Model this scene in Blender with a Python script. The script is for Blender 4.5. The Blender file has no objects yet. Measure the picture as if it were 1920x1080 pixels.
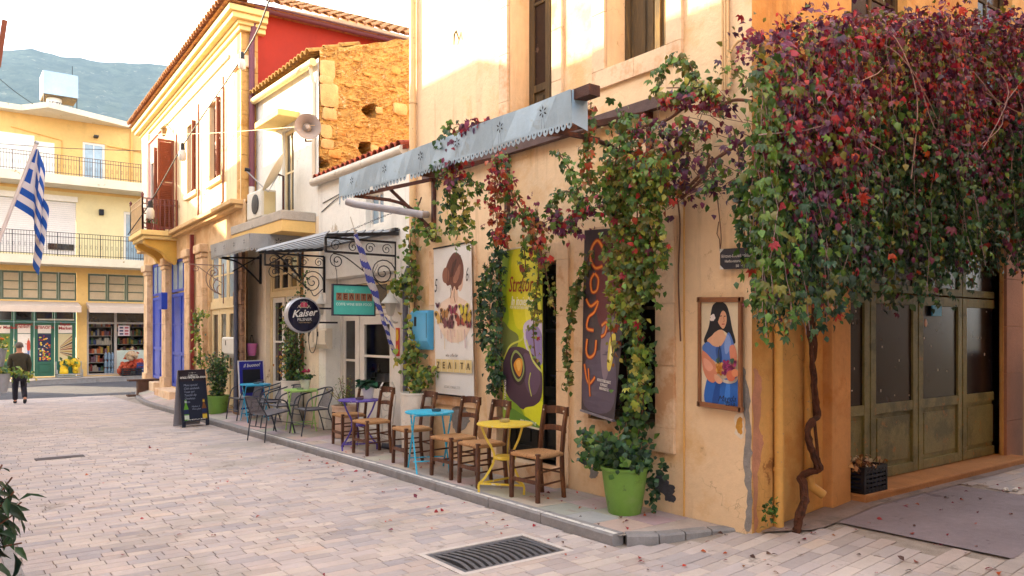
import bpy, bmesh, math, random
import numpy as np
from mathutils import Vector, Matrix, noise
from mathutils.geometry import tessellate_polygon
R = math.radians
sc = bpy.context.scene
col = sc.collection
# ------------------------------------------------------------------ camera
CZ = 1.79
cam = bpy.data.cameras.new('camera'); co = bpy.data.objects.new('camera', cam); col.objects.link(co)
co.location = (0, 0, CZ); co.rotation_euler = (R(90), 0, -math.atan2(.6, .8))
cam.sensor_width = 36; cam.lens = 1457 / 1920 * 36; cam.shift_y = 84 / 1920
cam.clip_start = .05; cam.clip_end = 6000
sc.camera = co
# ------------------------------------------------------------------ sky, sun, exposure
SUN_EL, SUN_TH = R(17), R(55)
sv = Vector((-math.cos(SUN_TH) * math.cos(SUN_EL), math.sin(SUN_TH) * math.cos(SUN_EL), math.sin(SUN_EL)))
w = bpy.data.worlds.new('World'); sc.world = w; w.use_nodes = True
nt = w.node_tree; nt.nodes.clear()
wo = nt.nodes.new('ShaderNodeOutputWorld'); bg = nt.nodes.new('ShaderNodeBackground')
sky = nt.nodes.new('ShaderNodeTexSky'); sky.sky_type = 'NISHITA'; sky.sun_disc = False
sky.sun_elevation = SUN_EL; sky.sun_rotation = math.atan2(sv.x, sv.y)
sky.dust_density = 2.4; sky.air_density = 1.0; sky.ozone_density = 1.0
bg.inputs[1].default_value = .15
# thin high cloud over the whole dome
tcn = nt.nodes.new('ShaderNodeTexCoord'); mpn = nt.nodes.new('ShaderNodeMapping'); mpn.inputs['Scale'].default_value = (1.2, 1.2, 3.5)
cn = nt.nodes.new('ShaderNodeTexNoise'); cn.inputs['Scale'].default_value = 2.2; cn.inputs['Detail'].default_value = 6
cr = nt.nodes.new('ShaderNodeValToRGB'); cr.color_ramp.elements[0].position = .38; cr.color_ramp.elements[1].position = .62
cr.color_ramp.elements[0].color = (.25, .25, .25, 1); cr.color_ramp.elements[1].color = (.85, .85, .85, 1)
mx = nt.nodes.new('ShaderNodeMix'); mx.data_type = 'RGBA'
L = nt.links.new
L(tcn.outputs['Generated'], mpn.inputs[0]); L(mpn.outputs[0], cn.inputs['Vector']); L(cn.outputs['Fac'], cr.inputs[0])
L(cr.outputs[0], mx.inputs[0]); L(sky.outputs[0], mx.inputs[6]); mx.inputs[7].default_value = (5.9, 5.6, 5.25, 1)
L(mx.outputs[2], bg.inputs[0]); L(bg.outputs[0], wo.inputs[0])
sd = bpy.data.lights.new('sun', 'SUN'); sd.energy = 5; sd.angle = R(.5); sd.color = (1, .80, .52)
so = bpy.data.objects.new('sun', sd); col.objects.link(so); so.rotation_euler = sv.to_track_quat('Z', 'Y').to_euler()
vs = sc.view_settings; vs.view_transform = 'Standard'; vs.look = 'None'; vs.gamma = 1; vs.exposure = 2.42; vs.use_curve_mapping = False
sc.cycles.max_bounces = 5; sc.cycles.diffuse_bounces = 3; sc.cycles.glossy_bounces = 2; sc.cycles.volume_bounces = 0

# ------------------------------------------------------------------ helpers
def lin(h):
    if not isinstance(h, str): return tuple(h)[:3]
    h = h.lstrip('#'); o = []
    for i in (0, 2, 4):
        c = int(h[i:i + 2], 16) / 255
        o.append(c / 12.92 if c <= .04045 else ((c + .055) / 1.055) ** 2.4)
    return tuple(o)

def ray(u, v):
    d = u - 960
    return (874.2 + .8 * d, 1165.6 - .6 * d, 624 - v)
def PX(u, v, X):
    r = ray(u, v); t = X / r[0]; return Vector((X, r[1] * t, CZ + r[2] * t))
def PY(u, v, Y):
    r = ray(u, v); t = Y / r[1]; return Vector((r[0] * t, Y, CZ + r[2] * t))
class PL:                                   # an upright wall plane: origin, direction along, direction into the wall
    def __init__(s, O, e, i): s.O = Vector((O[0], O[1], 0)); s.e = Vector((e[0], e[1], 0)).normalized(); s.i = Vector((i[0], i[1], 0)).normalized()
    def p(s, a, z, d=0): return s.O + s.e * a + s.i * d + Vector((0, 0, z))
    def uv(s, u, v, d=0):
        r = Vector(ray(u, v)); o = s.O + s.i * d; t = o.dot(s.i) / r.dot(s.i); q = r * t
        return (q - s.O).dot(s.e), CZ + q.z

def ramp(x, pts):
    if x <= pts[0][0]: return pts[0][1]
    for (a, b), (c, d) in zip(pts, pts[1:]):
        if x <= c: return b + (d - b) * (x - a) / (c - a)
    return pts[-1][1]
def gs(Y): return -.011 * min(max(0, Y - 9), 18)           # fall of the street
def hg(X, Y):                                                # ground height of street and alley
    r = min(max((X - 4.75) / 2.3, 0), 1) * min(max((5.2 - Y) / .9, 0), 1)
    return gs(Y) + .19 * r
def hs(X, Y):                                                # top of the cafe pavement
    k = .09 + gs(Y); f = min(max((X - 4.75) / .8, 0), 1)
    return k + (.09 + .02 * (Y > 18) - k) * f

class MB:
    def __init__(s): s.v = []; s.f = []; s.m = []; s.k = 0
    def poly(s, pts):
        n = len(s.v); s.v += [tuple(p) for p in pts]; s.f.append(tuple(range(n, n + len(pts)))); s.m.append(s.k)
    def ngon(s, pts):                                        # concave outline, tessellated
        n = len(s.v); s.v += [tuple(p) for p in pts]
        for t in tessellate_polygon([[Vector(p) for p in pts]]):
            s.f.append(tuple(n + i for i in t)); s.m.append(s.k)
    def hexa(s, b):                                          # 8 corners: 4 bottom ring, 4 top ring
        n = len(s.v); s.v += [tuple(p) for p in b]
        for q in ((3, 2, 1, 0), (4, 5, 6, 7), (0, 1, 5, 4), (1, 2, 6, 5), (2, 3, 7, 6), (3, 0, 4, 7)):
            s.f.append(tuple(n + i for i in q)); s.m.append(s.k)
    def box(s, x0, x1, y0, y1, z0, z1):
        s.hexa([(x0, y0, z0), (x1, y0, z0), (x1, y1, z0), (x0, y1, z0), (x0, y0, z1), (x1, y0, z1), (x1, y1, z1), (x0, y1, z1)])
    def pbox(s, P, a0, a1, z0, z1, d0, d1):                  # box on a wall plane
        s.hexa([P.p(a0, z0, d0), P.p(a1, z0, d0), P.p(a1, z0, d1), P.p(a0, z0, d1), P.p(a0, z1, d0), P.p(a1, z1, d0), P.p(a1, z1, d1), P.p(a0, z1, d1)])
    def bar(s, a, b, w, h, up=(0, 0, 1)):
        a = Vector(a); b = Vector(b); d = (b - a).normalized(); u = Vector(up)
        if abs(d.dot(u)) > .95: u = Vector((1, 0, 0))
        x = d.cross(u).normalized() * w / 2; y = x.cross(d).normalized() * h / 2
        s.hexa([a - x - y, a + x - y, a + x + y, a - x + y, b - x - y, b + x - y, b + x + y, b - x + y])
    def tube(s, pts, r, n=6, closed=False, cap=True):
        pts = [Vector(p) for p in pts]; N = len(pts); rs = r if isinstance(r, (list, tuple)) else [r] * N
        base = len(s.v); t0 = (pts[1] - pts[0]).normalized()
        u = t0.orthogonal().normalized(); pt = t0
        for i, p in enumerate(pts):
            if closed: t = (pts[(i + 1) % N] - pts[i - 1]).normalized()
            else: t = (pts[min(i + 1, N - 1)] - pts[max(i - 1, 0)]).normalized()
            ax = pt.cross(t)
            if ax.length > 1e-6: u = Matrix.Rotation(pt.angle(t), 3, ax.normalized()) @ u
            pt = t; w_ = t.cross(u)
            for k in range(n):
                a = 2 * math.pi * k / n; s.v.append(tuple(p + (u * math.cos(a) + w_ * math.sin(a)) * rs[i]))
        for i in range(N if closed else N - 1):
            j = (i + 1) % N
            for k in range(n):
                l = (k + 1) % n; s.f.append((base + i * n + k, base + i * n + l, base + j * n + l, base + j * n + k)); s.m.append(s.k)
        if cap and not closed:
            s.f.append(tuple(base + k for k in range(n))[::-1]); s.m.append(s.k)
            s.f.append(tuple(base + (N - 1) * n + k for k in range(n))); s.m.append(s.k)
    def lathe(s, c, prof, n=20, M=None):
        c = Vector(c); base = len(s.v)
        for r_, z_ in prof:
            for k in range(n):
                a = 2 * math.pi * k / n; q = Vector((r_ * math.cos(a), r_ * math.sin(a), z_))
                if M: q = M @ q
                s.v.append(tuple(c + q))
        for i in range(len(prof) - 1):
            for k in range(n):
                l = (k + 1) % n; s.f.append((base + i * n + k, base + i * n + l, base + (i + 1) * n + l, base + (i + 1) * n + k)); s.m.append(s.k)
        s.f.append(tuple(base + k for k in range(n))[::-1]); s.m.append(s.k)
        s.f.append(tuple(base + (len(prof) - 1) * n + k for k in range(n))); s.m.append(s.k)
    def ball(s, c, r, n=8, sq=(1, 1, 1)):
        c = Vector(c); prof = [(math.sin(math.pi * i / n), -math.cos(math.pi * i / n)) for i in range(n + 1)]
        b = len(s.v); s.lathe((0, 0, 0), [(max(p[0], .02) * r, p[1] * r) for p in prof], n + 4)
        for i in range(b, len(s.v)):
            q = s.v[i]; s.v[i] = (c.x + q[0] * sq[0], c.y + q[1] * sq[1], c.z + q[2] * sq[2])
    def build(s, name, mat, parent=None, smooth=False, bevel=0):
        me = bpy.data.meshes.new(name); me.from_pydata(s.v, [], s.f)
        for m_ in (mat if isinstance(mat, (list, tuple)) else [mat]): me.materials.append(m_)
        if isinstance(mat, (list, tuple)): me.polygons.foreach_set('material_index', s.m)
        if smooth:
            me.shade_smooth(); 
            if smooth != 2: me.set_sharp_from_angle(angle=R(40))
        return put(name, me, parent, bevel)
def put(name, me, parent=None, bevel=0):
    o = bpy.data.objects.new(name, me); col.objects.link(o)
    if parent is not None:
        o.parent = parent
        if parent.type == 'EMPTY' and 'local' not in parent: o.matrix_parent_inverse = parent.matrix_basis.inverted()
    if bevel:
        b = o.modifiers.new('bevel', 'BEVEL'); b.width = bevel; b.segments = 2; b.limit_method = 'ANGLE'
    return o
def tag(o, label, cat=None, group=None, kind=None):
    if label: o['label'] = label
    if cat: o['category'] = cat
    if group: o['group'] = group
    if kind: o['kind'] = kind
    return o
def T(name, label, cat, loc=(0, 0, 0), group=None, local=False):
    o = bpy.data.objects.new(name, None); col.objects.link(o); o.location = loc
    o.empty_display_size = .1
    o.matrix_basis  # location only
    if local: o['local'] = 1
    return tag(o, label, cat, group)
def copy_thing(root, loc, rz, label, group=None):
    def cp(o, par):
        c = o.copy(); col.objects.link(c)
        if par is not None: c.parent = par
        for ch in o.children: cp(ch, c)
        return c
    r = cp(root, None); r.location = loc; r.rotation_euler = (0, 0, rz); r['label'] = label
    if group: r['group'] = group
    return r

# ------------------------------------------------------------------ materials
MATS = {}
def mat(name, c, rough=.7, var=.12, scale=6, bump=.0, bscale=60, metal=0, c2=None, stain=None, streak=None, spec=.4, attr=None, trans=0, emit=None, coat=0, stretch=None):
    """base colour + blotchy variation + fine relief; c2/stain = (colour, amount, scale) of patches with their own shape"""
    if name in MATS: return MATS[name]
    m = bpy.data.materials.new(name); m.use_nodes = True; n = m.node_tree; N = n.nodes; Lk = n.links.new
    b = N['Principled BSDF']; b.inputs['Roughness'].default_value = rough; b.inputs['Metallic'].default_value = metal
    b.inputs['Specular IOR Level'].default_value = spec
    if coat: b.inputs['Coat Weight'].default_value = coat
    tc = N.new('ShaderNodeTexCoord'); src = tc.outputs['Object']
    if stretch:
        mp = N.new('ShaderNodeMapping'); mp.inputs['Scale'].default_value = stretch; Lk(src, mp.inputs[0]); src = mp.outputs[0]
    if attr == 'col':
        a = N.new('ShaderNodeAttribute'); a.attribute_name = 'Col'; base = a.outputs['Color']
    elif attr == 'obj':
        a = N.new('ShaderNodeObjectInfo'); base = a.outputs['Color']
    else:
        a = N.new('ShaderNodeRGB'); a.outputs[0].default_value = (*lin(c), 1); base = a.outputs[0]
    def mixc(f, A, B, mode='MIX'):
        x = N.new('ShaderNodeMix'); x.data_type = 'RGBA'; x.blend_type = mode
        if isinstance(f, float): x.inputs[0].default_value = f
        else: Lk(f, x.inputs[0])
        Lk(A, x.inputs[6])
        if isinstance(B, tuple): x.inputs[7].default_value = (*B, 1)
        else: Lk(B, x.inputs[7])
        return x.outputs[2]
    def noi(s_, det=5, ro=.6, w_=0):
        t = N.new('ShaderNodeTexNoise'); t.inputs['Scale'].default_value = s_; t.inputs['Detail'].default_value = det; t.inputs['Roughness'].default_value = ro
        if w_:
            mp_ = N.new('ShaderNodeMapping'); mp_.inputs['Location'].default_value = (w_, w_ * 1.7, w_ * .3); Lk(src, mp_.inputs[0]); Lk(mp_.outputs[0], t.inputs['Vector'])
        else: Lk(src, t.inputs['Vector'])
        return t.outputs['Fac']
    def rmp(f, lo, hi, a0=0., a1=1.):
        r_ = N.new('ShaderNodeMapRange'); r_.inputs[1].default_value = lo; r_.inputs[2].default_value = hi; r_.inputs[3].default_value = a0; r_.inputs[4].default_value = a1; Lk(f, r_.inputs[0]); return r_.outputs[0]
    if var:
        f = rmp(noi(scale), .3, .7, 1 - var, 1 + var); cc = N.new('ShaderNodeCombineColor')
        for i in range(3): Lk(f, cc.inputs[i])
        base = mixc(1., base, cc.outputs[0], 'MULTIPLY')
        f2 = rmp(noi(scale * 9, 3, .7), .3, .7, 1 - var * .5, 1 + var * .5); c3 = N.new('ShaderNodeCombineColor')
        for i in range(3): Lk(f2, c3.inputs[i])
        base = mixc(1., base, c3.outputs[0], 'MULTIPLY')
    if c2: base = mixc(rmp(noi(c2[2], 6, .65, 3.1), .62 - c2[1] * .3, .70 - c2[1] * .2), base, lin(c2[0]))
    if stain: base = mixc(rmp(noi(stain[2], 8, .72, 9.4), .66 - stain[1] * .3, .70 - stain[1] * .3), base, lin(stain[0]))
    if streak:
        ms_ = N.new('ShaderNodeMapping'); ms_.inputs['Scale'].default_value = (1, 1, .10); Lk(src, ms_.inputs[0]); ts_ = N.new('ShaderNodeTexNoise'); ts_.inputs['Scale'].default_value = streak[2]; ts_.inputs['Detail'].default_value = 8; ts_.inputs['Roughness'].default_value = .7; Lk(ms_.outputs[0], ts_.inputs['Vector'])
        f_ = N.new('ShaderNodeMath'); f_.operation = 'MULTIPLY'; Lk(rmp(ts_.outputs['Fac'], .52, .72, 0., streak[1]), f_.inputs[0]); Lk(rmp(noi(.9, 4, .6, 5.2), .40, .62), f_.inputs[1]); base = mixc(f_.outputs[0], base, lin(streak[0]))
        vo = N.new('ShaderNodeTexVoronoi'); vo.feature = 'DISTANCE_TO_EDGE'; vo.inputs['Scale'].default_value = .9; mv = N.new('ShaderNodeVectorMath'); mv.operation = 'ADD'; nn_ = N.new('ShaderNodeTexNoise'); nn_.inputs['Scale'].default_value = 3.5; nn_.inputs['Detail'].default_value = 6; Lk(src, nn_.inputs['Vector']); Lk(src, mv.inputs[0]); Lk(nn_.outputs['Color'], mv.inputs[1]); Lk(mv.outputs[0], vo.inputs['Vector'])
        g_ = N.new('ShaderNodeMath'); g_.operation = 'MULTIPLY'; Lk(rmp(vo.outputs['Distance'], .0, .006, .55, 0.), g_.inputs[0]); Lk(rmp(noi(1.1, 3, .6, 7.7), .48, .56), g_.inputs[1]); base = mixc(g_.outputs[0], base, lin(streak[0]))
    Lk(base, b.inputs['Base Color'])
    if bump:
        bp = N.new('ShaderNodeBump'); bp.inputs['Strength'].default_value = bump; bp.inputs['Distance'].default_value = .02
        Lk(noi(bscale, 6, .65), bp.inputs['Height']); Lk(bp.outputs[0], b.inputs['Normal'])
    if trans:
        tr = N.new('ShaderNodeBsdfTranslucent'); Lk(base, tr.inputs[0]); ms = N.new('ShaderNodeMixShader'); ms.inputs[0].default_value = trans
        Lk(b.outputs[0], ms.inputs[1]); Lk(tr.outputs[0], ms.inputs[2]); Lk(ms.outputs[0], N['Material Output'].inputs[0])
    if emit:
        b.inputs['Emission Color'].default_value = (*lin(c), 1); b.inputs['Emission Strength'].default_value = emit
    MATS[name] = m
    return m
def ink(h, rough=.5): return mat('print_' + h, h, rough, var=.05, scale=20)
plaster_cream = mat('plaster_cream', '#eccba4', .85, .07, 1.3, .35, 18, c2=('#e0b684', .3, 1.1), stain=('#c29a72', .10, 1.6), streak=('#8f6a4c', .55, 3.2))
plaster_ochre = mat('plaster_ochre', '#dfac66', .85, .12, 1.5, .35, 18, c2=('#d2934c', .35, 1.2), stain=('#a5703e', .14, 2.2), streak=('#7a5230', .6, 3.5))
stone_trim = mat('stone_trim', '#e6c6a4', .85, .10, 3, .25, 40, c2=('#cf9e76', .3, 2))
plaster_white = mat('plaster_white', '#ece8e0', .85, .06, 1.5, .25, 16, stain=('#b7a690', .10, 1.3), streak=('#8c8074', .5, 3))
plaster_pale = mat('plaster_pale', '#efdfc8', .85, .07, 1.5, .25, 16, stain=('#b59a7c', .12, 1.6), streak=('#8c7458', .5, 3))
plaster_neo = mat('plaster_neo', '#ecd6ae', .85, .07, 1.5, .2, 16, stain=('#c39b68', .12, 1.2), streak=('#9a7648', .5, 3))
plaster_red = mat('plaster_red', '#a52c18', .8, .10, .8, .15, 20, c2=('#932410', .3, .6))
plaster_pink = mat('plaster_pink', '#c4666a', .8, .08, 2, .15, 20)
plaster_yellow = mat('plaster_yellow', '#dfb874', .85, .07, 1., .15, 20, stain=('#a87c40', .10, .9), streak=('#8a6438', .5, 1.5))
plaster_lemon = mat('plaster_lemon', '#e2d2a4', .85, .06, 1., .15, 20)
quoin_mat = mat('quoin_stone', '#c99a5c', .9, .16, 3, .5, 30, c2=('#a97838', .35, 3))
rubble_mat = mat('rubble_wall', '#bf9a58', .95, .22, 5, .9, 34, c2=('#9c7440', .4, 11), stain=('#cfb78a', .2, 9))
concrete = mat('concrete', '#b3a89c', .9, .14, 3, .4, 40, stain=('#6f665c', .2, 3))
kerb_mat = mat('kerb_granite', '#8d8a8c', .75, .16, 8, .4, 70)
kerb_paint = mat('kerb_white_paint', '#dfdad6', .7, .06, 12, .2, 60, stain=('#9b9695', .35, 14))
paver_joined = mat('paver_far', '#ffffff', .72, .09, 2.2, .25, 90, attr='col', stain=('#948983', .16, 1.1), c2=('#aaa09a', .25, .6))
paver_single = mat('paver_near', '#ffffff', .72, .09, 2.2, .25, 90, attr='obj', stain=('#948983', .16, 1.1), c2=('#aaa09a', .25, .6))
bedding = mat('paving_bedding', '#a39890', .95, .2, 9, .5, 80)
asphalt = mat('asphalt', '#4c4c54', .9, .12, 3, .4, 90, stain=('#2f2f36', .2, .8))
iron_dark = mat('iron_dark', '#2a2a31', .5, .15, 20, .2, 90, metal=.6)
iron_black = mat('iron_black', '#1b1a20', .5, .1, 20)
iron_rust = mat('iron_rust', '#4a2c26', .7, .2, 12, .3, 90, c2=('#6d3c26', .3, 9))
cast_iron = mat('cast_iron', '#6a6a70', .6, .18, 18, .4, 110, metal=.5)
tin_blue = mat('tin_pale_blue', '#93a9bd', .45, .07, 3, .1, 8, metal=.35, stain=('#8fa0ad', .2, 3))
tin_grey = mat('tin_grey', '#9a9ca1', .5, .10, 60, .15, 120, metal=.4)
galv = mat('galvanised', '#a8acb3', .4, .12, 9, .1, 30, metal=.6)
wood_brown = mat('wood_brown', '#55301c', .5, .25, 9, .25, 60, stretch=(1, 1, .2), spec=.5, c2=('#7c4d2c', .3, 14), stain=('#35190f', .15, 18))
wood_shutter = mat('wood_shutter', '#84442a', .6, .12, 6, .1, 60)
wood_old = mat('wood_old_grey', '#54452f', .8, .25, 4, .4, 50, stretch=(3, 3, .3), c2=('#7a6238', .3, 4))
wood_green = mat('wood_olive_green', '#8a8250', .6, .2, 4, .35, 50, c2=('#6c663e', .4, 3), stain=('#a87a40', .2, 7))
wood_cream = mat('wood_cream', '#e3cb9e', .6, .07, 5, .1, 40)
wood_white = mat('wood_white', '#e6e0d8', .55, .06, 5, .1, 40)
wood_blue = mat('wood_blue', '#1f3fa8', .5, .12, 5, .1, 40)
wood_dark = mat('wood_near_black', '#23221f', .6, .2, 6, .2, 50)
wood_dkgreen = mat('wood_dark_green', '#2f6150', .55, .10, 4, .1, 40)
rush = mat('woven_rush', '#b98a5e', .85, .15, 40, .7, 130, stain=('#7e5436', .25, 30))
glass = mat('window_glass', '#2b2a2c', .06, .3, 1.2, spec=.7)
glass_dusty = mat('dusty_glass', '#2c201f', .22, .25, 3, spec=.22, stain=('#5a4840', .12, 6))
glass_sky = mat('sky_glass', '#8fa6b8', .08, .2, .8, spec=.8)
tile_mat = mat('terracotta', '#b3814f', .85, .25, 9, .4, 40, c2=('#8a4f34', .4, 7), stain=('#d2b08c', .2, 9))
tile_red = mat('terracotta_red', '#a14a30', .85, .22, 9, .4, 40, c2=('#6d2f24', .3, 7))
pipe_cream = mat('pipe_cream', '#dfb988', .6, .08, 4, stain=('#8f7a68', .15, 8))
pipe_ochre = mat('pipe_ochre', '#dca85c', .6, .1, 4, stain=('#8a7a80', .14, 9))
pipe_grey = mat('pipe_grey', '#56586a', .5, .08, 5)
pipe_plum = mat('pipe_plum', '#6d3a48', .5, .08, 5)
gutter_white = mat('gutter_white', '#cfc4b6', .6, .1, 6, stain=('#8f7a66', .18, 6))
plastic_green = mat('plastic_green', '#6f973f', .42, .07, 5, spec=.4, c2=('#7d9a52', .25, 3), stain=('#587436', .2, 5), streak=('#4f6a34', .5, 6))
plastic_white = mat('plastic_white', '#d9d6d0', .5, .05, 6)
plastic_cream = mat('plastic_cream', '#d8ccb8', .5, .06, 6)
plastic_blue = mat('plastic_sky_blue', '#5aaede', .35, .05, 5, coat=.3)
plastic_black = mat('plastic_black', '#16151c', .45, .1, 8)
terracotta_pot = mat('pot_pinkish', '#c8a994', .85, .12, 5, .3, 40, stain=('#9a7f70', .2, 6))
pot_white = mat('pot_white', '#d6cfc6', .7, .08, 4, .2, 30, stain=('#a8998a', .15, 5))
bark = mat('bark', '#5d3726', .9, .25, 14, .8, 50, c2=('#3c2419', .4, 12))
twig = mat('twig', '#6f4a3a', .85, .2, 20)
twig_pale = mat('twig_pale', '#a08686', .85, .15, 20)
soil = mat('soil', '#3a2a20', .95, .2, 20, .6, 60)
leaf_joined = mat('leaf_mass', '#ffffff', .42, .10, 14, attr='col', trans=.28, spec=.5)
leaf_single = mat('leaf_one', '#ffffff', .42, .10, 14, attr='obj', trans=.28, spec=.5)
skin_mat = mat('skin', '#b98062', .6, .05, 10)

# ------------------------------------------------------------------ writing and flat print
TEXTS = []
def text(s, O, ex, ey, size, m, parent, name='lettering', shear=0, align='CENTER', wide=1.0, ext=.0006, bold=0):
    cu = bpy.data.curves.new(name, 'FONT'); cu.body = s; cu.size = size; cu.align_x = align; cu.align_y = 'CENTER'; cu.shear = shear
    cu.extrude = ext; cu.resolution_u = 2; cu.offset = bold
    o = bpy.data.objects.new(name, cu); col.objects.link(o)
    ex = Vector(ex).normalized(); ey = Vector(ey).normalized(); n = ex.cross(ey)
    M = Matrix((ex * wide, ey, n)).transposed().to_4x4(); M.translation = Vector(O)
    o.matrix_basis = M; TEXTS.append((o, m, parent, M, name)); return o
def flush_texts():
    bpy.context.view_layer.update(); dg = bpy.context.evaluated_depsgraph_get()
    for o, m, parent, M, name in TEXTS:
        me = bpy.data.meshes.new_from_object(o.evaluated_get(dg)); me.transform(M); me.materials.clear(); me.materials.append(m)
        cu = o.data; bpy.data.objects.remove(o); bpy.data.curves.remove(cu); put(name, me, parent)
def spline(pts, closed=True, k=5):
    n = len(pts); out = []
    for i in range(n if closed else n - 1):
        p0, p1, p2, p3 = (pts[(i + j) % n] if closed else pts[min(max(i + j, 0), n - 1)] for j in (-1, 0, 1, 2))
        for q in range(k):
            t = q / k; out.append(tuple(.5 * ((2 * p1[c]) + (-p0[c] + p2[c]) * t + (2 * p0[c] - 5 * p1[c] + 4 * p2[c] - p3[c]) * t * t + (-p0[c] + 3 * p1[c] - 3 * p2[c] + p3[c]) * t ** 3) for c in range(len(p1))))
    if not closed: out.append(tuple(pts[-1]))
    return out
class Print:                                                 # flat print on a panel: s,t in 0..1, later shapes lie 0.4 mm above earlier ones
    def __init__(s, O, ex, ey, n): s.O = Vector(O); s.ex = Vector(ex); s.ey = Vector(ey); s.n = Vector(n).normalized(); s.mb = MB(); s.mats = []; s.k = 0
    def P(s, a, b): return s.O + s.ex * a + s.ey * b + s.n * (.002 + .0002 * s.k)
    def m(s, h):
        m_ = ink(h)
        if m_ not in s.mats: s.mats.append(m_)
        s.mb.k = s.mats.index(m_); s.k += 1
    def shape(s, h, pts, smooth=True):
        s.m(h); s.mb.ngon([s.P(*q) for q in (spline(pts) if smooth else pts)])
    def disc(s, h, c, r, ry=None, n=14):
        ry = ry or r * s.ex.length / s.ey.length
        s.m(h); s.mb.ngon([s.P(c[0] + r * math.cos(2 * math.pi * i / n), c[1] + ry * math.sin(2 * math.pi * i / n)) for i in range(n)])
    def line(s, h, pts, w_, smooth=True):
        s.m(h); q = spline(pts, False) if smooth and len(pts) > 2 else pts; asp = s.ex.length / s.ey.length
        for (a, b), (c, d) in zip(q, q[1:]):
            dx, dy = (c - a), (d - b) / asp; l = math.hypot(dx, dy) or 1; nx, ny = -dy / l * w_ / 2, dx / l * w_ / 2 * asp
            s.mb.poly([s.P(a - nx, b - ny), s.P(c - nx, d - ny), s.P(c + nx, d + ny), s.P(a + nx, b + ny)])
    def rect(s, h, a0, a1, b0, b1): s.shape(h, [(a0, b0), (a1, b0), (a1, b1), (a0, b1)], False)
    def build(s, parent, name='picture'): return s.mb.build(name, s.mats, parent)

# ------------------------------------------------------------------ walls, windows, doors
def wallq(mb, P, a0, a1, z0, z1, ops=(), depth=.2):
    A = sorted({a0, a1, *[o[0] for o in ops], *[o[1] for o in ops]}); Z = sorted({z0, z1, *[o[2] for o in ops], *[o[3] for o in ops]})
    for x, y in zip(A, A[1:]):
        for p, q in zip(Z, Z[1:]):
            if any(o[0] <= x and y <= o[1] and o[2] <= p and q <= o[3] for o in ops): continue
            mb.poly([P.p(x, p), P.p(y, p), P.p(y, q), P.p(x, q)])
    for o in ops:
        b0, b1, y0, y1 = o[:4]; d = o[4] if len(o) > 4 else depth
        for (x, p), (y, q) in (((b0, y0), (b1, y0)), ((b1, y0), (b1, y1)), ((b1, y1), (b0, y1)), ((b0, y1), (b0, y0))):
            mb.poly([P.p(x, p), P.p(y, q), P.p(y, q, d), P.p(x, p, d)])
def frame_mb(P, a0, a1, z0, z1, d, fw, th=.05):
    m = MB(); m.pbox(P, a0, a0 + fw, z0, z1, d, d + th); m.pbox(P, a1 - fw, a1, z0, z1, d, d + th)
    m.pbox(P, a0 + fw, a1 - fw, z0, z0 + fw, d, d + th); m.pbox(P, a0 + fw, a1 - fw, z1 - fw, z1, d, d + th); return m
def window(P, a0, a1, z0, z1, d, parent, fm, gm, nx=2, nz=2, fw=.06, name='window', bar=.035):
    m = frame_mb(P, a0, a1, z0, z1, d, fw)
    A = [a0 + fw + (a1 - a0 - 2 * fw) * i / nx for i in range(nx + 1)]; Z = [z0 + fw + (z1 - z0 - 2 * fw) * i / nz for i in range(nz + 1)]
    for a in A[1:-1]: m.pbox(P, a - bar / 2, a + bar / 2, z0 + fw, z1 - fw, d + .004, d + .045)
    for z in Z[1:-1]: m.pbox(P, a0 + fw, a1 - fw, z - bar / 2, z + bar / 2, d + .008, d + .041)
    w_ = m.build(name, fm, parent)
    for i in range(nx):
        for j in range(nz):
            q = MB(); q.pbox(P, A[i] + .005, A[i + 1] - .005, Z[j] + .005, Z[j + 1] - .005, d + .022, d + .03); q.build('pane', gm, w_)
    return w_
def door_leaf(P, a0, a1, z0, z1, d, parent, fm, gm, kick=.7, st=.1, nz=1, pm=None, name='door'):
    """glazed leaf: stiles, rails, glass above, moulded panel below"""
    m = frame_mb(P, a0, a1, z0, z1, d, st); zk = z0 + kick
    m.pbox(P, a0 + st, a1 - st, zk - st, zk, d + .003, d + .05)
    Z = [zk + (z1 - st - zk) * i / nz for i in range(nz + 1)]
    for z in Z[1:-1]: m.pbox(P, a0 + st, a1 - st, z - .02, z + .02, d + .005, d + .045)
    dr = m.build(name, fm, parent, bevel=.004)
    for b, c in zip(Z, Z[1:]):
        q = MB(); q.pbox(P, a0 + st - .005, a1 - st + .005, b, c, d + .024, d + .03); q.build('pane', gm, dr)
    if kick > st * 2.2:
        q = MB(); q.pbox(P, a0 + st - .004, a1 - st + .004, z0 + st, zk - st, d + .03, d + .04)
        q.pbox(P, a0 + st + .05, a1 - st - .05, z0 + st + .05, zk - st - .05, d + .016, d + .032); q.build('panel', pm or fm, dr, bevel=.006)
    return dr
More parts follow.
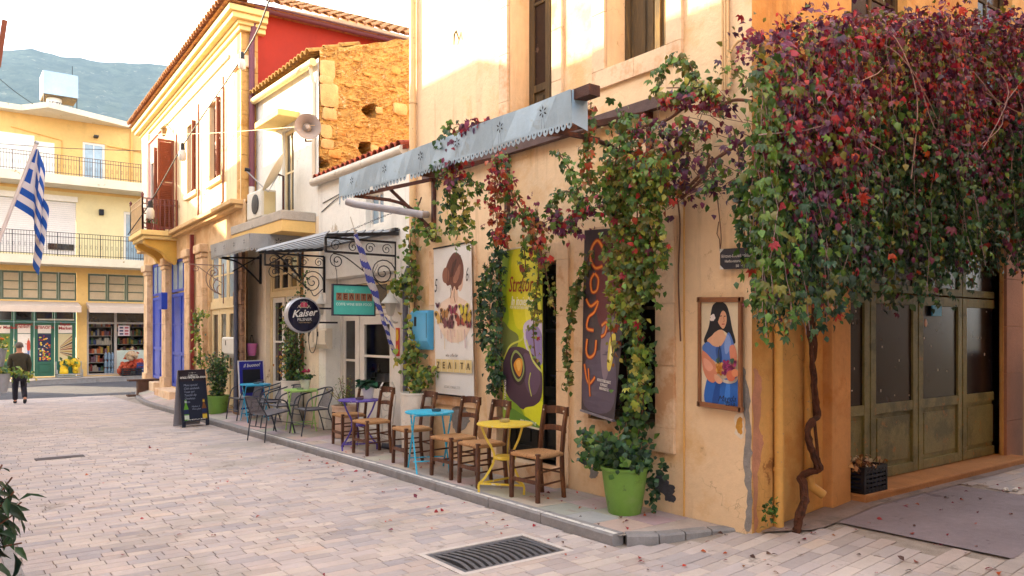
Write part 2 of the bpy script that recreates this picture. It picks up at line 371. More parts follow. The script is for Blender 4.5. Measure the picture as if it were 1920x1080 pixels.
def louvre(O, ex, h, parent, m, name='shutter', w_=.42, slat=.05, th=.035):
    """louvred shutter leaf standing on O, ex = horizontal direction"""
    ex = Vector(ex).normalized(); n = Vector((-ex.y, ex.x, 0)); O = Vector(O); mb = MB(); up = Vector((0, 0, 1))
    def bx(a0, a1, z0, z1, t0, t1):
        mb.hexa([O + ex * a + n * t + up * z for a, t, z in ((a0, t0, z0), (a1, t0, z0), (a1, t1, z0), (a0, t1, z0), (a0, t0, z1), (a1, t0, z1), (a1, t1, z1), (a0, t1, z1))])
    bx(0, .05, 0, h, -th / 2, th / 2); bx(w_ - .05, w_, 0, h, -th / 2, th / 2)
    for z in (0, h * .5 - .03, h - .07): bx(.05, w_ - .05, z, z + .07, -th / 2 + .002, th / 2 - .002)
    z = .08
    while z < h - .1:
        if abs(z - h * .5) > .06:
            mb.hexa([O + ex * a + n * t + up * zz for a, t, zz in ((.05, -.015, z), (w_ - .05, -.015, z), (w_ - .05, .013, z + slat * .8), (.05, .013, z + slat * .8), (.05, -.011, z - .006), (w_ - .05, -.011, z - .006), (w_ - .05, .017, z + slat * .8 - .006), (.05, .017, z + slat * .8 - .006))])
        z += slat
    return mb.build(name, m, parent)
def tile_mesh(name, r=.09, l=.42, m=None, taper=.8, n=7):
    mb = MB(); th = .012
    for r0, r1 in ((r, r * taper),):
        A = [math.pi * k / (n - 1) for k in range(n)]
        o = [[Vector((rr * math.cos(a), y, rr * math.sin(a))) for a in A] for y, rr in ((0, r0), (l, r1))]
        i_ = [[Vector(((rr - th) * math.cos(a), y, (rr - th) * math.sin(a))) for a in A] for y, rr in ((0, r0), (l, r1))]
        for k in range(n - 1):
            mb.poly([o[0][k], o[1][k], o[1][k + 1], o[0][k + 1]][::-1]); mb.poly([i_[0][k], i_[1][k], i_[1][k + 1], i_[0][k + 1]])
            mb.poly([o[0][k], o[0][k + 1], i_[0][k + 1], i_[0][k]])
    me = bpy.data.meshes.new(name); me.from_pydata(mb.v, [], mb.f); me.materials.append(m); me.shade_smooth(); me.set_sharp_from_angle(angle=R(50)); return me

# ------------------------------------------------------------------ foliage
def LT(kind):
    """leaf outline in its own plane: y towards the tip, z the upper side"""
    def blade(L_, W_, rot, off=0):
        c, s_ = math.cos(rot), math.sin(rot); p = [(0, 0, 0), (-W_, L_ * .42, .10 * L_), (0, L_ * .48, .02 * L_), (W_, L_ * .42, .10 * L_), (-W_ * .62, L_ * .76, -.06 * L_), (W_ * .62, L_ * .76, -.06 * L_), (0, L_, -.30 * L_)]
        return [(x * c + y * s_, -x * s_ + y * c, z) for x, y, z in p], [(0, 2, 1), (0, 3, 2), (1, 2, 4), (2, 3, 5), (2, 6, 4), (2, 5, 6)]
    V = []; F = []
    if kind == 'creeper': bl = [(1, .25, 0), (.92, .23, .62), (.92, .23, -.62), (.66, .17, 1.35), (.66, .17, -1.35)]
    elif kind == 'oval': bl = [(1, .36, 0)]
    elif kind == 'narrow': bl = [(1, .17, 0)]
    elif kind == 'round':
        bl = [(1, .52, 0)]
    for L_, W_, r_ in bl:
        v, f = blade(L_, W_, r_); n = len(V); V += v; F += [tuple(i + n for i in q) for q in f]
    return np.array(V), np.array(F)
LTC = {k: LT(k) for k in ('creeper', 'oval', 'narrow', 'round')}
def basis(d, n):
    d = Vector(d).normalized(); n = Vector(n); x = d.cross(n)
    if x.length < 1e-4: x = d.orthogonal()
    x.normalize(); n = x.cross(d).normalized(); return x, d, n
LM = {}
def foliage(parent, leaves, kind='creeper', singles=0, name='foliage', rank=None):
    """leaves: (pos, tip direction, upper-side normal, size, linear colour). The largest in view become leaf objects of their own, the rest one mass"""
    V, F = LTC[kind]
    if singles:
        idx = sorted(range(len(leaves)), key=rank or (lambda i: -leaves[i][3] / (leaves[i][0] - Vector((0, 0, CZ))).length))
        pick = set(idx[:singles])
        if kind not in LM:
            me = bpy.data.meshes.new('leaf_' + kind); me.from_pydata([tuple(v) for v in V], [], [tuple(int(i) for i in f) for f in F]); me.materials.append(leaf_single); me.shade_smooth(); LM[kind] = me
        for i in pick:
            p, d, n, s_, c = leaves[i]; x, y, z = basis(d, n)
            o = bpy.data.objects.new('leaf', LM[kind]); col.objects.link(o); M = (Matrix((x, y, z)).transposed() * s_).to_4x4(); M.translation = p
            o.parent = parent; 
            if parent.type == 'EMPTY': o.matrix_parent_inverse = parent.matrix_basis.inverted()
            o.matrix_basis = M; o.color = (*c, 1)
        leaves = [l for i, l in enumerate(leaves) if i not in pick]
    n = len(leaves)
    if not n: return None
    B = np.array([[tuple(a) for a in basis(l[1], l[2])] for l in leaves]); S = np.array([l[3] for l in leaves]); P = np.array([tuple(l[0]) for l in leaves])
    W = np.einsum('vk,nkj->nvj', V, B) * S[:, None, None] + P[:, None, :]
    FF = (F[None] + (np.arange(n) * len(V))[:, None, None]).reshape(-1, 3)
    me = bpy.data.meshes.new(name); me.vertices.add(n * len(V)); me.vertices.foreach_set('co', W.reshape(-1))
    me.loops.add(FF.size); me.loops.foreach_set('vertex_index', FF.reshape(-1).astype(np.int32)); me.polygons.add(len(FF))
    me.polygons.foreach_set('loop_start', np.arange(0, FF.size, 3, dtype=np.int32)); me.update(calc_edges=True)
    ca = me.color_attributes.new('Col', 'FLOAT_COLOR', 'POINT'); C = np.ones((n, len(V), 4)); C[:, :, :3] = np.array([l[4] for l in leaves])[:, None, :]
    ca.data.foreach_set('color', C.reshape(-1)); me.materials.append(leaf_joined); me.shade_smooth()
    o = put(name, me, parent); o['kind'] = 'stuff'; return o
rg = random.Random(7)
def jv(s_): return Vector((rg.gauss(0, s_), rg.gauss(0, s_), rg.gauss(0, s_)))
def pickc(pal, j=.25):
    c = lin(rg.choice(pal)); k = rg.uniform(1 - j, 1 + j); return tuple(min(1, x * k * rg.uniform(.9, 1.1)) for x in c)
GREEN = ['#4f7029', '#436126', '#5d8030', '#355025', '#6c8836']
DKGREEN = ['#2e5234', '#27462e', '#3a6142', '#45683a', '#213c2b']
LIME = ['#83922f', '#989a38', '#6f8530', '#a89c42']
RED = ['#96202c', '#ab2a3c', '#821a34', '#b83c2c', '#701c38']
PURPLE = ['#5e2646', '#6d2c50', '#4c2a44', '#7c3a58', '#54304e']
ORANGE = ['#b4552a', '#a8431f', '#8f5a2a']
OLIVE = ['#6b6a2a', '#5f6428', '#7b7230']
def along(pts, n, width, pal, size, out, droop=.8, oj=.5):
    """n leaves scattered round a polyline of world points"""
    pts = [Vector(p) for p in pts]; seg = [(b - a).length for a, b in zip(pts, pts[1:])]; tot = sum(seg); res = []; out = Vector(out)
    for _ in range(n):
        s_ = rg.random() * tot; i = 0
        while i < len(seg) - 1 and s_ > seg[i]: s_ -= seg[i]; i += 1
        p = pts[i].lerp(pts[i + 1], min(1, s_ / (seg[i] or 1)))
        q = p + jv(width); 
        d = Vector((0, 0, -droop)) + out * .35 + jv(.45); nn = out * .8 + Vector((0, 0, .55)) + jv(oj)
        res.append((q, d, nn, size * rg.uniform(.6, 1.3), pickc(pal)))
    return res
# ================================================================== THE SETTING
def sheet(name, xs, ys, hf, m, kind='structure', label=None):
    mb = MB(); nx = len(xs)
    mb.v = [(x, y, hf(x, y)) for y in ys for x in xs]
    mb.f = [(j * nx + i, j * nx + i + 1, (j + 1) * nx + i + 1, (j + 1) * nx + i) for j in range(len(ys) - 1) for i in range(nx - 1)]
    o = mb.build(name, m); o['kind'] = kind; return o
lsp = lambda a, b, n: [a + (b - a) * i / (n - 1) for i in range(n)]
gm = MB(); gm.poly([(-3000, -3000, -.42), (3000, -3000, -.42), (3000, 3000, -.42), (-3000, 3000, -.42)])
gnd = gm.build('ground', mat('earth', '#6f6a52', .95, .2, .05)); gnd['kind'] = 'structure'
street = sheet('street', lsp(.5, 12, 47), lsp(-4, 27.6, 127), lambda x, y: hg(x, y) - .014, bedding)
road = sheet('road', lsp(-60, 60, 25), [27.0, 27.9, 30, 32, 35.6], lambda x, y: -.225 + .06 * max(0, (x - 2) / 20) - (.06 if y < 27.5 else 0), asphalt)
# street pavers: rows across the street, the 300 largest in view are stones of their own
PC = ['#b9adac', '#bdb0ad', '#b5aaaa', '#c0b3ad', '#aea5a7', '#bfafaa', '#b3a8a8', '#c3b6b0', '#a8a0a4', '#baada9', '#b8abaa', '#bbafac']
pv = bpy.data.meshes.new('paving_stone')
def paver_geo(x0, x1, y0, y1, hf, z=.0, b=.004, drop=.02):
    c = [(x0, y0), (x1, y0), (x1, y1), (x0, y1)]; i_ = [(x0 + b, y0 + b), (x1 - b, y0 + b), (x1 - b, y1 - b), (x0 + b, y1 - b)]
    return [(x, y, hf(x, y) + z) for x, y in i_] + [(x, y, hf(x, y) + z - .0035) for x, y in c] + [(x, y, hf(x, y) + z - drop) for x, y in c]
PF = [(0, 1, 2, 3), (4, 5, 1, 0), (5, 6, 2, 1), (6, 7, 3, 2), (7, 4, 0, 3), (8, 9, 5, 4), (9, 10, 6, 5), (10, 11, 7, 6), (11, 8, 4, 7)]
GX0, GX1, GY0, GY1 = 3.15, 4.24, 4.80, 5.49
slabs = [(6.35, 8.6, 2.35, 3.72)]                     # smooth concrete slab set into the alley
def blocked(x, y):
    if GX0 < x < GX1 and GY0 < y < GY1: return True
    if any(a < x < b and c < y < d for a, b, c, d in slabs): return True
    if x > 4.62 and y > ramp(x, [(4.62, 4.66), (4.95, 4.46), (5.2, 4.38), (5.45, 4.28), (5.7, 4.05), (6.0, 4.0), (6.05, 3.74), (12, 3.74)]): return True
    return False
stones = []
y = .2; row = 0; rp = random.Random(3)
while y < 27.4:
    rh = rp.choice((.112, .118, .125, .13)); x = .56 - rp.random() * .25
    xe = 4.585 if y > 4.6 else 11.6
    while x < xe:
        ln = rp.choice((.17, .2, .22, .24, .26, .3, .33)) * (1.25 if y < 4.6 and x > 4.4 else 1)
        a, b = max(x, .56), min(x + ln - .005, xe)
        cx, cy = (a + b) / 2, y + rh / 2
        if GY0 < cy < GY1:
            if a < GX0 < b: b = GX0 - .004
            elif a < GX1 < b: a = GX1 + .004
            cx = (a + b) / 2
        if b - a > .04 and not (blocked(cx, cy) or blocked(a + .02, cy) or blocked(b - .02, cy)):
            stones.append((a, b, y, y + rh - .005, rp.uniform(-.0015, .0015), lin(rp.choice(PC)), rp.uniform(.96, 1.04)))
        x += ln
    y += rh; row += 1
def vis(s_):
    r = Vector(((s_[0] + s_[1]) / 2, (s_[2] + s_[3]) / 2, 0)); f = r.x * .6 + r.y * .8; q = r.x * .8 - r.y * .6
    if f < .5: return 0
    u = 960 + 1457 * q / f; v = 624 + 1457 * CZ / f
    if not (0 < u < 1920 and v < 1080): return 0
    return (s_[1] - s_[0]) / f ** 2
order = sorted(range(len(stones)), key=lambda i: -vis(stones[i])); near = set(order[:300])
jm = MB(); jc = []
for i, (a, b, c, d, z, cl, k) in enumerate(stones):
    fz = noise.noise(Vector((a * .9, c * .9, 0))) * .07 + noise.noise(Vector((a * .25, c * .25, 5))) * .06; h_ = (a * 37.7 + c * 91.3) % 1
    k *= 1 + fz; k *= .86 if h_ < .05 else (.9 if h_ < .12 else 1); cl = tuple(q * k * w_ for q, w_ in zip(cl, (1.03, .98, .92) if .12 < h_ < .18 else (1, 1, 1)))
    g = paver_geo(a, b, c, d, hg, z)
    if i in near:
        me = bpy.data.meshes.new('paving_stone'); me.from_pydata(g, [], PF); me.materials.append(paver_single)
        o = bpy.data.objects.new('paving_stone', me); col.objects.link(o); o.parent = street; o.color = (*cl, 1)
    else:
        n = len(jm.v); jm.v += g; jm.f += [tuple(n + q for q in f) for f in PF]; jm.m += [0] * 9; jc += [cl] * 12
jo = jm.build('paving_stones', paver_joined, street); jo['kind'] = 'stuff'
ca = jo.data.color_attributes.new('Col', 'FLOAT_COLOR', 'POINT'); ca.data.foreach_set('color', np.array([(*c, 1) for c in jc]).reshape(-1))
for k, (a, b, c, d) in enumerate(slabs):
    m = MB(); K = 14
    m.v = [(a + (b - a) * i / K, c + (d - c) * j / K, hg(a + (b - a) * i / K, c + (d - c) * j / K) + .004) for j in range(K + 1) for i in range(K + 1)]; m.f = [(j * (K + 1) + i, j * (K + 1) + i + 1, (j + 1) * (K + 1) + i + 1, (j + 1) * (K + 1) + i) for j in range(K) for i in range(K)]; m.m = [0] * len(m.f)
    tag(m.build('concrete_slab', mat('concrete_violet', '#8b7f86', .8, .16, 2, .3, 60, stain=('#6c6068', .25, 2)), street), 'smooth grey concrete patch let into the paving')
m = MB()
K = 40; m.v = [(x, y, hg(x, y) + .004) for i in range(K + 1) for x in [5.72 + 5.9 * i / K] for y in (4.06, max(3.73, 4.04 - .9 * (x - 5.72)))]; m.f = [(2 * i, 2 * i + 1, 2 * i + 3, 2 * i + 2) for i in range(K)]; m.m = [0] * K
m.build('cement_apron', mat('cement_apron', '#8d7d78', .9, .2, 3, .4, 60, c2=('#75665f', .4, 3)), street)
# cafe pavement
def xk(Y): return 4.60 + .0 * Y if Y < 21 else 4.60 + .030 * (Y - 21) ** 2 * .6
ys = [4.45] + lsp(4.7, 28.6, 61)
mb = MB()
for i, yy in enumerate(ys):
    x0 = ramp(yy, [(4.45, 5.45), (4.7, 4.66), (5, 4.66)]) if yy < 5 else xk(yy) + .1
    for x in (x0, (x0 + 5.62) / 2, 5.62, 6.7): mb.v.append((x, yy, hs(x, yy) - .012))
for j in range(len(ys) - 1):
    for i in range(3): mb.f.append((j * 4 + i, j * 4 + i + 1, (j + 1) * 4 + i + 1, (j + 1) * 4 + i)); mb.m.append(0)
walk = mb.build('pavement', bedding); walk['kind'] = 'structure'
SC = ['#b3a7a4', '#bdb0a9', '#a99d9d', '#b8a8a0']
yy = 4.75
while yy < 27:
    ln = rp.uniform(.36, .5); x = xk(yy) + .135; k = 0
    ws = rp.choice(((.34, .31, .38), (.28, .4, .38), (.4, .3, .36)))
    for w_ in ws:
        xe = min(x + w_, 5.60)
        if xe - x > .05:
            me = bpy.data.meshes.new('paving_slab'); me.from_pydata(paver_geo(x, xe - .008, yy, yy + ln - .008, hs, rp.uniform(-.001, .002), .005), [], PF); me.materials.append(paver_single)
            o = bpy.data.objects.new('paving_slab', me); col.objects.link(o); o.parent = walk; o.color = (*[q * rp.uniform(.85, 1.05) for q in lin(rp.choice(SC))], 1)
        x = xe
    yy += ln
# kerb stones, whitened along the arris
def kerb(p, q, w_, z0, z1, name='kerb_stone', par=walk):
    p = Vector((*p, 0)); q = Vector((*q, 0)); d = (q - p).normalized(); n = Vector((d.y, -d.x, 0)); g = d * .006
    b = []
    for z, ins in (('b', 0), ('m', 0), ('t', .016)):
        for e, s_ in ((p + g, ins), (q - g, ins), (q - g + n * w_, 0), (p + g + n * w_, 0)):
            zz = z0(e) if z == 'b' else z1(e) - (.016 if z == 'm' else 0); b.append(tuple(e + n * s_) [:2] + (zz,))
    mb = MB(); mb.v = b; mb.f = [(0, 1, 5, 4), (4, 5, 9, 8), (8, 9, 10, 11), (1, 2, 6, 5), (5, 6, 10, 9), (3, 0, 4, 7), (7, 4, 8, 11), (2, 3, 7, 6), (6, 7, 11, 10)]; mb.m = [0] * 9
    o = mb.build(name, kerb_mat, par)
    return o
kz0 = lambda e: hg(e.x, e.y) - .03
yy = 4.72; kp = MB()
while yy < 28.4:
    ln = rp.uniform(.85, 1.05); y2 = min(yy + ln, 28.6)
    kerb((xk(yy), yy), (xk(y2), y2), .13, lambda e: -.25 + .0 * e.x if e.y > 20 else kz0(e), lambda e: hs(4.7, e.y) + .002)
    if yy < 13.5:
        n_ = 6
        for i in range(n_):
            ya, yb = yy + ln * i / n_ + .004, yy + ln * (i + 1) / n_ - (.006 if i == n_ - 1 else 0)
            kp.poly([(xk(ya) + .018, ya, hs(4.7, ya) + .0045), (xk(ya) + .018 + rp.uniform(.036, .055), ya, hs(4.7, ya) + .0045), (xk(yb) + .018 + rp.uniform(.036, .055), yb, hs(4.7, yb) + .0045), (xk(yb) + .018, yb, hs(4.7, yb) + .0045)])
    yy = y2
tag(kp.build('white_paint', kerb_paint, walk), 'worn white line painted along the kerb edge')
crn = [(4.70, 4.66), (4.93, 4.50), (5.17, 4.42), (5.42, 4.34), (5.68, 4.22)]
for k, (p, q) in enumerate(zip(crn, crn[1:])):
    kerb(q, p, .12, lambda e: hg(e.x, e.y) - .06, lambda e: .086)
m = MB(); m.ngon([(x, y, .083) for x, y in ((4.72, 4.80), (4.73, 4.74), (4.96, 4.59), (5.20, 4.51), (5.45, 4.43), (5.615, 4.34), (5.615, 4.80))]); m.build('corner_slab', mat('corner_cement', '#b0a29c', .85, .12, 5, .3, 60), walk)
# left edge of the street
lw = sheet('pavement', [-.6, -.1, .5], lsp(-4, 27.2, 60), lambda x, y: gs(y) + .02, mat('left_paving', '#a79a98', .85, .15, 4, .4, 60))
for k in range(32):
    y0 = -4 + k * .97
    o = kerb((.555, y0 + .965), (.555, y0), .1, lambda e: gs(e.y) - .05, lambda e: gs(e.y) + .03, par=lw)
# far pavement in front of the shop
fw = MB(); fp = [(-12, 31.6), (2, 34.2), (5.4, 35.1), (9.5, 35.6), (30, 35.6), (30, 36.75), (-12, 36.75)]
fw.ngon([(x, y, -.03) for x, y in fp]); fpv = fw.build('pavement', mat('far_paving', '#b1a49a', .85, .12, 1.5, .3, 30)); fpv['kind'] = 'structure'
for p, q in zip(fp[:4], fp[1:5]): kerb(p, q, -.14, lambda e: -.3, lambda e: -.02, par=fpv)
# drain grate
gr = T('drain_grate', 'rectangular dark iron street drain grate with curved bars and whitened rim', 'grate', (3.7, 5.15, 0))
m = MB(); z = .002
for a in ((GX0, GX1, GY0, GY0 + .05), (GX0, GX1, GY1 - .05, GY1), (GX0, GX0 + .05, GY0 + .05, GY1 - .05), (GX1 - .05, GX1, GY0 + .05, GY1 - .05)): m.box(*a, -.04, z)
m.build('rim', mat('mortar_white', '#c9c0bc', .8, .1, 12, .3, 60), gr)
m = MB(); x0, x1, y0, y1 = GX0 + .05, GX1 - .05, GY0 + .05, GY1 - .05
for a in ((x0, x1, y0, y0 + .05), (x0, x1, y1 - .05, y1), (x0, x0 + .05, y0 + .05, y1 - .05), (x1 - .05, x1, y0 + .05, y1 - .05)): m.box(*a, -.05, -.004)
m.build('frame', cast_iron, gr, bevel=.005)
for k in range(13):
    xc = x0 + .10 + k * (x1 - x0 - .2) / 12; b = MB(); n_ = 8
    P_ = [(xc + .05 * math.sin(math.pi * i / n_) * 1.0 - .02, y0 + .05 + (y1 - y0 - .1) * i / n_) for i in range(n_ + 1)]
    for (a, c), (a2, c2) in zip(P_, P_[1:]):
        b.hexa([(a - .017, c, -.05), (a + .017, c, -.05), (a2 + .017, c2, -.05), (a2 - .017, c2, -.05), (a - .017, c, -.008), (a + .017, c, -.008), (a2 + .017, c2, -.008), (a2 - .017, c2, -.008)])
    b.build('bar', cast_iron, gr)
m = MB(); m.poly([(x0, y0, -.11), (x1, y0, -.11), (x1, y1, -.11), (x0, y1, -.11)])
for p, q in (((x0, y0), (x1, y0)), ((x1, y0), (x1, y1)), ((x1, y1), (x0, y1)), ((x0, y1), (x0, y0))): m.poly([(*p, -.11), (*q, -.11), (*q, -.03), (*p, -.03)])
m.build('sump', mat('sump', '#17161a', .9, .2), gr)
# cut the bedding sheet out under the grate
bm = bmesh.new(); bm.from_mesh(street.data)
bmesh.ops.delete(bm, geom=[f for f in bm.faces if GX0 - .1 < f.calc_center_median().x < GX1 + .1 and GY0 - .1 < f.calc_center_median().y < GY1 + .1], context='FACES'); bm.to_mesh(street.data); bm.free()
m = MB()                                                    # bedding ring round the grate
xs0, xs1, ys0, ys1 = 2.75, 4.75, 4.3, 6.0
for a in ((xs0, xs1, ys0, GY0), (xs0, xs1, GY1, ys1), (xs0, GX0, GY0, GY1), (GX1, xs1, GY0, GY1)): m.poly([(a[0], a[2], -.0165), (a[1], a[2], -.0165), (a[1], a[3], -.0165), (a[0], a[3], -.0165)])
m.build('bedding', bedding, street)
# mountain, far behind
def mtn(u):
    return ramp(u, [(-900, 330), (-400, 190), (-120, 108), (0, 84), (60, 84), (110, 96), (180, 105), (240, 112), (335, 117), (500, 175), (800, 330), (1500, 540), (1900, 600)])
mb = MB(); NU, NV = 150, 46; us = lsp(-900, 1800, NU)
for j in range(NV):
    f = j / (NV - 1)
    for i, u in enumerate(us):
        r = Vector(ray(u, 0)); r.z = 0; r.normalize(); ang = (624 - mtn(u)) / math.hypot(ray(u, 0)[0], ray(u, 0)[1])
        dist = 420 + 480 * f; H = ang * 900
        z = -2 + H * (f ** 1.15); q = r * dist
        nz = noise.fractal(Vector((q.x * .012, q.y * .012, .3)), 1, 2, 5) * 22 * min(1, f * 3) * (1 - f * .85) + noise.fractal(Vector((q.x * .06, q.y * .06, 2.3)), .9, 2, 4) * 2.5
        mb.v.append((q.x, q.y, z + nz * (1 if f > 0 else 0)))
for j in range(NV - 1):
    for i in range(NU - 1): mb.f.append((j * NU + i, j * NU + i + 1, (j + 1) * NU + i + 1, (j + 1) * NU + i)); mb.m.append(0)
mt = mb.build('mountain', mat('mountain_scrub', '#3f4636', .95, .4, .05, .9, .3, c2=('#2a3326', .5, .09), stain=('#6b6a58', .2, .11)), smooth=2); mt['kind'] = 'structure'

# ================================================================== BUILDINGS
XF = 5.62
F = PL((XF, 0), (0, 1), (1, 0)); S = PL((0, 4.08), (1, 0), (0, 1)); SL = PL((-.1, 0), (0, -1), (-1, 0))
an = math.atan(.0373); N = PL((5.3, 16.67), (math.sin(an), math.cos(an)), (math.cos(an), -math.sin(an)))
M = PL((0, 36.7), (1, 0), (0, 1))
def trim(P, a0, a1, z0, z1, w_, parent, m, d=-.035, sides='lrtb', name='trim_stone', blk=.62):
    """surround of an opening in separate blocks"""
    def run(b0, b1, y0, y1, vert):
        n_ = max(1, round(((y1 - y0) if vert else (b1 - b0)) / blk))
        for k in range(n_):
            q = MB()
            if vert: q.pbox(P, b0, b1, y0 + (y1 - y0) * k / n_ + .002, y0 + (y1 - y0) * (k + 1) / n_ - .002, d, .01)
            else: q.pbox(P, b0 + (b1 - b0) * k / n_ + .002, b0 + (b1 - b0) * (k + 1) / n_ - .002, y0, y1, d, .01)
            q.build(name, m, parent, bevel=.004)
    if 'l' in sides: run(a0 - w_, a0, z0, z1, 1)
    if 'r' in sides: run(a1, a1 + w_, z0, z1, 1)
    if 't' in sides: run(a0 - w_, a1 + w_, z1, z1 + w_, 0)
    if 'b' in sides: run(a0 - w_, a1 + w_, z0 - w_, z0, 0)
# ---------------------------------------------------- cafe building (near, peach, with the posters)
cafe = T('cafe_building', 'peach plastered two storey corner cafe building with ochre side wall', 'building', (XF, 4.08, 0))
CH = 8.6
ops = [(6.71, 7.55, 4.02, 6.9, .34), (5.02, 5.86, 4.52, 6.9, .34), (6.63, 7.77, .30, 2.60, .22), (5.154, 6.10, .885, 2.66, .20), (8.42, 9.2, 1.0, 2.75, .12)]
m = MB(); wallq(m, F, 4.08, 10.0, -.1, CH, ops)
for q in ([(XF, 10, -.1), (14, 10, -.1), (14, 10, CH), (XF, 10, CH)], [(14, 4.08, 0), (14, 10, 0), (14, 10, CH), (14, 4.08, CH)], [(XF, 4.08, CH), (14, 4.08, CH), (14, 10, CH), (XF, 10, CH)]): m.poly(q)
for o in ops: m.poly([F.p(o[0], o[2], o[4] + .12), F.p(o[1], o[2], o[4] + .12), F.p(o[1], o[3], o[4] + .12), F.p(o[0], o[3], o[4] + .12)])
m.build('wall', plaster_cream, cafe)
sops = [(7.06, 10.72, .26, 3.05, .16), (7.2, 8.3, 4.55, 6.6, .2), (10.0, 11.0, 4.55, 6.6, .2)]
m = MB(); wallq(m, S, XF, 14, -.1, CH, sops)
for o in sops: m.poly([S.p(o[0], o[2], o[4] + .3), S.p(o[1], o[2], o[4] + .3), S.p(o[1], o[3], o[4] + .3), S.p(o[0], o[3], o[4] + .3)])
m.build('side_wall', plaster_ochre, cafe)
trim(F, 6.71, 7.55, 4.02, 6.9, .17, cafe, stone_trim, sides='lrt')
trim(F, 5.02, 5.86, 4.52, 6.9, .19, cafe, stone_trim)
trim(F, 6.63, 7.77, .12, 2.60, .2, cafe, stone_trim, sides='lrt')
trim(F, 5.154, 6.10, .885, 2.66, .235, cafe, stone_trim)
trim(F, 8.42, 9.2, 1.0, 2.75, .18, cafe, stone_trim)
# french window upstairs and shuttered window
door_leaf(F, 6.72, 7.13, 4.06, 6.88, .30, cafe, wood_old, glass_dusty, kick=.75, st=.09, nz=2, name='french_window')
door_leaf(F, 7.14, 7.54, 4.06, 6.88, .30, cafe, wood_old, glass_dusty, kick=.75, st=.09, nz=2, name='french_window')
q = MB(); q.pbox(F, 6.715, 7.545, 4.025, 4.055, .24, .38); q.build('threshold', wood_old, cafe)
for a0, a1 in ((5.03, 5.43), (5.45, 5.85)):
    fr = frame_mb(F, a0, a1, 4.53, 6.88, .26, .07).build('shutter', wood_old, cafe)
    for z0, z1 in ((4.6, 5.6), (5.66, 6.8)):
        q = MB(); q.pbox(F, a0 + .065, a1 - .065, z0, z1, .285, .30); q.pbox(F, a0 + .12, a1 - .12, z0 + .07, z1 - .07, .272, .29); q.build('panel', wood_old, fr, bevel=.006)
# ground floor: dark door behind the yellow banner, old window behind the vine, closed shutter behind the white banner
door_leaf(F, 6.64, 7.19, .31, 2.58, .17, cafe, wood_dark, glass, kick=.85, st=.11, nz=2)
d2 = door_leaf(F, 7.21, 7.76, .31, 2.58, .17, cafe, wood_dark, glass, kick=.85, st=.11, nz=2)
q = MB(); q.tube([F.p(6.78, 1.30, .16), F.p(6.78, 1.30, .10), F.p(6.88, 1.30, .10)], .009); q.pbox(F, 6.755, 6.805, 1.18, 1.42, .155, .171); q.build('handle', iron_dark, d2)
q = MB(); q.pbox(F, 6.50, 7.90, .05, .30, -.16, .20); q.build('step', stone_trim, cafe, bevel=.01)
window(F, 5.16, 6.09, .9, 2.65, .14, cafe, wood_old, glass_dusty, nx=2, nz=3, fw=.08)
q = MB(); q.pbox(F, 5.17, 6.08, .893, .93, -.02, .19); q.build('sill', wood_old, cafe)
for a0, a1 in ((8.43, 8.8), (8.82, 9.19)):
    fr = frame_mb(F, a0, a1, 1.01, 2.74, .06, .07).build('shutter', wood_old, cafe); q = MB(); q.pbox(F, a0 + .06, a1 - .06, 1.07, 2.68, .08, .1); q.build('panel', wood_old, fr)
# side wall: pier, double doors under the creeper
q = MB(); q.pbox(S, 6.70, 7.02, .02, 3.6, -.10, .01); q.build('pier', mat('pier_plaster', '#dda468', .85, .1, 2, .3, 25, c2=('#d09050', .3, 2), streak=('#8a6038', .5, 4)), cafe, bevel=.012)
q = MB(); q.pbox(S, 7.04, 10.9, .02, .262, -.24, .18); q.build('step', mat('step_cement', '#b98250', .9, .15, 3, .4, 40), cafe, bevel=.02)
edges = [1578, 1632, 1722, 1805, 1882]
XS = [S.uv(u, 700, .1)[0] for u in edges]
for k, (a, b) in enumerate(zip(XS, XS[1:])):
    a = max(a, 7.07); dl = door_leaf(S, a + .01, b - .01, .27, 2.2, .10, cafe, wood_green, glass_dusty, kick=.78, st=.105, nz=1)
    dl2 = window(S, a + .01, b - .01, 2.22, 3.03, .10, cafe, wood_green, glass_dusty, nx=1, nz=1, fw=.08)
    if k == 2:
        q = MB(); q.pbox(S, a + .30, a + .52, 1.98, 2.10, .086, .099); q.build('sticker', ink('#3f9cc4'), dl); q = MB(); q.ball(S.p(a + .22, 1.9, .122), .035, 6, (1, .1, 1.3)); q.build('sticker', ink('#d7a080'), dl)
    for _ in range(5):
        za, zz = rg.uniform(a + .14, b - .16), rg.uniform(1.05, 2.05); q = MB(); q.pbox(S, za, za + rg.uniform(.012, .03), zz, zz + rg.uniform(.012, .035), .122, .1235); q.build('paper_scrap', ink('#c9b9a8'), dl)
q = MB(); q.pbox(S, XS[-1] - .005, 10.72, .27, 3.03, .04, .15); q.build('post', wood_green, cafe)
trim(S, 10.72, 10.74, .1, 3.05, .5, cafe, mat('side_trim', '#b8856a', .85, .1, 3, .3, 40), sides='r')
for a0, a1 in ((7.2, 8.3), (10, 11)): window(S, a0, a1, 4.56, 6.58, .1, cafe, wood_old, glass_dusty, 2, 3)
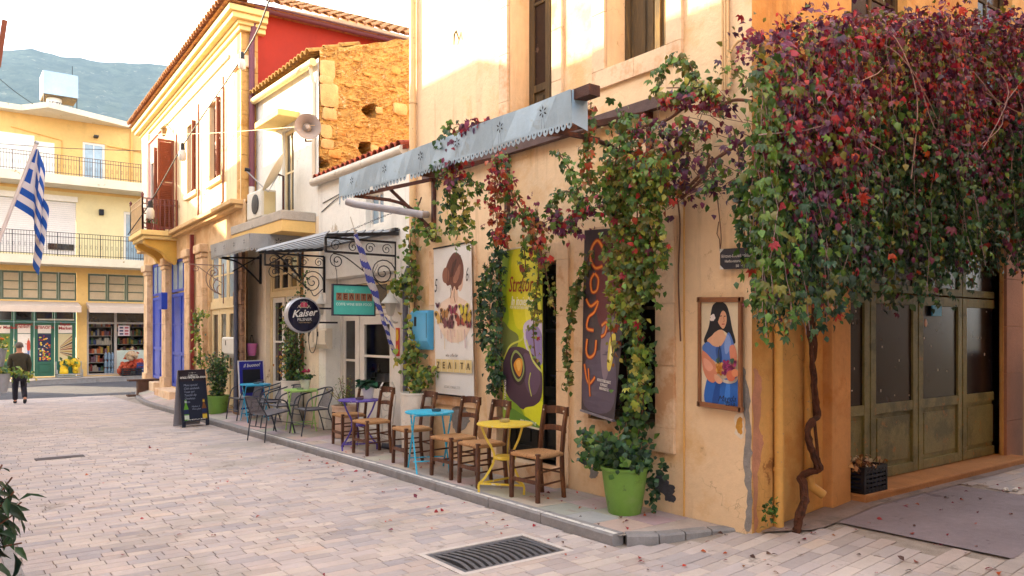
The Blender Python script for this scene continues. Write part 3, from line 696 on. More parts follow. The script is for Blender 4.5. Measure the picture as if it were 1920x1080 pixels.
# peeled patches of the corner
def patch(P, pts, m, parent, name='bare_patch', d=-.004):
    c_ = (sum(p[0] for p in pts) / len(pts), sum(p[1] for p in pts) / len(pts)); o_ = []
    for k, p in enumerate(spline(pts, True, 7)):
        j = 1 + .30 * noise.noise(Vector((p[0] * .31, p[1] * .31, d * 900))) + .18 * noise.noise(Vector((p[0] * .9, p[1] * .9, d * 500))); o_.append((c_[0] + (p[0] - c_[0]) * j + 4.5 * noise.noise(Vector((p[0] * .2, p[1] * .07, d * 700))), p[1] + 3 * noise.noise(Vector((p[0] * .5, p[1] * .4, 3)))))
    q = MB(); q.ngon([P.p(*P.uv(*p), d) for p in o_]); return q.build(name, m, parent)
grey_patch = mat('bare_render', '#8d8784', .95, .2, 12, .6, 50)
dark_patch = mat('dark_damp', '#4c4a50', .95, .25, 12, .4, 50)
patch(F, [(1391, 700), (1397, 690), (1402, 720), (1407, 760), (1409, 830), (1408, 900), (1410, 985), (1398, 990), (1401, 930), (1395, 860), (1399, 800), (1392, 745)], grey_patch, cafe)
patch(F, [(1378, 782), (1392, 776), (1396, 800), (1392, 822), (1380, 815)], mat('patch_white', '#e3d2bf', .9, .1, 9), cafe, d=-.0055)
patch(F, [(1383, 786), (1391, 783), (1394, 800), (1390, 815), (1384, 808)], mat('patch_yellow', '#c9903a', .95, .2, 14, .5, 60), cafe, d=-.007)
patch(F, [(1226, 900), (1238, 880), (1252, 898), (1262, 915), (1268, 940), (1252, 938), (1240, 922), (1232, 938)], dark_patch, cafe)
patch(F, [(1104, 672), (1112, 655), (1119, 672), (1117, 700), (1106, 706)], grey_patch, cafe)
patch(F, [(1106, 880), (1118, 876), (1122, 890), (1110, 897)], grey_patch, cafe)
patch(F, [(846, 772), (862, 760), (880, 775), (874, 800), (858, 812), (848, 796)], grey_patch, cafe)
patch(F, [(895, 800), (915, 790), (925, 815), (905, 830)], mat('patch_tan', '#b98d62', .95, .15, 9, .4, 50), cafe)
patch(S, [(1416, 690), (1428, 720), (1424, 800), (1430, 830), (1420, 900), (1418, 985), (1412, 985), (1412, 720)], mat('patch_salmon', '#c88e72', .9, .15, 9, .4, 50), cafe)
# vertical joint line and cable left of the painting
q = MB(); q.tube([F.p(*F.uv(1284, v), -.012) for v in (370, 520, 700, 860, 985)], .008, 5); q.build('cable', pipe_ochre, cafe)
# conduits high on the wall and their bend round the corner
for k in range(3):
    q = MB(); uu = 1357 + 5 * k
    q.tube([F.p(*F.uv(uu, v), -.02) for v in (-60, 40, 90 + 5 * k, 170)], .011, 6); q.build('conduit', pipe_cream, cafe)
q = MB(); a, z = F.uv(1372, 104)
q.tube([F.p(a, z - .3, -.03), F.p(a, z, -.03), F.p(a - .04, z + .06, -.03), F.p(4.2, z + .09, -.03), F.p(4.06, z + .1, -.03), Vector((5.66, 4.04, z + .1)), Vector((6.3, 4.05, z + .05))], .014, 6); q.build('conduit', pipe_cream, cafe)
q = MB(); a, z = F.uv(860, 68); q.tube([F.p(a + .07, z - .10, -.03), F.p(a + .03, z + .02, -.05), F.p(a, z + .06, -.04), F.p(a - .05, z - .06, -.03)], [.007, .012, .012, .008], 5); q.build('hook', wood_old, cafe)
# downpipes
def downpipe(pts, r, m, label, brackets=()):
    t = T('downpipe', label, 'pipe', Vector(pts[-1])); q = MB(); q.tube(pts, r, 12); q.build('pipe', m, t, smooth=True)
    for b in brackets:
        q = MB(); q.tube([Vector(b) + Vector((0, 0, -.015)), Vector(b) + Vector((0, 0, .015))], r * 1.22, 12); q.build('bracket', m, t, smooth=True)
    return t
a = F.uv(774, 300, -.06)[0]
downpipe([F.p(a, 8.4, -.06), F.p(a, 5.0, -.06), F.p(a, 3.4, -.06), F.p(a, .12, -.06)], .045, pipe_cream, 'cream downpipe at the far end of the peach cafe wall', [F.p(a, z, -.06) for z in (5.1, 3.6, 2.0)])
a = F.uv(760, 600, -.09)[0]
downpipe([F.p(a, 2.75, -.03), F.p(a, 2.6, -.09), F.p(a, .5, -.09), F.p(a, .16, -.09), F.p(a + .0, .13, -.2), F.p(a + .35, .13, -.28)], .04, pipe_grey, 'slate grey downpipe beside the blue cabinet and cream pot', [F.p(a, z, -.09) for z in (2.3, 1.2)])
downpipe([PX(800, 402, 5.60), PX(790, 402, 5.3), PX(720, 391, 4.98), PX(665, 383, 4.7), PX(650, 378, 4.62)], .05, mat('pipe_tin', '#aca7ac', .5, .1, 8, stain=('#9a6a4a', .12, 9)), 'tilted grey tin rainwater spout sticking out under the awning')
a = S.uv(1461, 800, -.055)[0]
downpipe([S.p(a, 3.6, -.055), S.p(a, 2.0, -.055), S.p(a, .06, -.055)], .042, pipe_ochre, 'straight ochre downpipe nearest the peeling corner', [S.p(a, z, -.055) for z in (1.86, .6)])
a = S.uv(1517, 800, -.06)[0]
downpipe([S.p(a, 3.6, -.06), S.p(a, 2.0, -.06), S.p(a, .5, -.06), S.p(a + .02, .40, -.07), S.p(a + .1, .32, -.14)], .042, pipe_ochre, 'ochre downpipe with open elbow that the old vine trunk winds round', [S.p(a, z, -.06) for z in (2.1, 1.5)])
# ---------------------------------------------------- low white annex with the teal sign
annex = T('annex_house', 'low white shop house with tiled eave between cafe and stone gable', 'house', (XF, 11.6, 0))
aops = [(10.42, 13.0, .05, 2.74, .34), (10.80, 11.42, 3.46, 4.05, .16)]
m = MB(); wallq(m, F, 10.004, 13.3, -.1, 4.5, aops)
m.poly([(XF, 10.004, 4.5), (XF, 13.3, 4.5), (9.5, 13.3, 5.2), (9.5, 10.004, 5.2)])
m.poly([F.p(10.80, 3.46, .3), F.p(11.42, 3.46, .3), F.p(11.42, 4.05, .3), F.p(10.80, 4.05, .3)])
m.build('wall', plaster_white, annex)
m = MB(); x0, x1 = XF + .34, 8.2                             # room behind the glazing
for q in ([(x1, 10.1, .05), (x1, 13.2, .05), (x1, 13.2, 2.9), (x1, 10.1, 2.9)], [(x0, 10.1, .05), (x1, 10.1, .05), (x1, 10.1, 2.9), (x0, 10.1, 2.9)], [(x0, 13.2, .05), (x1, 13.2, .05), (x1, 13.2, 2.9), (x0, 13.2, 2.9)], [(x0, 10.1, .06), (x1, 10.1, .06), (x1, 13.2, .06), (x0, 13.2, .06)], [(x0, 10.1, 2.9), (x1, 10.1, 2.9), (x1, 13.2, 2.9), (x0, 13.2, 2.9)]): m.poly(q)
m.build('room', mat('room_plaster', '#6d5f54', .9, .1), annex)
window(F, 10.81, 11.41, 3.47, 4.04, .08, annex, wood_white, glass_sky, 2, 1, .06)
m = MB(); q = [(10.42, 10.52), (12.9, 13.0)]                # glazed front: posts, transom and leaves
for a0, a1 in q: m.pbox(F, a0, a1, .06, 2.73, .27, .34)
m.pbox(F, 10.52, 12.9, 2.63, 2.73, .275, .335); m.pbox(F, 10.52, 12.9, 2.10, 2.18, .275, .335); m.pbox(F, 12.22, 12.30, .06, 2.10, .272, .338)
m.build('shop_frame', wood_white, annex)
gl_shop = mat('shop_glass', '#241d1b', .05, .2, 2, spec=.6)
for a0, a1, h in ((12.55, 12.89, '#c99a2e'), (12.0, 12.54, '#51423a'), (11.2, 11.98, '#3a302b'), (10.53, 11.18, '#3a302b')):
    w_ = frame_mb(F, a0, a1, 2.19, 2.62, .29, .035).build('transom_window', wood_cream, annex); p_ = MB(); p_.pbox(F, a0 + .03, a1 - .03, 2.22, 2.59, .305, .315); p_.build('pane', mat('transom_' + h, h, .15, .2, 4), w_)
door_leaf(F, 12.31, 12.89, .07, 2.09, .28, annex, wood_white, gl_shop, kick=.55, st=.09, nz=2)
cl = mat('clear_glass', '#ffffff', .02, 0, spec=.5); cl.node_tree.nodes['Principled BSDF'].inputs['Transmission Weight'].default_value = 1; cl.node_tree.nodes['Principled BSDF'].inputs['IOR'].default_value = 1.05
door_leaf(F, 10.98, 12.21, .07, 2.09, .28, annex, wood_white, cl, kick=.8, st=.16, nz=2)
door_leaf(F, 10.53, 10.96, .07, 2.09, .28, annex, wood_white, gl_shop, kick=.8, st=.09, nz=2)
m = MB(); m.box(6.35, 7.0, 10.6, 12.6, .06, .92); m.build('counter', mat('counter_wood', '#3e3029', .6), annex)
# tiled eave and gutter
m = MB(); m.tube([Vector((XF - .08, 10.02, 4.47)), Vector((XF - .08, 13.38, 4.50))], .075, 10); m.build('gutter', gutter_white, annex, smooth=True)
ta = tile_mesh('roof_tile', .085, .4, tile_red)
def tiles(par, me, P0, along_, up_, n, pitch, rows, rowstep, name='roof_tile', jit=.008):
    ax = Vector(along_).normalized(); uy = Vector(up_).normalized(); nz_ = ax.cross(uy).normalized()
    if nz_.z < 0: nz_ = -nz_; 
    x_ = uy.cross(nz_).normalized(); B = Matrix((x_, uy, nz_)).transposed().to_4x4()
    for r_ in range(rows):
        for k in range(n):
            o = bpy.data.objects.new(name, me); col.objects.link(o); o.parent = par
            if par.type == 'EMPTY': o.matrix_parent_inverse = par.matrix_basis.inverted()
            Mx = B @ Matrix.Rotation(rg.uniform(-.03, .03), 4, 'Z'); Mx.translation = Vector(P0) + ax * (k * pitch) + uy * (r_ * rowstep + rg.uniform(-jit, jit)) + nz_ * (.012 * r_ + rg.uniform(0, jit)); o.matrix_basis = Mx
tiles(annex, ta, (XF - .12, 10.1, 4.53), (0, 1, 0), (.98, 0, .19), 17, .192, 3, .34)
m = MB(); m.hexa([(XF - .1, 10.01, 4.47), (9.5, 10.01, 5.2), (9.5, 13.29, 5.2), (XF - .1, 13.29, 4.47), (XF - .1, 10.01, 4.53), (9.5, 10.01, 5.26), (9.5, 13.29, 5.26), (XF - .1, 13.29, 4.53)]); m.build('roof', tile_red, annex)
m = MB(); m.pbox(F, 10.21, 10.41, .03, 3.2, -.03, .01); m.build('corner_trim', wood_white, annex)
m = MB(); m.tube([F.p(13.1, 4.1, -.01), F.p(12.4, 4.16, -.015), F.p(12.0, 4.22, -.012), F.p(11.5, 4.3, -.01)], .008, 5); m.tube([F.p(13.15, 3.95, -.01), F.p(12.6, 4.08, -.015), F.p(12.2, 4.14, -.012), F.p(12.1, 4.4, -.01)], .008, 5); m.build('cable', iron_dark, annex)
# ---------------------------------------------------- taller white house with rubble gable
wh = T('white_house', 'tall narrow white house with bare golden rubble stone gable', 'house', (XF, 15, 0))
wops = [(14.0, 16.05, .08, 3.45, .2), (14.5, 15.12, 4.12, 5.78, .14)]
m = MB(); wallq(m, F, 13.304, 16.66, 3.9, 6.75, wops[1:]); m.build('wall', plaster_white, wh)
m = MB(); wallq(m, F, 13.304, 17.2, -.1, 3.9, wops[:1])
m.poly([F.p(14.0, .08, .6), F.p(16.05, .08, .6), F.p(16.05, 3.45, .6), F.p(14.0, 3.45, .6)]); m.poly([F.p(14.5, 4.12, .5), F.p(15.12, 4.12, .5), F.p(15.12, 5.78, .5), F.p(14.5, 5.78, .5)])
m.build('ground_floor_wall', plaster_pale, wh)
# rubble gable facing the viewer: relief mesh with stones proud of it and two putlog holes
mb = MB(); nx, nz_ = 190, 130; X0, X1, Z0 = XF + .02, 10.2, 4.3
holes = [(PY(695, 207, 13.3), .13), (PY(685, 278, 13.3), .12), (PY(604, 305, 13.3), .1)]
def topz(x): return 6.90 + (x - XF) * .33 + .04 * noise.noise(Vector((x * 3, 0, 0)))
for j in range(nz_ + 1):
    for i in range(nx + 1):
        x = X0 + (X1 - X0) * i / nx; zt = topz(x); z = Z0 + (zt - Z0) * j / nz_
        h = .028 * noise.fractal(Vector((x * 4.2, 1.7, z * 5.8)), .7, 2, 6) + .012 * (noise.cell(Vector((x * 6.5, 3, z * 9 + .3 * math.sin(x * 9)))) - .5) + .022 * noise.noise(Vector((x * 11, 0, z * 34))) + .016 * noise.noise(Vector((x * 26, 4, z * 40)))
        y = 13.3 - max(-.02, h)
        for hp, hr in holes:
            dd = math.hypot((x - hp.x) / 1.1, z - hp.z) + .04 * noise.noise(Vector((x * 9, 7, z * 9)))
            if dd < hr: y = 13.3 + .55 * min(1, (hr - dd) / .02)
        mb.v.append((x, y, z))
for j in range(nz_):
    for i in range(nx): a = j * (nx + 1) + i; mb.f.append((a, a + 1, a + nx + 2, a + nx + 1)); mb.m.append(0)
gab = mb.build('gable_wall', rubble_mat, wh)
def rock(c, sx, sz, dpt, seed, m, parent, name='stone'):
    q = MB(); q.ball((0, 0, 0), 1, 6); rr = random.Random(seed); vv = []
    for p in q.v:
        k = 1 + .22 * noise.noise(Vector(p) * 1.7 + Vector((seed * 3.1, 0, 0)))
        bx = [math.copysign(abs(t) ** .5, t) for t in p]; vv.append((c[0] + bx[0] * sx * k, c[1] + bx[1] * dpt * (.4 if sx < .13 else .8), c[2] + bx[2] * sz * (k + .1 * rr.uniform(-1, 1))))
    q.v = vv; return q.build(name, m, parent, smooth=True)
stone_a = mat('gable_stone', '#cf9c58', .95, .2, 5, .6, 30, c2=('#b07a36', .4, 5)); stone_b = mat('gable_stone_pale', '#d9b078', .95, .18, 5, .6, 30)
qz = [(520, 470, 22, 20), (535, 335, 28, 30), (548, 215, 30, 20)]
for k, (u, v, su, sv_) in enumerate([(615, 130, 16, 16), (617, 178, 20, 22), (618, 214, 15, 11), (612, 150, 14, 9), (612, 246, 12, 12), (614, 270, 13, 9), (742, 132, 11, 7), (711, 207, 8, 6), (750, 205, 16, 12), (702, 279, 8, 7), (668, 112, 8, 3), (655, 160, 9, 3), (640, 250, 9, 4), (735, 168, 8, 3), (690, 140, 8, 3), (662, 186, 9, 3), (673, 235, 9, 3), (628, 290, 14, 8)]):
    c = PY(u, v, 13.29); rock(c, su * .0098, sv_ * .0098, .035, k, stone_b if k < 6 or k in (7, 8, 9) else stone_a, gab)
m = MB(); m.poly([(XF, 16.6, 6.75), (XF, 13.3, 6.75), (10.2, 13.3, 8.35), (10.2, 16.6, 8.35)]); m.poly([(10.2, 13.3, 3), (10.2, 16.6, 3), (10.2, 16.6, 8.35), (10.2, 13.3, 8.35)]); m.poly([(XF, 14.2, 0), (10.2, 14.2, 0), (10.2, 14.2, 8.2), (XF, 14.2, 6.7)]); m.build('roof', tile_mat, wh)
ty = tile_mesh('roof_tile', .09, .4, mat('tile_golden', '#a9803e', .85, .2, 9, .4, 40, c2=('#7d5a2c', .4, 7)))
tiles(wh, ty, (XF - .17, 13.42, 6.83), (0, 1, 0), (.95, 0, .31), 17, .19, 3, .34)
m = MB(); m.tube([Vector((XF - .10, 13.32, 6.66)), Vector((XF - .10, 16.55, 6.72))], .07, 10); m.build('gutter', mat('gutter_cream', '#dcc694', .6, .1, 6), wh, smooth=True)
m = MB(); m.tube([Vector((XF - .10, 13.46, 6.62)), Vector((XF - .03, 13.46, 6.3)), Vector((XF - .03, 13.46, 4.6))], .035, 8); m.build('downpipe', plastic_cream, wh, smooth=True)
m = MB(); m.pbox(F, 14.2, 15.5, 5.86, 5.98, -.42, .0); m.build('window_hood', mat('hood_cream', '#e0c37c', .85, .1, 3, .2, 30), wh, bevel=.01)
window(F, 14.51, 15.11, 4.13, 5.77, .06, wh, wood_cream, glass, 2, 2, .07, name='window')
slab = MB(); slab.box(4.97, XF - .002, 13.42, 16.3, 3.80, 3.97); slab.build('balcony_slab', concrete, wh, bevel=.015)
m = MB(); m.box(4.99, XF - .004, 13.44, 16.28, 3.60, 3.798); m.build('slab_underside', plaster_yellow, wh)
m = MB(); m.pbox(F, 14.0, 14.1, .09, 3.44, .09, .18); m.pbox(F, 15.95, 16.05, .09, 3.44, .09, .18); m.pbox(F, 14.1, 15.95, 3.34, 3.44, .095, .175); m.pbox(F, 14.1, 15.95, 2.52, 2.64, .07, .175); m.build('door_frame', wood_cream, wh)
for k in range(4):
    a0 = 14.1 + k * 1.85 / 4; window(F, a0 + .01, a0 + 1.85 / 4 - .01, 2.65, 3.33, .11, wh, wood_cream, glass, 1, 2, .05, name='transom_window')
door_leaf(F, 14.11, 14.56, .1, 2.51, .11, wh, wood_white, glass, .7, .09, 2); door_leaf(F, 14.58, 15.30, .1, 2.51, .16, wh, wood_white, gl_shop, .5, .12, 1); door_leaf(F, 15.32, 15.94, .1, 2.51, .11, wh, wood_white, glass, .7, .1, 2)
# ---------------------------------------------------- neoclassical building with balcony
neo = T('neoclassical_building', 'cream two storey neoclassical building with tiled eaves and red side wall', 'building', (5.3, 16.67, 0))
LN = 11.45
nops = [(1.48, 2.50, 5.36, 7.20, .16), (3.88, 4.85, 5.40, 7.20, .16), (6.45, 7.65, 4.72, 7.2, .16), (8.75, 9.75, 5.3, 7.1, .16), (.55, 2.70, .15, 3.75, .14), (5.0, 7.22, .25, 3.85, .10), (8.0, 10.1, .35, 3.95, .10)]
m = MB(); wallq(m, N, 0, 8.1, 4.6, 8.2, nops[:3]); m.build('wall', plaster_neo, neo)
m = MB(); wallq(m, N, 8.1, 10.4, 4.6, 7.9, nops[3:4]); m.build('painted_wall', plaster_pink, neo); neo.children
m = MB(); wallq(m, N, 8.1, LN, 7.9, 8.2); wallq(m, N, 10.4, LN, 4.6, 7.9); m.build('upper_wall', plaster_neo, neo)
m = MB(); wallq(m, N, -.35, LN, -.3, 4.6, nops[4:])
for o in nops: m.poly([N.p(o[0], o[2], .4), N.p(o[1], o[2], .4), N.p(o[1], o[3], .4), N.p(o[0], o[3], .4)])
e0, e1 = N.p(LN, 0), N.p(LN, 0, 8); m.poly([(e0.x, e0.y, -.3), (e1.x, e1.y, -.3), (e1.x, e1.y, 8.6), (e0.x, e0.y, 8.6)])
m.build('ground_floor_wall', mat('plaster_worn', '#d9b78c', .9, .12, 1.6, .35, 20, c2=('#c49a6c', .4, 1.3)), neo)
# quoins of the near corner (they face the viewer), then the red side wall
z = 4.6; k = 0
while z < 8.15:
    h = (.46, .52, .40)[k % 3]; z1 = min(z + h, 8.2); q = MB(); q.box(5.302, 5.66, 16.655, 16.95, z + .003, z1 - .003); q.build('quoin', quoin_mat, neo, bevel=.006); z = z1; k += 1
q = MB(); q.pbox(N, -.06, .5, 7.45, 7.7, -.07, .3); q.build('quoin_cap', stone_trim, neo, bevel=.02)
m = MB(); m.poly([(5.5, 16.69, 3.8), (13, 16.69, 3.8), (13, 16.69, 8.86), (5.5, 16.69, 8.78)]); m.build('side_wall', plaster_red, neo)
# cornice, roof, tiles
q = MB(); q.pbox(N, -.10, LN + .1, 8.2, 8.30, -.06, .5); q.pbox(N, -.16, LN + .16, 8.302, 8.38, -.11, .5); q.pbox(N, -.26, LN + .26, 8.382, 8.50, -.24, .5); q.pbox(N, -.32, LN + .32, 8.502, 8.63, -.32, .5); q.build('cornice', mat('cornice_cream', '#e6c786', .8, .08, 3, .2, 30), neo, bevel=.015)
rf = MB(); A_ = N.p(-.4, 8.66, -.40); B_ = N.p(LN + .4, 8.66, -.40); D_ = Vector((13.5, 16.3, 8.82)); E_ = Vector((14, 28.6, 8.7)); T1 = Vector((9.5, 20.3, 10.6)); T2 = Vector((9.8, 24.5, 10.6))
for t in ((A_, B_, T2, T1), (A_, T1, D_), (D_, T1, T2, E_), (B_, E_, T2)): rf.poly(t)
rf.poly((A_, D_, E_, B_)); rf.build('roof', tile_mat, neo)
tn = tile_mesh('roof_tile', .10, .45, tile_mat)
up = (T1 - A_); up = Vector((.93, 0, .45)); tiles(neo, tn, N.p(-.3, 8.68, -.46), N.e, up, 56, .215, 2, .38)
up2 = Vector((0, .90, .44)); tiles(neo, tn, (5.25, 16.18, 8.74), (1, 0, .018), up2, 26, .215, 4, .36)
q = MB(); q.tube([Vector((5.5, 16.42, 8.68)), Vector((10.8, 16.42, 8.76))], .075, 10); q.tube([Vector((5.56, 16.44, 8.66)), Vector((5.55, 16.55, 8.4)), Vector((5.50, 16.58, 8.0)), Vector((5.50, 16.58, 4.9))], .06, 10); q.build('gutter', pipe_plum, neo, smooth=True)
q = MB(); q.tube([Vector((5.50, 16.58, 4.9)), Vector((5.50, 16.58, 4.0))], .062, 10); q.build('downpipe', plastic_white, neo, smooth=True)
# ledge between the storeys
q = MB(); q.pbox(N, -.12, 6.2, 4.42, 4.50, -.16, .02); q.pbox(N, -.16, 6.2, 4.502, 4.60, -.26, .02); q.build('ledge', mat('ledge_stone', '#d2ac78', .85, .12, 3, .3, 30), neo, bevel=.015)
q = MB(); q.pbox(N, 8.1, LN + .1, 4.42, 4.6, -.2, .02); q.build('ledge', MATS['ledge_stone'], neo, bevel=.015)
q = MB(); q.pbox(N, .85, 10.6, 7.88, 7.95, -.045, .01); q.build('string_course', stone_trim, neo)
for o in nops[:2]:
    trim(N, o[0], o[1], o[2], o[3], .16, neo, wood_cream, sides='lrt', name='architrave', d=-.05, blk=3)
    q = MB(); q.pbox(N, o[0] - .2, o[1] + .2, o[2] - .12, o[2], -.10, .01); q.build('sill', wood_cream, neo, bevel=.01)
    q = MB(); q.pbox(N, o[0] - .08, o[1] + .08, 4.66, o[2] - .16, -.03, .01); q.build('apron', plaster_neo, neo, bevel=.01)
    window(N, o[0], o[1], o[2], o[3], .1, neo, wood_shutter, glass, 2, 3, .07)
    louvre(N.p(o[1] - .02, o[2] + .03, .08), -N.e * .45 - N.i * .05, o[3] - o[2] - .06, neo, wood_shutter, w_=.44)
    louvre(N.p(o[0] + .02, o[2] + .03, -.01), -N.i, o[3] - o[2] - .06, neo, wood_shutter, w_=.13)
o = nops[2]; trim(N, o[0], o[1], o[2], o[3], .16, neo, wood_cream, sides='lrt', name='architrave', d=-.05, blk=3); window(N, o[0], o[1], o[2], o[3], .1, neo, wood_shutter, glass, 2, 3, .07, name='balcony_door')
louvre(N.p(6.44, 4.68, -.06), -N.i, 2.5, neo, wood_shutter, w_=.42); louvre(N.p(7.66, 4.68, -.06), -N.i, 2.5, neo, wood_shutter, w_=.3)
o = nops[3]; trim(N, o[0], o[1], o[2], o[3], .18, neo, mat('grey_stone', '#bdb0a4', .85, .1, 4), sides='lrtb', name='architrave', d=-.06, blk=3); window(N, o[0], o[1], o[2], o[3], .1, neo, wood_shutter, glass, 2, 2, .07)
q = MB(); q.pbox(N, 10.4, LN - .05, 4.62, 8.19, -.07, .01); q.build('pilaster', plaster_pale, neo, bevel=.01)
for a, z0, z1 in ((1.2, 4.75, 7.55), (3.55, 4.7, 7.5), (6.1, 4.7, 7.3)):
    q = MB(); q.tube([N.p(a, z1, -.06), N.p(a, z0, -.06), N.p(a, z0 - .06, -.1)], .022, 6); q.build('rain_pipe', wood_shutter, neo)
# pillars of the ground floor
pil_m = mat('pillar_stone', '#dcb993', .9, .14, 3, .4, 30, c2=('#c39a72', .35, 3))
for a0 in (2.88, 4.30, 7.28, 10.15):
    p_ = MB(); p_.pbox(N, a0 - .05, a0 + .60, -.1, .5, -.17, .02); pl = p_.build('pillar', pil_m, neo, bevel=.02)
    zz = .502
    for hh in (.72, .8, .66, .94):
        p_ = MB(); p_.pbox(N, a0, a0 + .55, zz, zz + hh - .004, -.12, .02); p_.build('block', pil_m, pl, bevel=.01); zz += hh
    p_ = MB(); p_.pbox(N, a0 - .03, a0 + .58, 3.624, 3.74, -.15, .02); p_.pbox(N, a0 - .07, a0 + .62, 3.742, 3.95, -.20, .02); p_.build('capital', pil_m, pl, bevel=.025)
q = MB(); q.pbox(N, 4.12, 4.22, .1, 4.3, -.12, -.03); q.build('red_pipe', mat('pipe_red', '#7a2a26', .5, .1), neo)
q = MB(); q.pbox(N, 5.2, 7.25, -.25, .22, -.42, .1); q.build('step', stone_trim, neo, bevel=.02); q = MB(); q.pbox(N, 8.1, 10.3, -.25, .32, -.3, .1); q.build('step', stone_trim, neo, bevel=.02)
for a0, a1 in ((5.02, 6.10), (6.12, 7.20)): door_leaf(N, a0, a1, .26, 2.9, .04, neo, wood_blue, wood_blue, 1.0, .1, 2, name='blue_door')
for a0, a1 in ((8.02, 9.04), (9.06, 10.09)): door_leaf(N, a0, a1, .36, 2.9, .04, neo, wood_blue, wood_blue, 1.0, .1, 2, name='blue_door')
window(N, 5.02, 7.20, 2.95, 3.84, .04, neo, wood_blue, glass_sky, 3, 1, .07, name='fanlight'); window(N, 8.02, 10.09, 2.95, 3.94, .04, neo, wood_blue, glass_sky, 3, 1, .07, name='fanlight')
q = MB(); q.pbox(N, 6.55, 6.95, 2.45, 2.92, -.36, -.20); q.build('blue_box', wood_blue, neo, bevel=.01)
for k, (a0, a1) in enumerate(((.57, 1.26), (1.28, 1.97), (1.99, 2.68))): door_leaf(N, a0, a1, .17, 2.35, .06, neo, wood_cream, glass_dusty, .8, .13, 1); window(N, a0, a1, 2.52, 3.73, .06, neo, wood_cream, glass_sky, 1, 2, .08, name='fanlight')
q = MB(); q.pbox(N, .55, 2.7, 2.352, 2.52, .03, .12); q.build('transom', wood_cream, neo)
rk = mat('pier_rough', '#8f6f58', .95, .25, 9, .8, 30, c2=('#6a4d3c', .4, 8))
z = -.1; k = 0
while z < 3.75:
    h = rg.uniform(.28, .42); q = MB(); q.pbox(N, -.30 + rg.uniform(-.01, .01), .32, z + .004, min(z + h, 3.8) - .004, -.07 + rg.uniform(-.015, .01), .02); q.build('pier_stone', rk, neo, bevel=.015); z += h
q = MB(); a = -.05; q.tube([N.p(a, 3.6, -.12), N.p(a, .12, -.12)], .045, 10); q.build('drain_pipe', pipe_grey, neo, smooth=True)
# corner balcony: slab on scrolled corbels, iron railing with its own bars
bal = MB(); bal.pbox(N, 6.15, 8.15, 4.46, 4.60, -.95, .02); bal.pbox(N, 6.22, 8.08, 4.36, 4.458, -.86, .02); bl = bal.build('balcony_slab', MATS['cornice_cream'], neo, bevel=.02)
for a0 in (6.35, 7.65):
    q = MB(); pr = spline([(0, 4.36), (-.75, 4.36), (-.78, 4.22), (-.55, 4.12), (-.35, 4.0), (-.25, 3.85), (-.08, 3.75), (0, 3.75)], True, 3)
    A1 = [N.p(a0, z, d) for d, z in pr]; A2 = [N.p(a0 + .3, z, d) for d, z in pr]
    q.ngon(A1); q.ngon(A2[::-1])
    for i in range(len(A1)): j = (i + 1) % len(A1); q.poly([A1[i], A1[j], A2[j], A2[i]])
    q.build('corbel', mat('corbel_yellow', '#d9a94e', .85, .1, 3, .2, 30), bl)
iron_red = mat('iron_red_brown', '#6e3a36', .6, .12, 9)
def railing(p, q_, z0, h, n_, m, parent, posts=True, deco=False, r=.011):
    p = Vector(p); q_ = Vector(q_); b = MB()
    for zz in ([z0 + .06, z0 + h] + ([z0 + h * .82] if deco else [])): b.bar(p + Vector((0, 0, zz)), q_ + Vector((0, 0, zz)), .03, .022)
    for i in range(n_ + 1):
        t = i / n_; c = p.lerp(q_, t); rr = r * (1.5 if i in (0, n_) and posts else 1); b.bar(c + Vector((0, 0, z0)), c + Vector((0, 0, z0 + h)), rr * 2, rr * 2)
    d_ = (q_ - p); step_ = d_.length / n_
    if deco:
        for i in range(n_):
            c = p.lerp(q_, (i + .5) / n_) + Vector((0, 0, z0 + h * .91)); e = d_.normalized()
            b.tube([c + e * (step_ * .38 * math.cos(a)) + Vector((0, 0, .07 * math.sin(a))) for a in [k * math.pi / 4 for k in range(8)]], .006, 4, closed=True)
            if i % 2 == 0:
                c = p.lerp(q_, (i + .5) / n_) + Vector((0, 0, z0 + h * .45)); b.tube([c + e * (step_ * .42 * math.cos(a)) + Vector((0, 0, .12 * math.sin(a))) for a in [k * math.pi / 4 for k in range(8)]], .006, 4, closed=True)
    return b.build('railing', m, parent)
c0, c1, c2_, c3 = (N.p(6.2, 0, 0), N.p(6.2, 0, -.9), N.p(8.1, 0, -.9), N.p(8.1, 0, 0))
railing(c0, c1, 4.60, .86, 8, iron_red, bl, deco=True); railing(c1, c2_, 4.60, .86, 16, mat('iron_sunlit', '#cdb089', .6, .1), bl, deco=True); railing(c3, c2_, 4.60, .86, 8, iron_red, bl, deco=True)  # sunlight on the front run is put into its paler colour
for c in (c1, c2_):
    q = MB(); q.lathe((c.x, c.y, 5.46), [(.02, 0), (.035, .03), (.03, .07), (.045, .10), (.01, .16)], 8); q.build('finial', iron_red, bl)
for k, a in enumerate((6.32, 6.55)):
    c = N.p(a, 4.6, -.70 + .3 * k); pot = T('flower_pot', ['small brown flower pot with leaves at the outer balcony corner', 'small red flower pot nearer the wall on the balcony'][k], 'flower pot', c, 'pots on the iron balcony'); q = MB(); q.lathe(c, [(.07, 0), (.1, .17), (.11, .19), (.09, .18)], 12); q.build('pot', mat('pot_brown%d' % k, ['#7a3c2a', '#9c2f2c'][k], .7), pot)
    foliage(pot, [(c + Vector((rg.gauss(0, .05), rg.gauss(0, .05), .18 + rg.random() * .15)), jv(1) + Vector((0, 0, .6)), jv(1) + Vector((0, 0, 1)), .07, pickc(GREEN)) for _ in range(40)], 'oval')
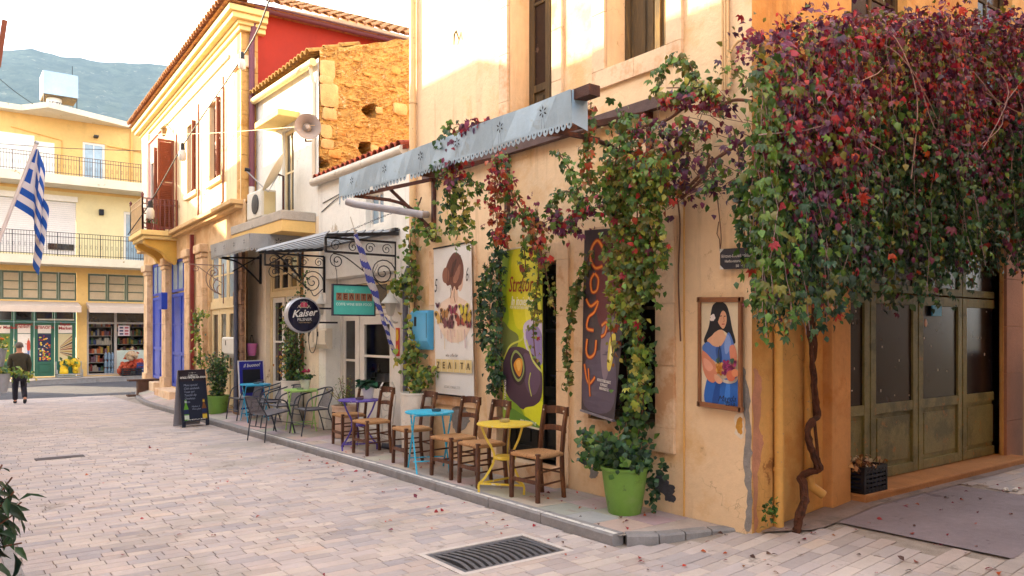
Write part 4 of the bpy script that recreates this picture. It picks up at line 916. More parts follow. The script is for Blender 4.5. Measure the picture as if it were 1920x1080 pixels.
# ---------------------------------------------------- supermarket building across the road
sm = T('supermarket_building', 'yellow three storey building with green shop doors and two long balconies', 'building', (5, 36.7, 0))
mx_ = lambda u, v=650: M.uv(u, v)[0]
gops = [(-1.5, mx_(144), .0, 2.78, .12), (mx_(163), 9.2, .0, 2.78, .12), (-1.0, mx_(144), 3.12, 4.28, .1), (mx_(165), 9.0, 3.12, 4.28, .1)]
m = MB(); wallq(m, M, -12, 15, -.1, 4.55, gops); m.build('ground_floor_wall', plaster_yellow, sm)
uops = [(-2, mx_(143), 5.0, 7.2, .12), (mx_(232), mx_(232) + .95, 4.85, 7.0, .12)]
m = MB(); wallq(m, M, -12, 15, 4.55, 7.6, uops); m.build('first_floor_wall', plaster_lemon, sm)
tops = [(mx_(155), mx_(197), 8.12, 9.78, .12)]
m = MB(); wallq(m, M, -12, 15, 7.6, 10.6, tops)
m.poly([(-12, 36.7, 10.6), (15, 36.7, 10.6), (15, 48, 10.6), (-12, 48, 10.6)]); m.poly([(15, 36.7, -.1), (15, 48, -.1), (15, 48, 10.6), (15, 36.7, 10.6)]); m.poly([(-12, 36.7, -.1), (-12, 48, -.1), (-12, 48, 10.6), (-12, 36.7, 10.6)])
m.build('top_floor_wall', plaster_yellow, sm)
q = MB(); q.pbox(M, -8, 4.1, 8.12, 9.55, -.01, .0); q.pbox(M, 2.2, 3.4, 9.55, 9.75, -.009, .0); tag(q.build('white_paint', plaster_white, sm), 'whitewashed lower part of the top floor wall')
q = MB(); z = 10.58
P1 = [(-12, 36.2), (2.9, 36.2), (3.71, 35.07), (7.3, 36.6), (15, 36.6), (15, 37.5), (-12, 37.5)]
q.ngon([(x, y, z) for x, y in P1]); q.ngon([(x, y, z + .22) for x, y in P1])
for i in range(len(P1)): a, b = P1[i], P1[(i + 1) % len(P1)]; q.poly([(*a, z), (*b, z), (*b, z + .22), (*a, z + .22)])
q.build('roof_slab', mat('slab_cream', '#d8cdb8', .85, .08, 2, stain=('#a8875c', .15, 1.5)), sm)
for z0, z1, rt, mm in ((4.5, 4.83, .95, iron_black), (7.72, 8.08, .78, mat('iron_brown', '#5a4c44', .6))):
    q = MB(); q.box(-10, 9.5, 35.45, 36.7, z0, z1); sl = q.build('balcony_slab', MATS['slab_cream'], sm)
    b = MB(); n_ = 120; x0, x1 = -2, 9.4
    for zz in (z1 + .08, z1 + rt, z1 + rt * .82): b.bar((x0, 35.52, zz), (x1, 35.52, zz), .025, .02)
    for i in range(n_ + 1):
        x = x0 + (x1 - x0) * i / n_; big = i % 8 == 0; b.box(x - (.015 if big else .006), x + (.015 if big else .006), 35.51, 35.53, z1, z1 + rt)
        if i % 2 == 0: b.tube([(x + .045 + .03 * math.cos(a), 35.52, z1 + rt * .45 + .09 * math.sin(a)) for a in [k * math.pi / 3 for k in range(6)]], .005, 3, closed=True)
    b.build('railing', mm, sl)
w_ = window(M, *tops[0][:4], .05, sm, wood_white, glass_sky, 2, 1, .09)
q = MB(); n_ = 26
for k in range(n_): z0 = 5.02 + k * (2.16 / n_); q.pbox(M, -1.98, mx_(143) - .02, z0, z0 + 2.16 / n_ - .008, .03, .06)
q.build('roller_shutter', mat('shutter_white', '#ddd5d2', .6, .05, 3), sm)
q = MB(); q.pbox(M, -2.1, mx_(145), 7.2, 7.42, -.12, .05); q.build('shutter_box', wood_white, sm)
q = MB(); q.pbox(M, mx_(90), mx_(138), 5.2, 5.45, -.02, .028); q.build('low_window', glass, sm)
window(M, *uops[1][:4], .05, sm, wood_white, glass_sky, 1, 2, .1, name='balcony_door')
q = MB(); q.pbox(M, mx_(185), mx_(194), 6.75, 7.0, -.16, .0); q.build('wall_lamp', iron_dark, sm, bevel=.02)
q = MB(); q.pbox(M, mx_(175), mx_(183), 9.98, 10.06, -.3, .0); q.build('camera_lamp', iron_dark, sm)
q = MB(); q.tube([M.p(mx_(246), 10.5, -.06), M.p(mx_(246), 8.1, -.06)], .05, 6); q.tube([M.p(mx_(200), 9.72, -.04), M.p(mx_(268), 9.66, -.04)], .03, 5); q.tube([M.p(mx_(20), 10.0, -.03), M.p(mx_(100), 9.75, -.03), M.p(mx_(116), 9.7, -.03), M.p(mx_(116), 8.1, -.03)], .02, 5); q.build('wall_pipe', pipe_ochre, sm)
wn = mat('frosted_pane', '#b7a58a', .5, .12, 2)
for a0, a1, n_ in ((-1.0, mx_(144), 9), (mx_(165), 9.0, 5)):
    st = (a1 - a0) / n_
    for k in range(n_): window(M, a0 + k * st, a0 + (k + 1) * st - .01, 3.13, 4.27, .03, sm, mat('clere_frame', '#56604e', .6), wn, 1, 3, .07, name='clerestory_window', bar=.045)
for a0, a1 in ((-1.6, mx_(146)), (mx_(161), 9.3)):
    q = MB(); q.hexa([(a0, 35.75, 2.62), (a1, 35.75, 2.62), (a1, 36.69, 2.98), (a0, 36.69, 2.98), (a0, 35.75, 2.86), (a1, 35.75, 2.86), (a1, 36.69, 3.06), (a0, 36.69, 3.06)]); q.build('shop_awning', mat('awning_cloth', '#cfbcae', .8, .06, 3), sm)
# green shop doors with printed panels
du = [-12, 26, 64, 102.5, 142]
for k, (ua, ub) in enumerate(zip(du, du[1:])):
    a0, a1 = mx_(ua) + .01, mx_(ub) - .01
    dl = door_leaf(M, a0, a1, .02, 2.22, .02, sm, wood_dkgreen, mat('door_print_back', '#d8cfc6', .6), kick=.62, st=.12, nz=1)
    window(M, a0, a1, 2.24, 2.76, .02, sm, wood_dkgreen, glass, 1, 1, .06, name='transom_window')
    W_ = a1 - a0 - .24; pr = Print(M.p(a0 + .12, .62, .018), M.e * W_, (0, 0, 1.48), -M.i)
    pr.rect('#e3d8d2', 0, 1, .78, 1); pr.rect('#2f6150', 0, 1, .765, .78)
    if k == 0: pr.rect('#5f7a3a', 0, 1, 0, .76); [pr.disc(rg.choice(['#d8b13c', '#b24a2a', '#3f6a34', '#e0c26a']), (rg.uniform(.1, .9), rg.uniform(.05, .7)), .08) for _ in range(30)]
    if k == 1:
        pr.rect('#e6ded8', 0, 1, 0, .76)
        for cx, h, top in ((.66, .52, '#d8d4d6'), (.86, .66, '#c2452e')):
            pr.shape('#5d74a8', [(cx - .08, .1), (cx + .08, .1), (cx + .1, h * .55), (cx - .1, h * .55)], False); pr.shape(top, [(cx - .12, h * .5), (cx + .12, h * .5), (cx + .1, h * .86), (cx - .1, h * .86)]); pr.disc('#b9805c', (cx, h * .94), .06)
        for _ in range(16): pr.disc(rg.choice(['#c48a3a', '#b5532e', '#6d8a3a', '#d9b66a']), (rg.uniform(.02, .45), rg.uniform(.2, .42)), .06)
    if k == 2:
        pr.rect('#23264a', 0, 1, 0, .76)
        for _ in range(70): pr.disc(rg.choice(['#d8a62a', '#b8402a', '#d9c24a', '#6f8a30', '#8a2f4a', '#cfcabc', '#e07a2a']), (rg.uniform(.06, .94), rg.uniform(.04, .5) if rg.random() < .8 else rg.uniform(.5, .72)), rg.uniform(.04, .08))
    if k == 3:
        pr.rect('#c9bb94', 0, 1, 0, .76)
        for i in range(8): y0 = .72 - i * .085; pr.shape(['#7d3a2a', '#a8884a', '#5a3a34', '#94602e'][i % 4], [(.12, .42 - i * .025), (1, y0), (1, y0 - .06), (.12, .40 - i * .025)], False)
        for i in range(6): pr.line('#d9cfb4', [(.1, .41 - i * .035), (1, .68 - i * .12)], .02, False)
    pr.build(dl, 'printed_panel')
    tx = ['Super Market', 'ΚΥΡΙΑΚΑΚΗΣ\nΠΕΤΡΟΣ', 'ΕΠΙΛΟΓΗ', 'Super\nMarket'][k]
    text(tx, M.p((a0 + a1) / 2, 2.0 + (.06 if '\n' in tx else -.0), .006), M.e, (0, 0, 1), [.16, .095, .155, .165][k], ink('#a3242e'), dl, bold=.004)
q = MB(); q.pbox(M, mx_(70), mx_(139), 2.30, 2.36, -.05, .01); q.build('lamp_tube', plastic_white, sm)
# open shop: dim room with stocked shelves behind door and pane
a0, a1 = mx_(163), 9.2
q = MB()
for t in ([(a0, 39.6, 0), (a1, 39.6, 0), (a1, 39.6, 2.8), (a0, 39.6, 2.8)], [(a0, 36.8, 0), (a0, 39.6, 0), (a0, 39.6, 2.8), (a0, 36.8, 2.8)], [(a1, 36.8, 0), (a1, 39.6, 0), (a1, 39.6, 2.8), (a1, 36.8, 2.8)], [(a0, 36.8, .005), (a1, 36.8, .005), (a1, 39.6, .005), (a0, 39.6, .005)], [(a0, 36.8, 2.8), (a1, 36.8, 2.8), (a1, 39.6, 2.8), (a0, 39.6, 2.8)]): q.poly(t)
q.build('room', mat('shop_room', '#77706c', .9, .1), sm)
f_ = frame_mb(M, a0, a1, .0, 2.77, .03, .07); am = mx_(217); f_.pbox(M, am - .05, am + .05, .07, 2.7, .03, .08); f_.pbox(M, a0 + .07, a1 - .07, 2.16, 2.24, .035, .075); f_.build('shop_frame', mat('frame_alu', '#a8a09c', .5, .05), sm)
for b0, b1 in ((a0 + .07, am - .05), (am + .05, a1 - .07)):
    q = MB(); q.pbox(M, b0, b1, 2.25, 2.69, .05, .055); q.build('pane', glass, sm)
q = MB(); q.pbox(M, am + .05, a1 - .07, 1.05, 2.15, .05, .055); q.build('pane', cl, sm)
q = MB(); q.pbox(M, am + .05, a1 - .07, .02, 1.04, .04, .07); q.build('panel', mat('shop_panel', '#b9c4bc', .6), sm)
q = MB(); q.pbox(M, am + .1, am + .55, 1.66, 2.1, .044, .048); nb = q.build('notice', ink('#d9cdd4'), sm)
pr = Print(M.p(am + .1, 1.66, .043), M.e * .45, (0, 0, .44), -M.i); [pr.rect(['#4a4a6e', '#a8485a'][i % 2], .12 + .45 * (i % 2), .45 + .45 * (i % 2), .1 + .3 * (i // 2), .28 + .3 * (i // 2)) for i in range(6)]; pr.build(nb, 'print')
PK = ['#8c3a34', '#3a4a7c', '#a88a3a', '#4a6a44', '#7a5a6a', '#b0a89c', '#5a3228', '#c06a3a']
for sx, sy, wd in ((a0 + .06, 37.4, 1.0), (a0 + 1.1, 38.3, 1.0), (am + .15, 38.0, 2.6)):
    sh = T('shop_shelf', ['stocked shelf rack just inside the open shop door', 'darker shelf rack deeper inside the open shop', 'shelf rack behind the shop pane with a notice'][[a0 + .06, a0 + 1.1, am + .15].index(sx)], 'shelf', (sx + wd / 2, sy, 0), 'shelf racks in the shop')
    q = MB()
    for i in range(6): q.box(sx, sx + wd, sy, sy + .35, .12 + i * .38, .15 + i * .38)
    q.box(sx, sx + .03, sy, sy + .35, 0, 2.1); q.box(sx + wd - .03, sx + wd, sy, sy + .35, 0, 2.1); q.build('rack', mat('rack_metal', '#9a948a', .6), sh)
    ms = [ink(h) for h in PK]; q = MB()
    for i in range(6):
        x = sx + .04
        while x < sx + wd - .1:
            bw = rg.uniform(.06, .12); q.k = rg.randrange(len(PK)); q.box(x, x + bw - .01, sy + .02, sy + .3, .151 + i * .38, .151 + i * .38 + rg.uniform(.14, .3)); x += bw
    o = q.build('goods', ms, sh); o['kind'] = 'stuff'
# things in front of the shop
def ctr(u, v, Y=36.3): return PY(u, v, Y)
for k, (u, v, rx, rz, h) in enumerate(((234, 688, .34, .36, '#a84a30'), (256, 680, .38, .34, '#a8442e'), (247, 664, .22, .22, '#b09478'))):
    c = ctr(u, v, 36.3 - .1 * k); q = MB()
    for _ in range(70):
        d_ = jv(1).normalized() * rg.uniform(.55, 1); q.ball((c.x + d_.x * rx * .8, c.y + d_.y * .28, c.z - .08 + d_.z * rz * .8), rg.uniform(.07, .10), 5)
    t = T('produce_sack', ['large red net sack of onions against the shop panel', 'red net sack lying on the pile by the white column', 'pale tied sack on top of the red net sacks'][k], 'sack', (c.x, c.y, -.03), 'sacks outside the shop'); q.build('sack', mat('sack%d' % k, h, .9, .3, 14, .8, 16), t, smooth=True)['kind'] = 'stuff'
    q = MB(); q.tube([c + Vector((0, 0, rz * .9)), c + Vector((.02, 0, rz * 1.12)), c + Vector((.06, 0, rz * 1.3))], [.08, .04, .07], 8); q.build('tied_neck', MATS['sack%d' % k], t)
def crate(name, label, c, sx, sy, h, m, n_=4, grp=None):
    t = T(name, label, 'crate', c, grp); q = MB(); x0, x1, y0, y1 = c[0] - sx / 2, c[0] + sx / 2, c[1] - sy / 2, c[1] + sy / 2; z0 = c[2]
    q.box(x0, x1, y0, y1, z0, z0 + .015)
    for i in range(n_):
        z = z0 + .02 + i * (h - .04) / n_; hh = (h - .04) / n_ * .6
        for a in ((x0, x1, y0, y0 + .012), (x0, x1, y1 - .012, y1), (x0, x0 + .012, y0 + .012, y1 - .012), (x1 - .012, x1, y0 + .012, y1 - .012)): q.box(*a, z, z + hh)
    for x in (x0, x1 - .03):
        for y in (y0, y1 - .03): q.box(x - .002, x + .032, y - .002, y + .032, z0, z0 + h)
    for i in range(1, 6):
        x = x0 + (x1 - x0) * i / 6; q.box(x - .008, x + .008, y0 - .001, y0 + .013, z0, z0 + h - .03)
    for a in ((x0, x1, y0 - .004, y0 + .018), (x0, x1, y1 - .018, y1 + .004), (x0 - .004, x0 + .018, y0, y1), (x1 - .018, x1 + .004, y0, y1)): q.box(*a, z0 + h - .03, z0 + h)
    q.build('box', m, t); return t
c = ctr(246, 704, 36.0); crate('produce_crate', 'black plastic crate on the far pavement before the sacks', (c.x, c.y, -.03), .75, .4, .34, plastic_black)
c = ctr(262, 704, 36.05); crate('produce_crate', 'blue plastic crate beside the black one at the shop', (c.x + .1, c.y, -.03), .5, .4, .55, mat('plastic_navy', '#2c3f78', .5))
c = ctr(130, 712, 36.15); st = T('fruit_stand', 'small grey metal stand below the Super Market panel', 'stand', (c.x, c.y, -.03)); q = MB()
for dx in (-.45, .45):
    for dy in (-.2, .2): q.box(c.x + dx - .02, c.x + dx + .02, c.y + dy - .02, c.y + dy + .02, -.03, .62 if dy > 0 else .3)
q.box(c.x - .47, c.x + .47, c.y - .22, c.y + .22, .08, .12); q.box(c.x - .47, c.x + .47, c.y - .22, c.y + .22, -.0, .03); q.build('frame', galv, st)
t = T('fruit_bunch', 'heap of yellow fruit with green leaves on the metal stand', 'fruit', (c.x, c.y, .12)); q = MB()
for _ in range(16): q.ball((c.x + rg.uniform(-.3, .3), c.y + rg.uniform(-.15, .15), .18 + rg.random() * .48), rg.uniform(.09, .13), 6, (1, 1, 1.15))
o = q.build('fruit', mat('fruit_yellow', '#d8b21e', .5, .1, 9), t, smooth=True)
foliage(t, [(Vector((c.x + rg.uniform(-.3, .3), c.y - .1 + rg.uniform(-.15, .1), .4 + rg.random() * .4)), jv(1), jv(1) + Vector((0, -1, .5)), .16, pickc(GREEN)) for _ in range(30)], 'oval')
c = ctr(118, 655, 38.2); q = MB(); bt = T('bottle_pack', 'stack of shrink wrapped water bottles inside the shop door', 'bottles', (a0 + 1.05, 37.2, 0))
for i in range(3):
    for j in range(2):
        for k in range(3): q.lathe((a0 + .8 + .13 * i, 37.2 + .13 * j, .0 + k * .32), [(.055, 0), (.055, .2), (.02, .28), (.02, .31)], 8)
q.build('bottle', mat('water_bottle', '#8fa8c4', .15, .1, 9), bt)
# roof tank
tk = T('roof_tank', 'boxy mirrored metal tank on thin legs upon the supermarket roof', 'tank', (4.2, 37.2, 10.8)); c = PY(114, 160, 36.2)
q = MB(); q.box(c.x - .62, c.x + .62, c.y, c.y + 1.2, c.z - .42, c.z + .5); q.build('tank', mat('tank_metal', '#93a6b6', .12, .1, 1.5, metal=.5), tk)
q = MB(); q.box(c.x - .6, c.x + .6, c.y + .02, c.y + 1.18, c.z - .47, c.z - .422); q.build('tray', wood_old, tk)
q = MB()
for dx in (-.58, .58):
    for dy in (.05, 1.15): q.bar((c.x + dx, c.y + dy, 10.75), (c.x + dx, c.y + dy, c.z - .46), .03, .03)
q.tube([(c.x + .45, c.y + .3, c.z + .5), (c.x + .45, c.y + .3, c.z + .95)], .012, 5); q.build('leg', iron_dark, tk)
q = MB(); q.lathe((c.x - .18, c.y + .45, 10.8), [(.26, 0), (.27, .05), (.27, .52), (.26, .55)], 20); br = tag(q.build('water_barrel', plastic_white, smooth=True), 'white barrel with dark letters under the roof tank', 'barrel')
text('ΑΕΤΡ', (c.x - .18, c.y + .178, 11.08), (1, 0, 0), (0, 0, 1), .2, ink('#3b3b44'), br, bold=.006)

t = T('alley_shade_house', 'unseen plain plastered house added on the near side of the alley to shade it', 'house', (6, .5, 0)); m = MB(); AL = PL((0, 1.5), (1, 0), (0, -1)); wn_ = [(7.2, 8.2, 4.6, 6.2, .15), (10.5, 11.5, 4.6, 6.2, .15), (8.6, 9.7, .15, 2.4, .15)]  # out of view, added to block sky light from the alley doors and creeper
wallq(m, AL, 5.0, 16, -.3, 8.2, wn_)
for p in ([(5, 1.5, -.3), (5, -7, -.3), (5, -7, 8.2), (5, 1.5, 8.2)], [(16, 1.5, -.3), (16, -7, -.3), (16, -7, 8.2), (16, 1.5, 8.2)], [(5, 1.5, 8.2), (16, 1.5, 8.2), (16, -7, 8.2), (5, -7, 8.2)], [(5, -7, -.3), (16, -7, -.3), (16, -7, 8.2), (5, -7, 8.2)]): m.poly(p)
m.build('wall', mat('plaster_alley', '#c9a98c', .85, .08, 1.5, .2, 16), t)
for o in wn_[:2]: window(AL, *o[:4], .1, t, wood_shutter, glass, 2, 3)
door_leaf(AL, *wn_[2][:4], .1, t, wood_shutter, glass)
# ---------------------------------------------------- houses on the left side of the street (they throw the shade)
for k, (y0, y1, H, lab, hx) in enumerate(((-6, 16.25, 7.75, 'plain pale house closing the left side of the street, nearer', '#d8c4a8'), (16.27, 25.6, 8.30, 'plain pale house closing the left side of the street, farther', '#dccfb8'))):
    t = T('street_house', lab, 'house', (-.1, y0, 0)); m = MB(); wins = []
    n_ = max(2, int((y1 - y0) / 3))
    for i in range(n_):
        cy = -(y0 + (y1 - y0) * (i + .5) / n_); wins.append((cy - .5, cy + .5, 4.9, 6.7, .18)); wins.append((cy - .55, cy + .55, .06, 2.6, .18))
    wallq(m, SL, -y1, -y0, -.4, H, wins)
    for p in ([(-.1, y0, -.4), (-8, y0, -.4), (-8, y0, H), (-.1, y0, H)], [(-.1, y1, -.4), (-8, y1, -.4), (-8, y1, H), (-.1, y1, H)], [(-8, y0, -.4), (-8, y1, -.4), (-8, y1, H), (-8, y0, H)], [(-.1, y0, H), (-.1, y1, H), (-8, y1, H), (-8, y0, H)]): m.poly(p)
    m.build('wall', mat('plaster_left%d' % k, hx, .85, .08, 1.5, .2, 16), t)
    for o in wins:
        if o[2] > 1: window(SL, o[0], o[1], o[2], o[3], .12, t, wood_shutter, glass, 2, 3)
        else: door_leaf(SL, o[0], (o[0] + o[1]) / 2, o[2], o[3], .12, t, wood_blue, glass); door_leaf(SL, (o[0] + o[1]) / 2, o[1], o[2], o[3], .12, t, wood_blue, glass)
    q = MB(); q.box(-.35, -.0, y0, y1, H - .12, H - .003); q.build('cornice', stone_trim, t)
# ================================================================== AWNINGS AND IRONWORK
def valance(P0, P1, z0, z1, n, parent, m, thick=.004, tooth=.075, name='valance', ragged=0, seg=1.1):
    """sheet-metal apron with a pierced scalloped lower edge, in riveted lengths; every tooth is cut out of the sheet"""
    P0 = Vector((*P0, 0)); P1 = Vector((*P1, 0)); L_ = (P1 - P0).length; e = (P1 - P0) / L_; nn = Vector((n[0], n[1], 0)).normalized(); k = max(1, round(L_ / seg)); cut = MB()
    for s_ in range(k):
        a0, a1 = L_ * s_ / k, L_ * (s_ + 1) / k - (.004 if s_ < k - 1 else 0); nt_ = max(1, round((a1 - a0) / tooth)); w_ = (a1 - a0) / nt_
        bow = .012 * (s_ % 2)
        mb = MB()
        def P(a, z, o=0): return P0 + e * a + nn * (o + .01 * math.sin(a * 5 + z * 9)) + Vector((0, 0, z))
        zb = z0 + .07
        for i in range(6):
            b0, b1 = a0 + (a1 - a0) * i / 6, a0 + (a1 - a0) * (i + 1) / 6
            for o in (0, thick): mb.poly([P(b0, zb, o), P(b1, zb, o), P(b1, z1, o), P(b0, z1, o)])
        for i in range(nt_):
            c = a0 + w_ * (i + .5)
            if ragged and rg.random() < ragged: continue
            tl = z0 + rg.uniform(-.006, .01); hw = w_ * .42
            out_ = [(c - w_ / 2, zb), (c - hw, zb - .025), (c - hw * .9, tl + .02), (c, tl), (c + hw * .9, tl + .02), (c + hw, zb - .025), (c + w_ / 2, zb)]
            hole = [(c + .010 * math.cos(t), zb - .028 + .014 * math.sin(t)) for t in [j * math.pi / 3 for j in range(6)]]
            for o in (0, thick): mb.poly([P(*p, o) for p in out_])
            cut.poly([P(*p, thick + .0012) for p in hole])
        mb.build(name, m, parent)
    return cut
def flower_cut(cut, c, e, n, r=.055, stem=True):
    c = Vector(c); e = Vector(e).normalized(); n = Vector(n).normalized(); up = Vector((0, 0, 1))
    for k in range(6):
        a = math.pi / 2 + k * math.pi / 3; d = e * math.cos(a) + up * math.sin(a); s_ = e * -math.sin(a) + up * math.cos(a)
        cut.poly([c + n * .0165 + d * r * t + s_ * w_ for t, w_ in ((.25, 0), (.6, .009), (1, 0), (.6, -.009))])
    if stem:
        for k in (-1, 1): cut.poly([c + n * .0165 + e * (k * .012) + up * -.06, c + n * .0165 + e * (k * .012 + .003) + up * -.06, c + n * .0165 + e * (k * .022 + .003) + up * -.15, c + n * .0165 + e * (k * .022) + up * -.15])
cut_m = mat('pierced_dark', '#2a2a30', .9, 0)
XA = 4.37
aw = T('metal_awning', 'long pale blue scalloped tin awning valance on rusty brown frame above the posters', 'awning', (XF, 7.2, 3.6))
cut = valance((XA, 9.62), (XA, 4.98), 3.53, 3.86, (-1, 0), aw, tin_blue, ragged=.04)
for yy in (9.25, 8.35, 7.5, 6.75, 6.0, 5.35): flower_cut(cut, (XA, yy, 3.75), (0, -1, 0), (-1, 0, 0), .06)
cut.build('cut_pattern', cut_m, aw)
q = MB(); n_ = 8                                              # curled far end and folded near end of the sheet
P_ = [[Vector((XA + .02 * i * (i > 1), 9.62 + .05 * i, z0 - .012 * i * (z0 < 3.7))) for i in range(5)] for z0 in (3.86, 3.70, 3.52)]
for a, b in zip(P_, P_[1:]):
    for i in range(4): q.poly([a[i], a[i + 1], b[i + 1], b[i]])
P_ = [[Vector((XA + .05 * i, 4.98 - .012 * i, z0 - .02 * i * (z0 < 3.8))) for i in range(4)] for z0 in (3.86, 3.74, 3.58)]
for a, b in zip(P_, P_[1:]):
    for i in range(3): q.poly([a[i], a[i + 1], b[i + 1], b[i]])
q.build('folded_end', tin_blue, aw)
q = MB(); q.bar((XA + .08, 9.5, 3.82), (XA + .08, 4.78, 3.82), .12, .09); q.build('front_beam', iron_rust, aw)
q = MB(); q.bar((XF - .07, 9.45, 3.98), (XF - .07, 4.9, 3.98), .08, .11); q.build('wall_beam', mat('beam_grey_brown', '#5e4a48', .8, .2, 8, .3, 60), aw)
for k, yy in enumerate((9.26, 7.55, 5.23)):
    q = MB(); q.bar((XF - .03, yy, 3.95), (XF - .03, yy, 3.05), .05, .05)
    q.bar((XA + .02, yy, 3.56), (XF - .03, yy, 3.92), .035, .05); q.bar((XA + .06, yy, 3.56), (XA + .06, yy, 3.80), .03, .03); q.bar((XA + .02, yy, 3.56), (XA + .55, yy, 3.56), .03, .04)
    if k != 1: q.tube([(XA + .5, yy, 3.56)] + [(XA + .55 + .62 * math.sin(a), yy + .03, 3.56 - .5 * (1 - math.cos(a))) for a in lsp(.05, 1.45, 8)] + [(XF - .04, yy + .03, 3.08)], .022, 6)
    if k == 0: q.bar((XA + .45, yy + .04, 3.80), (XF - .03, yy + .04, 3.22), .035, .035)
    q.build('bracket', iron_rust, aw)
for yy in (8.4, 6.4):
    q = MB(); q.bar((XA + .06, yy, 3.80), (XF - .07, yy, 3.95), .035, .05); q.build('rafter', iron_rust, aw)
# small grey canopy over the blue menu board
X2 = 4.62
cp = T('grey_canopy', 'small speckled grey tin canopy with scalloped edges over the cream door', 'canopy', (XF, 15, 3.4))
c1_ = valance((X2, 16.45), (X2, 14.05), 3.27, 3.58, (-1, 0), cp, tin_grey, tooth=.07, seg=.8); c2_ = valance((X2, 14.05), (XF - .01, 14.05), 3.27, 3.58, (0, -1), cp, tin_grey, tooth=.09, seg=2)
for yy in (16.1, 15.5, 14.9, 14.3): flower_cut(c1_, (X2, yy, 3.46), (0, -1, 0), (-1, 0, 0), .055, False)
flower_cut(c2_, (5.15, 14.05, 3.47), (1, 0, 0), (0, -1, 0), .075, False)
c1_.build('cut_pattern', cut_m, cp); c2_.build('cut_pattern', cut_m, cp)
q = MB(); q.hexa([(X2, 14.05, 3.575), (XF, 14.05, 3.60), (XF, 16.45, 3.60), (X2, 16.45, 3.575), (X2, 14.05, 3.59), (XF, 14.05, 3.62), (XF, 16.45, 3.62), (X2, 16.45, 3.59)]); q.build('top_sheet', tin_grey, cp)
for yy in (16.3, 14.12):
    q = MB(); q.bar((X2 + .03, yy, 3.33), (XF - .03, yy, 3.36), .035, .035); q.bar((XF - .03, yy, 3.45), (XF - .03, yy, 2.82), .04, .04)
    q.tube(spline([(X2 + .1, yy, 3.33), (X2 + .45, yy, 3.27), (X2 + .7, yy, 3.1), (XF - .03, yy, 2.84)], False), .018, 6); q.bar((XF - .6, yy + .02, 3.06), (XF - .05, yy + .02, 3.40), .025, .025); q.build('bracket', iron_black, cp)
# black slatted pergola with scrolls over the shop entrance
pg = T('iron_pergola', 'black iron canopy with dark slats and spiral scrolls over the shop entrance', 'canopy', (XF, 11.7, 3))
def spiral(c, r0, turns, e, n=26, sgn=1, a0=0, tail=None):
    c = Vector(c); e = Vector(e); pts = []
    for i in range(n + 1):
        t = i / n; a = a0 + sgn * turns * 2 * math.pi * t; r_ = r0 * (1 - t * .9); pts.append(c + e * (r_ * math.cos(a)) + Vector((0, 0, r_ * math.sin(a))))
    return pts
for yy, x0 in ((10.36, 4.47), (13.02, 4.53)):
    q = MB(); x1 = XF - .02; zt, zb = 3.14, 2.94
    for z in (zt, zb): q.bar((x0, yy, z), (x1, yy, z), .03, .03)
    q.bar((x0 + .01, yy, zb), (x0 + .01, yy, zt), .03, .03); q.bar((x1, yy, zt), (x1, yy, 2.5), .035, .035)
    for i in range(4): q.tube(spiral((x0 + .16 + i * .27, yy, 3.03), .085, 1.6, (1, 0, 0), a0=.3), .007, 4)
    q.tube(spiral((x1 - .22, yy, 2.68), .21, 2.2, (1, 0, 0), n=34, a0=0), .009, 5); q.tube(spiral((x0 + .18, yy, 2.82), .11, 1.6, (1, 0, 0), a0=2.2), .008, 4); q.tube(spiral((x0 + .62, yy, 2.74), .055, 1.4, (1, 0, 0), a0=2.2), .007, 4)
    q.tube(spline([(x0 + .12, yy, 2.92), (x0 + .3, yy, 2.88), (x0 + .55, yy, 2.72), (x0 + .8, yy, 2.55), (x1 - .18, yy, 2.44), (x1 - .03, yy, 2.56)], False), .009, 5)
    q.build('scroll_bracket', iron_black, pg)
for i in range(9):
    f = i / 8; x = 4.44 + f * 1.12; z = 3.17 + f * .12; q = MB(); q.hexa([(x, 10.28, z), (x + .012, 10.28, z - .01), (x + .012, 13.2, z - .01), (x, 13.2, z), (x + .06, 10.28, z + .055), (x + .072, 10.28, z + .045), (x + .072, 13.2, z + .045), (x + .06, 13.2, z + .055)]); q.build('slat', mat('slat_slate', '#7d8289', .5, .1, 8, metal=.3), pg)
q = MB(); q.bar((4.46, 10.30, 3.16), (5.6, 10.30, 3.27), .05, .05); q.bar((4.46, 13.1, 3.16), (5.6, 13.1, 3.27), .05, .05); q.bar((XF - .05, 10.28, 3.33), (XF - .05, 13.2, 3.33), .06, .05); q.build('frame', iron_black, pg)
q = MB(); a = Vector((4.9, 10.9, 3.25)); b = Vector((XF, 10.4, 3.62)); n_ = 18
for i in range(n_):
    c = a.lerp(b, (i + .5) / n_); d = (b - a).normalized(); s_ = d.cross(Vector((0, 0, 1))).normalized() if i % 2 else Vector((0, 0, 1)); q.tube([c + d * (.022 * math.cos(t)) + s_ * (.011 * math.sin(t)) for t in [k * math.pi / 4 for k in range(8)]], .004, 4, closed=True)
q.build('chain', iron_black, pg)
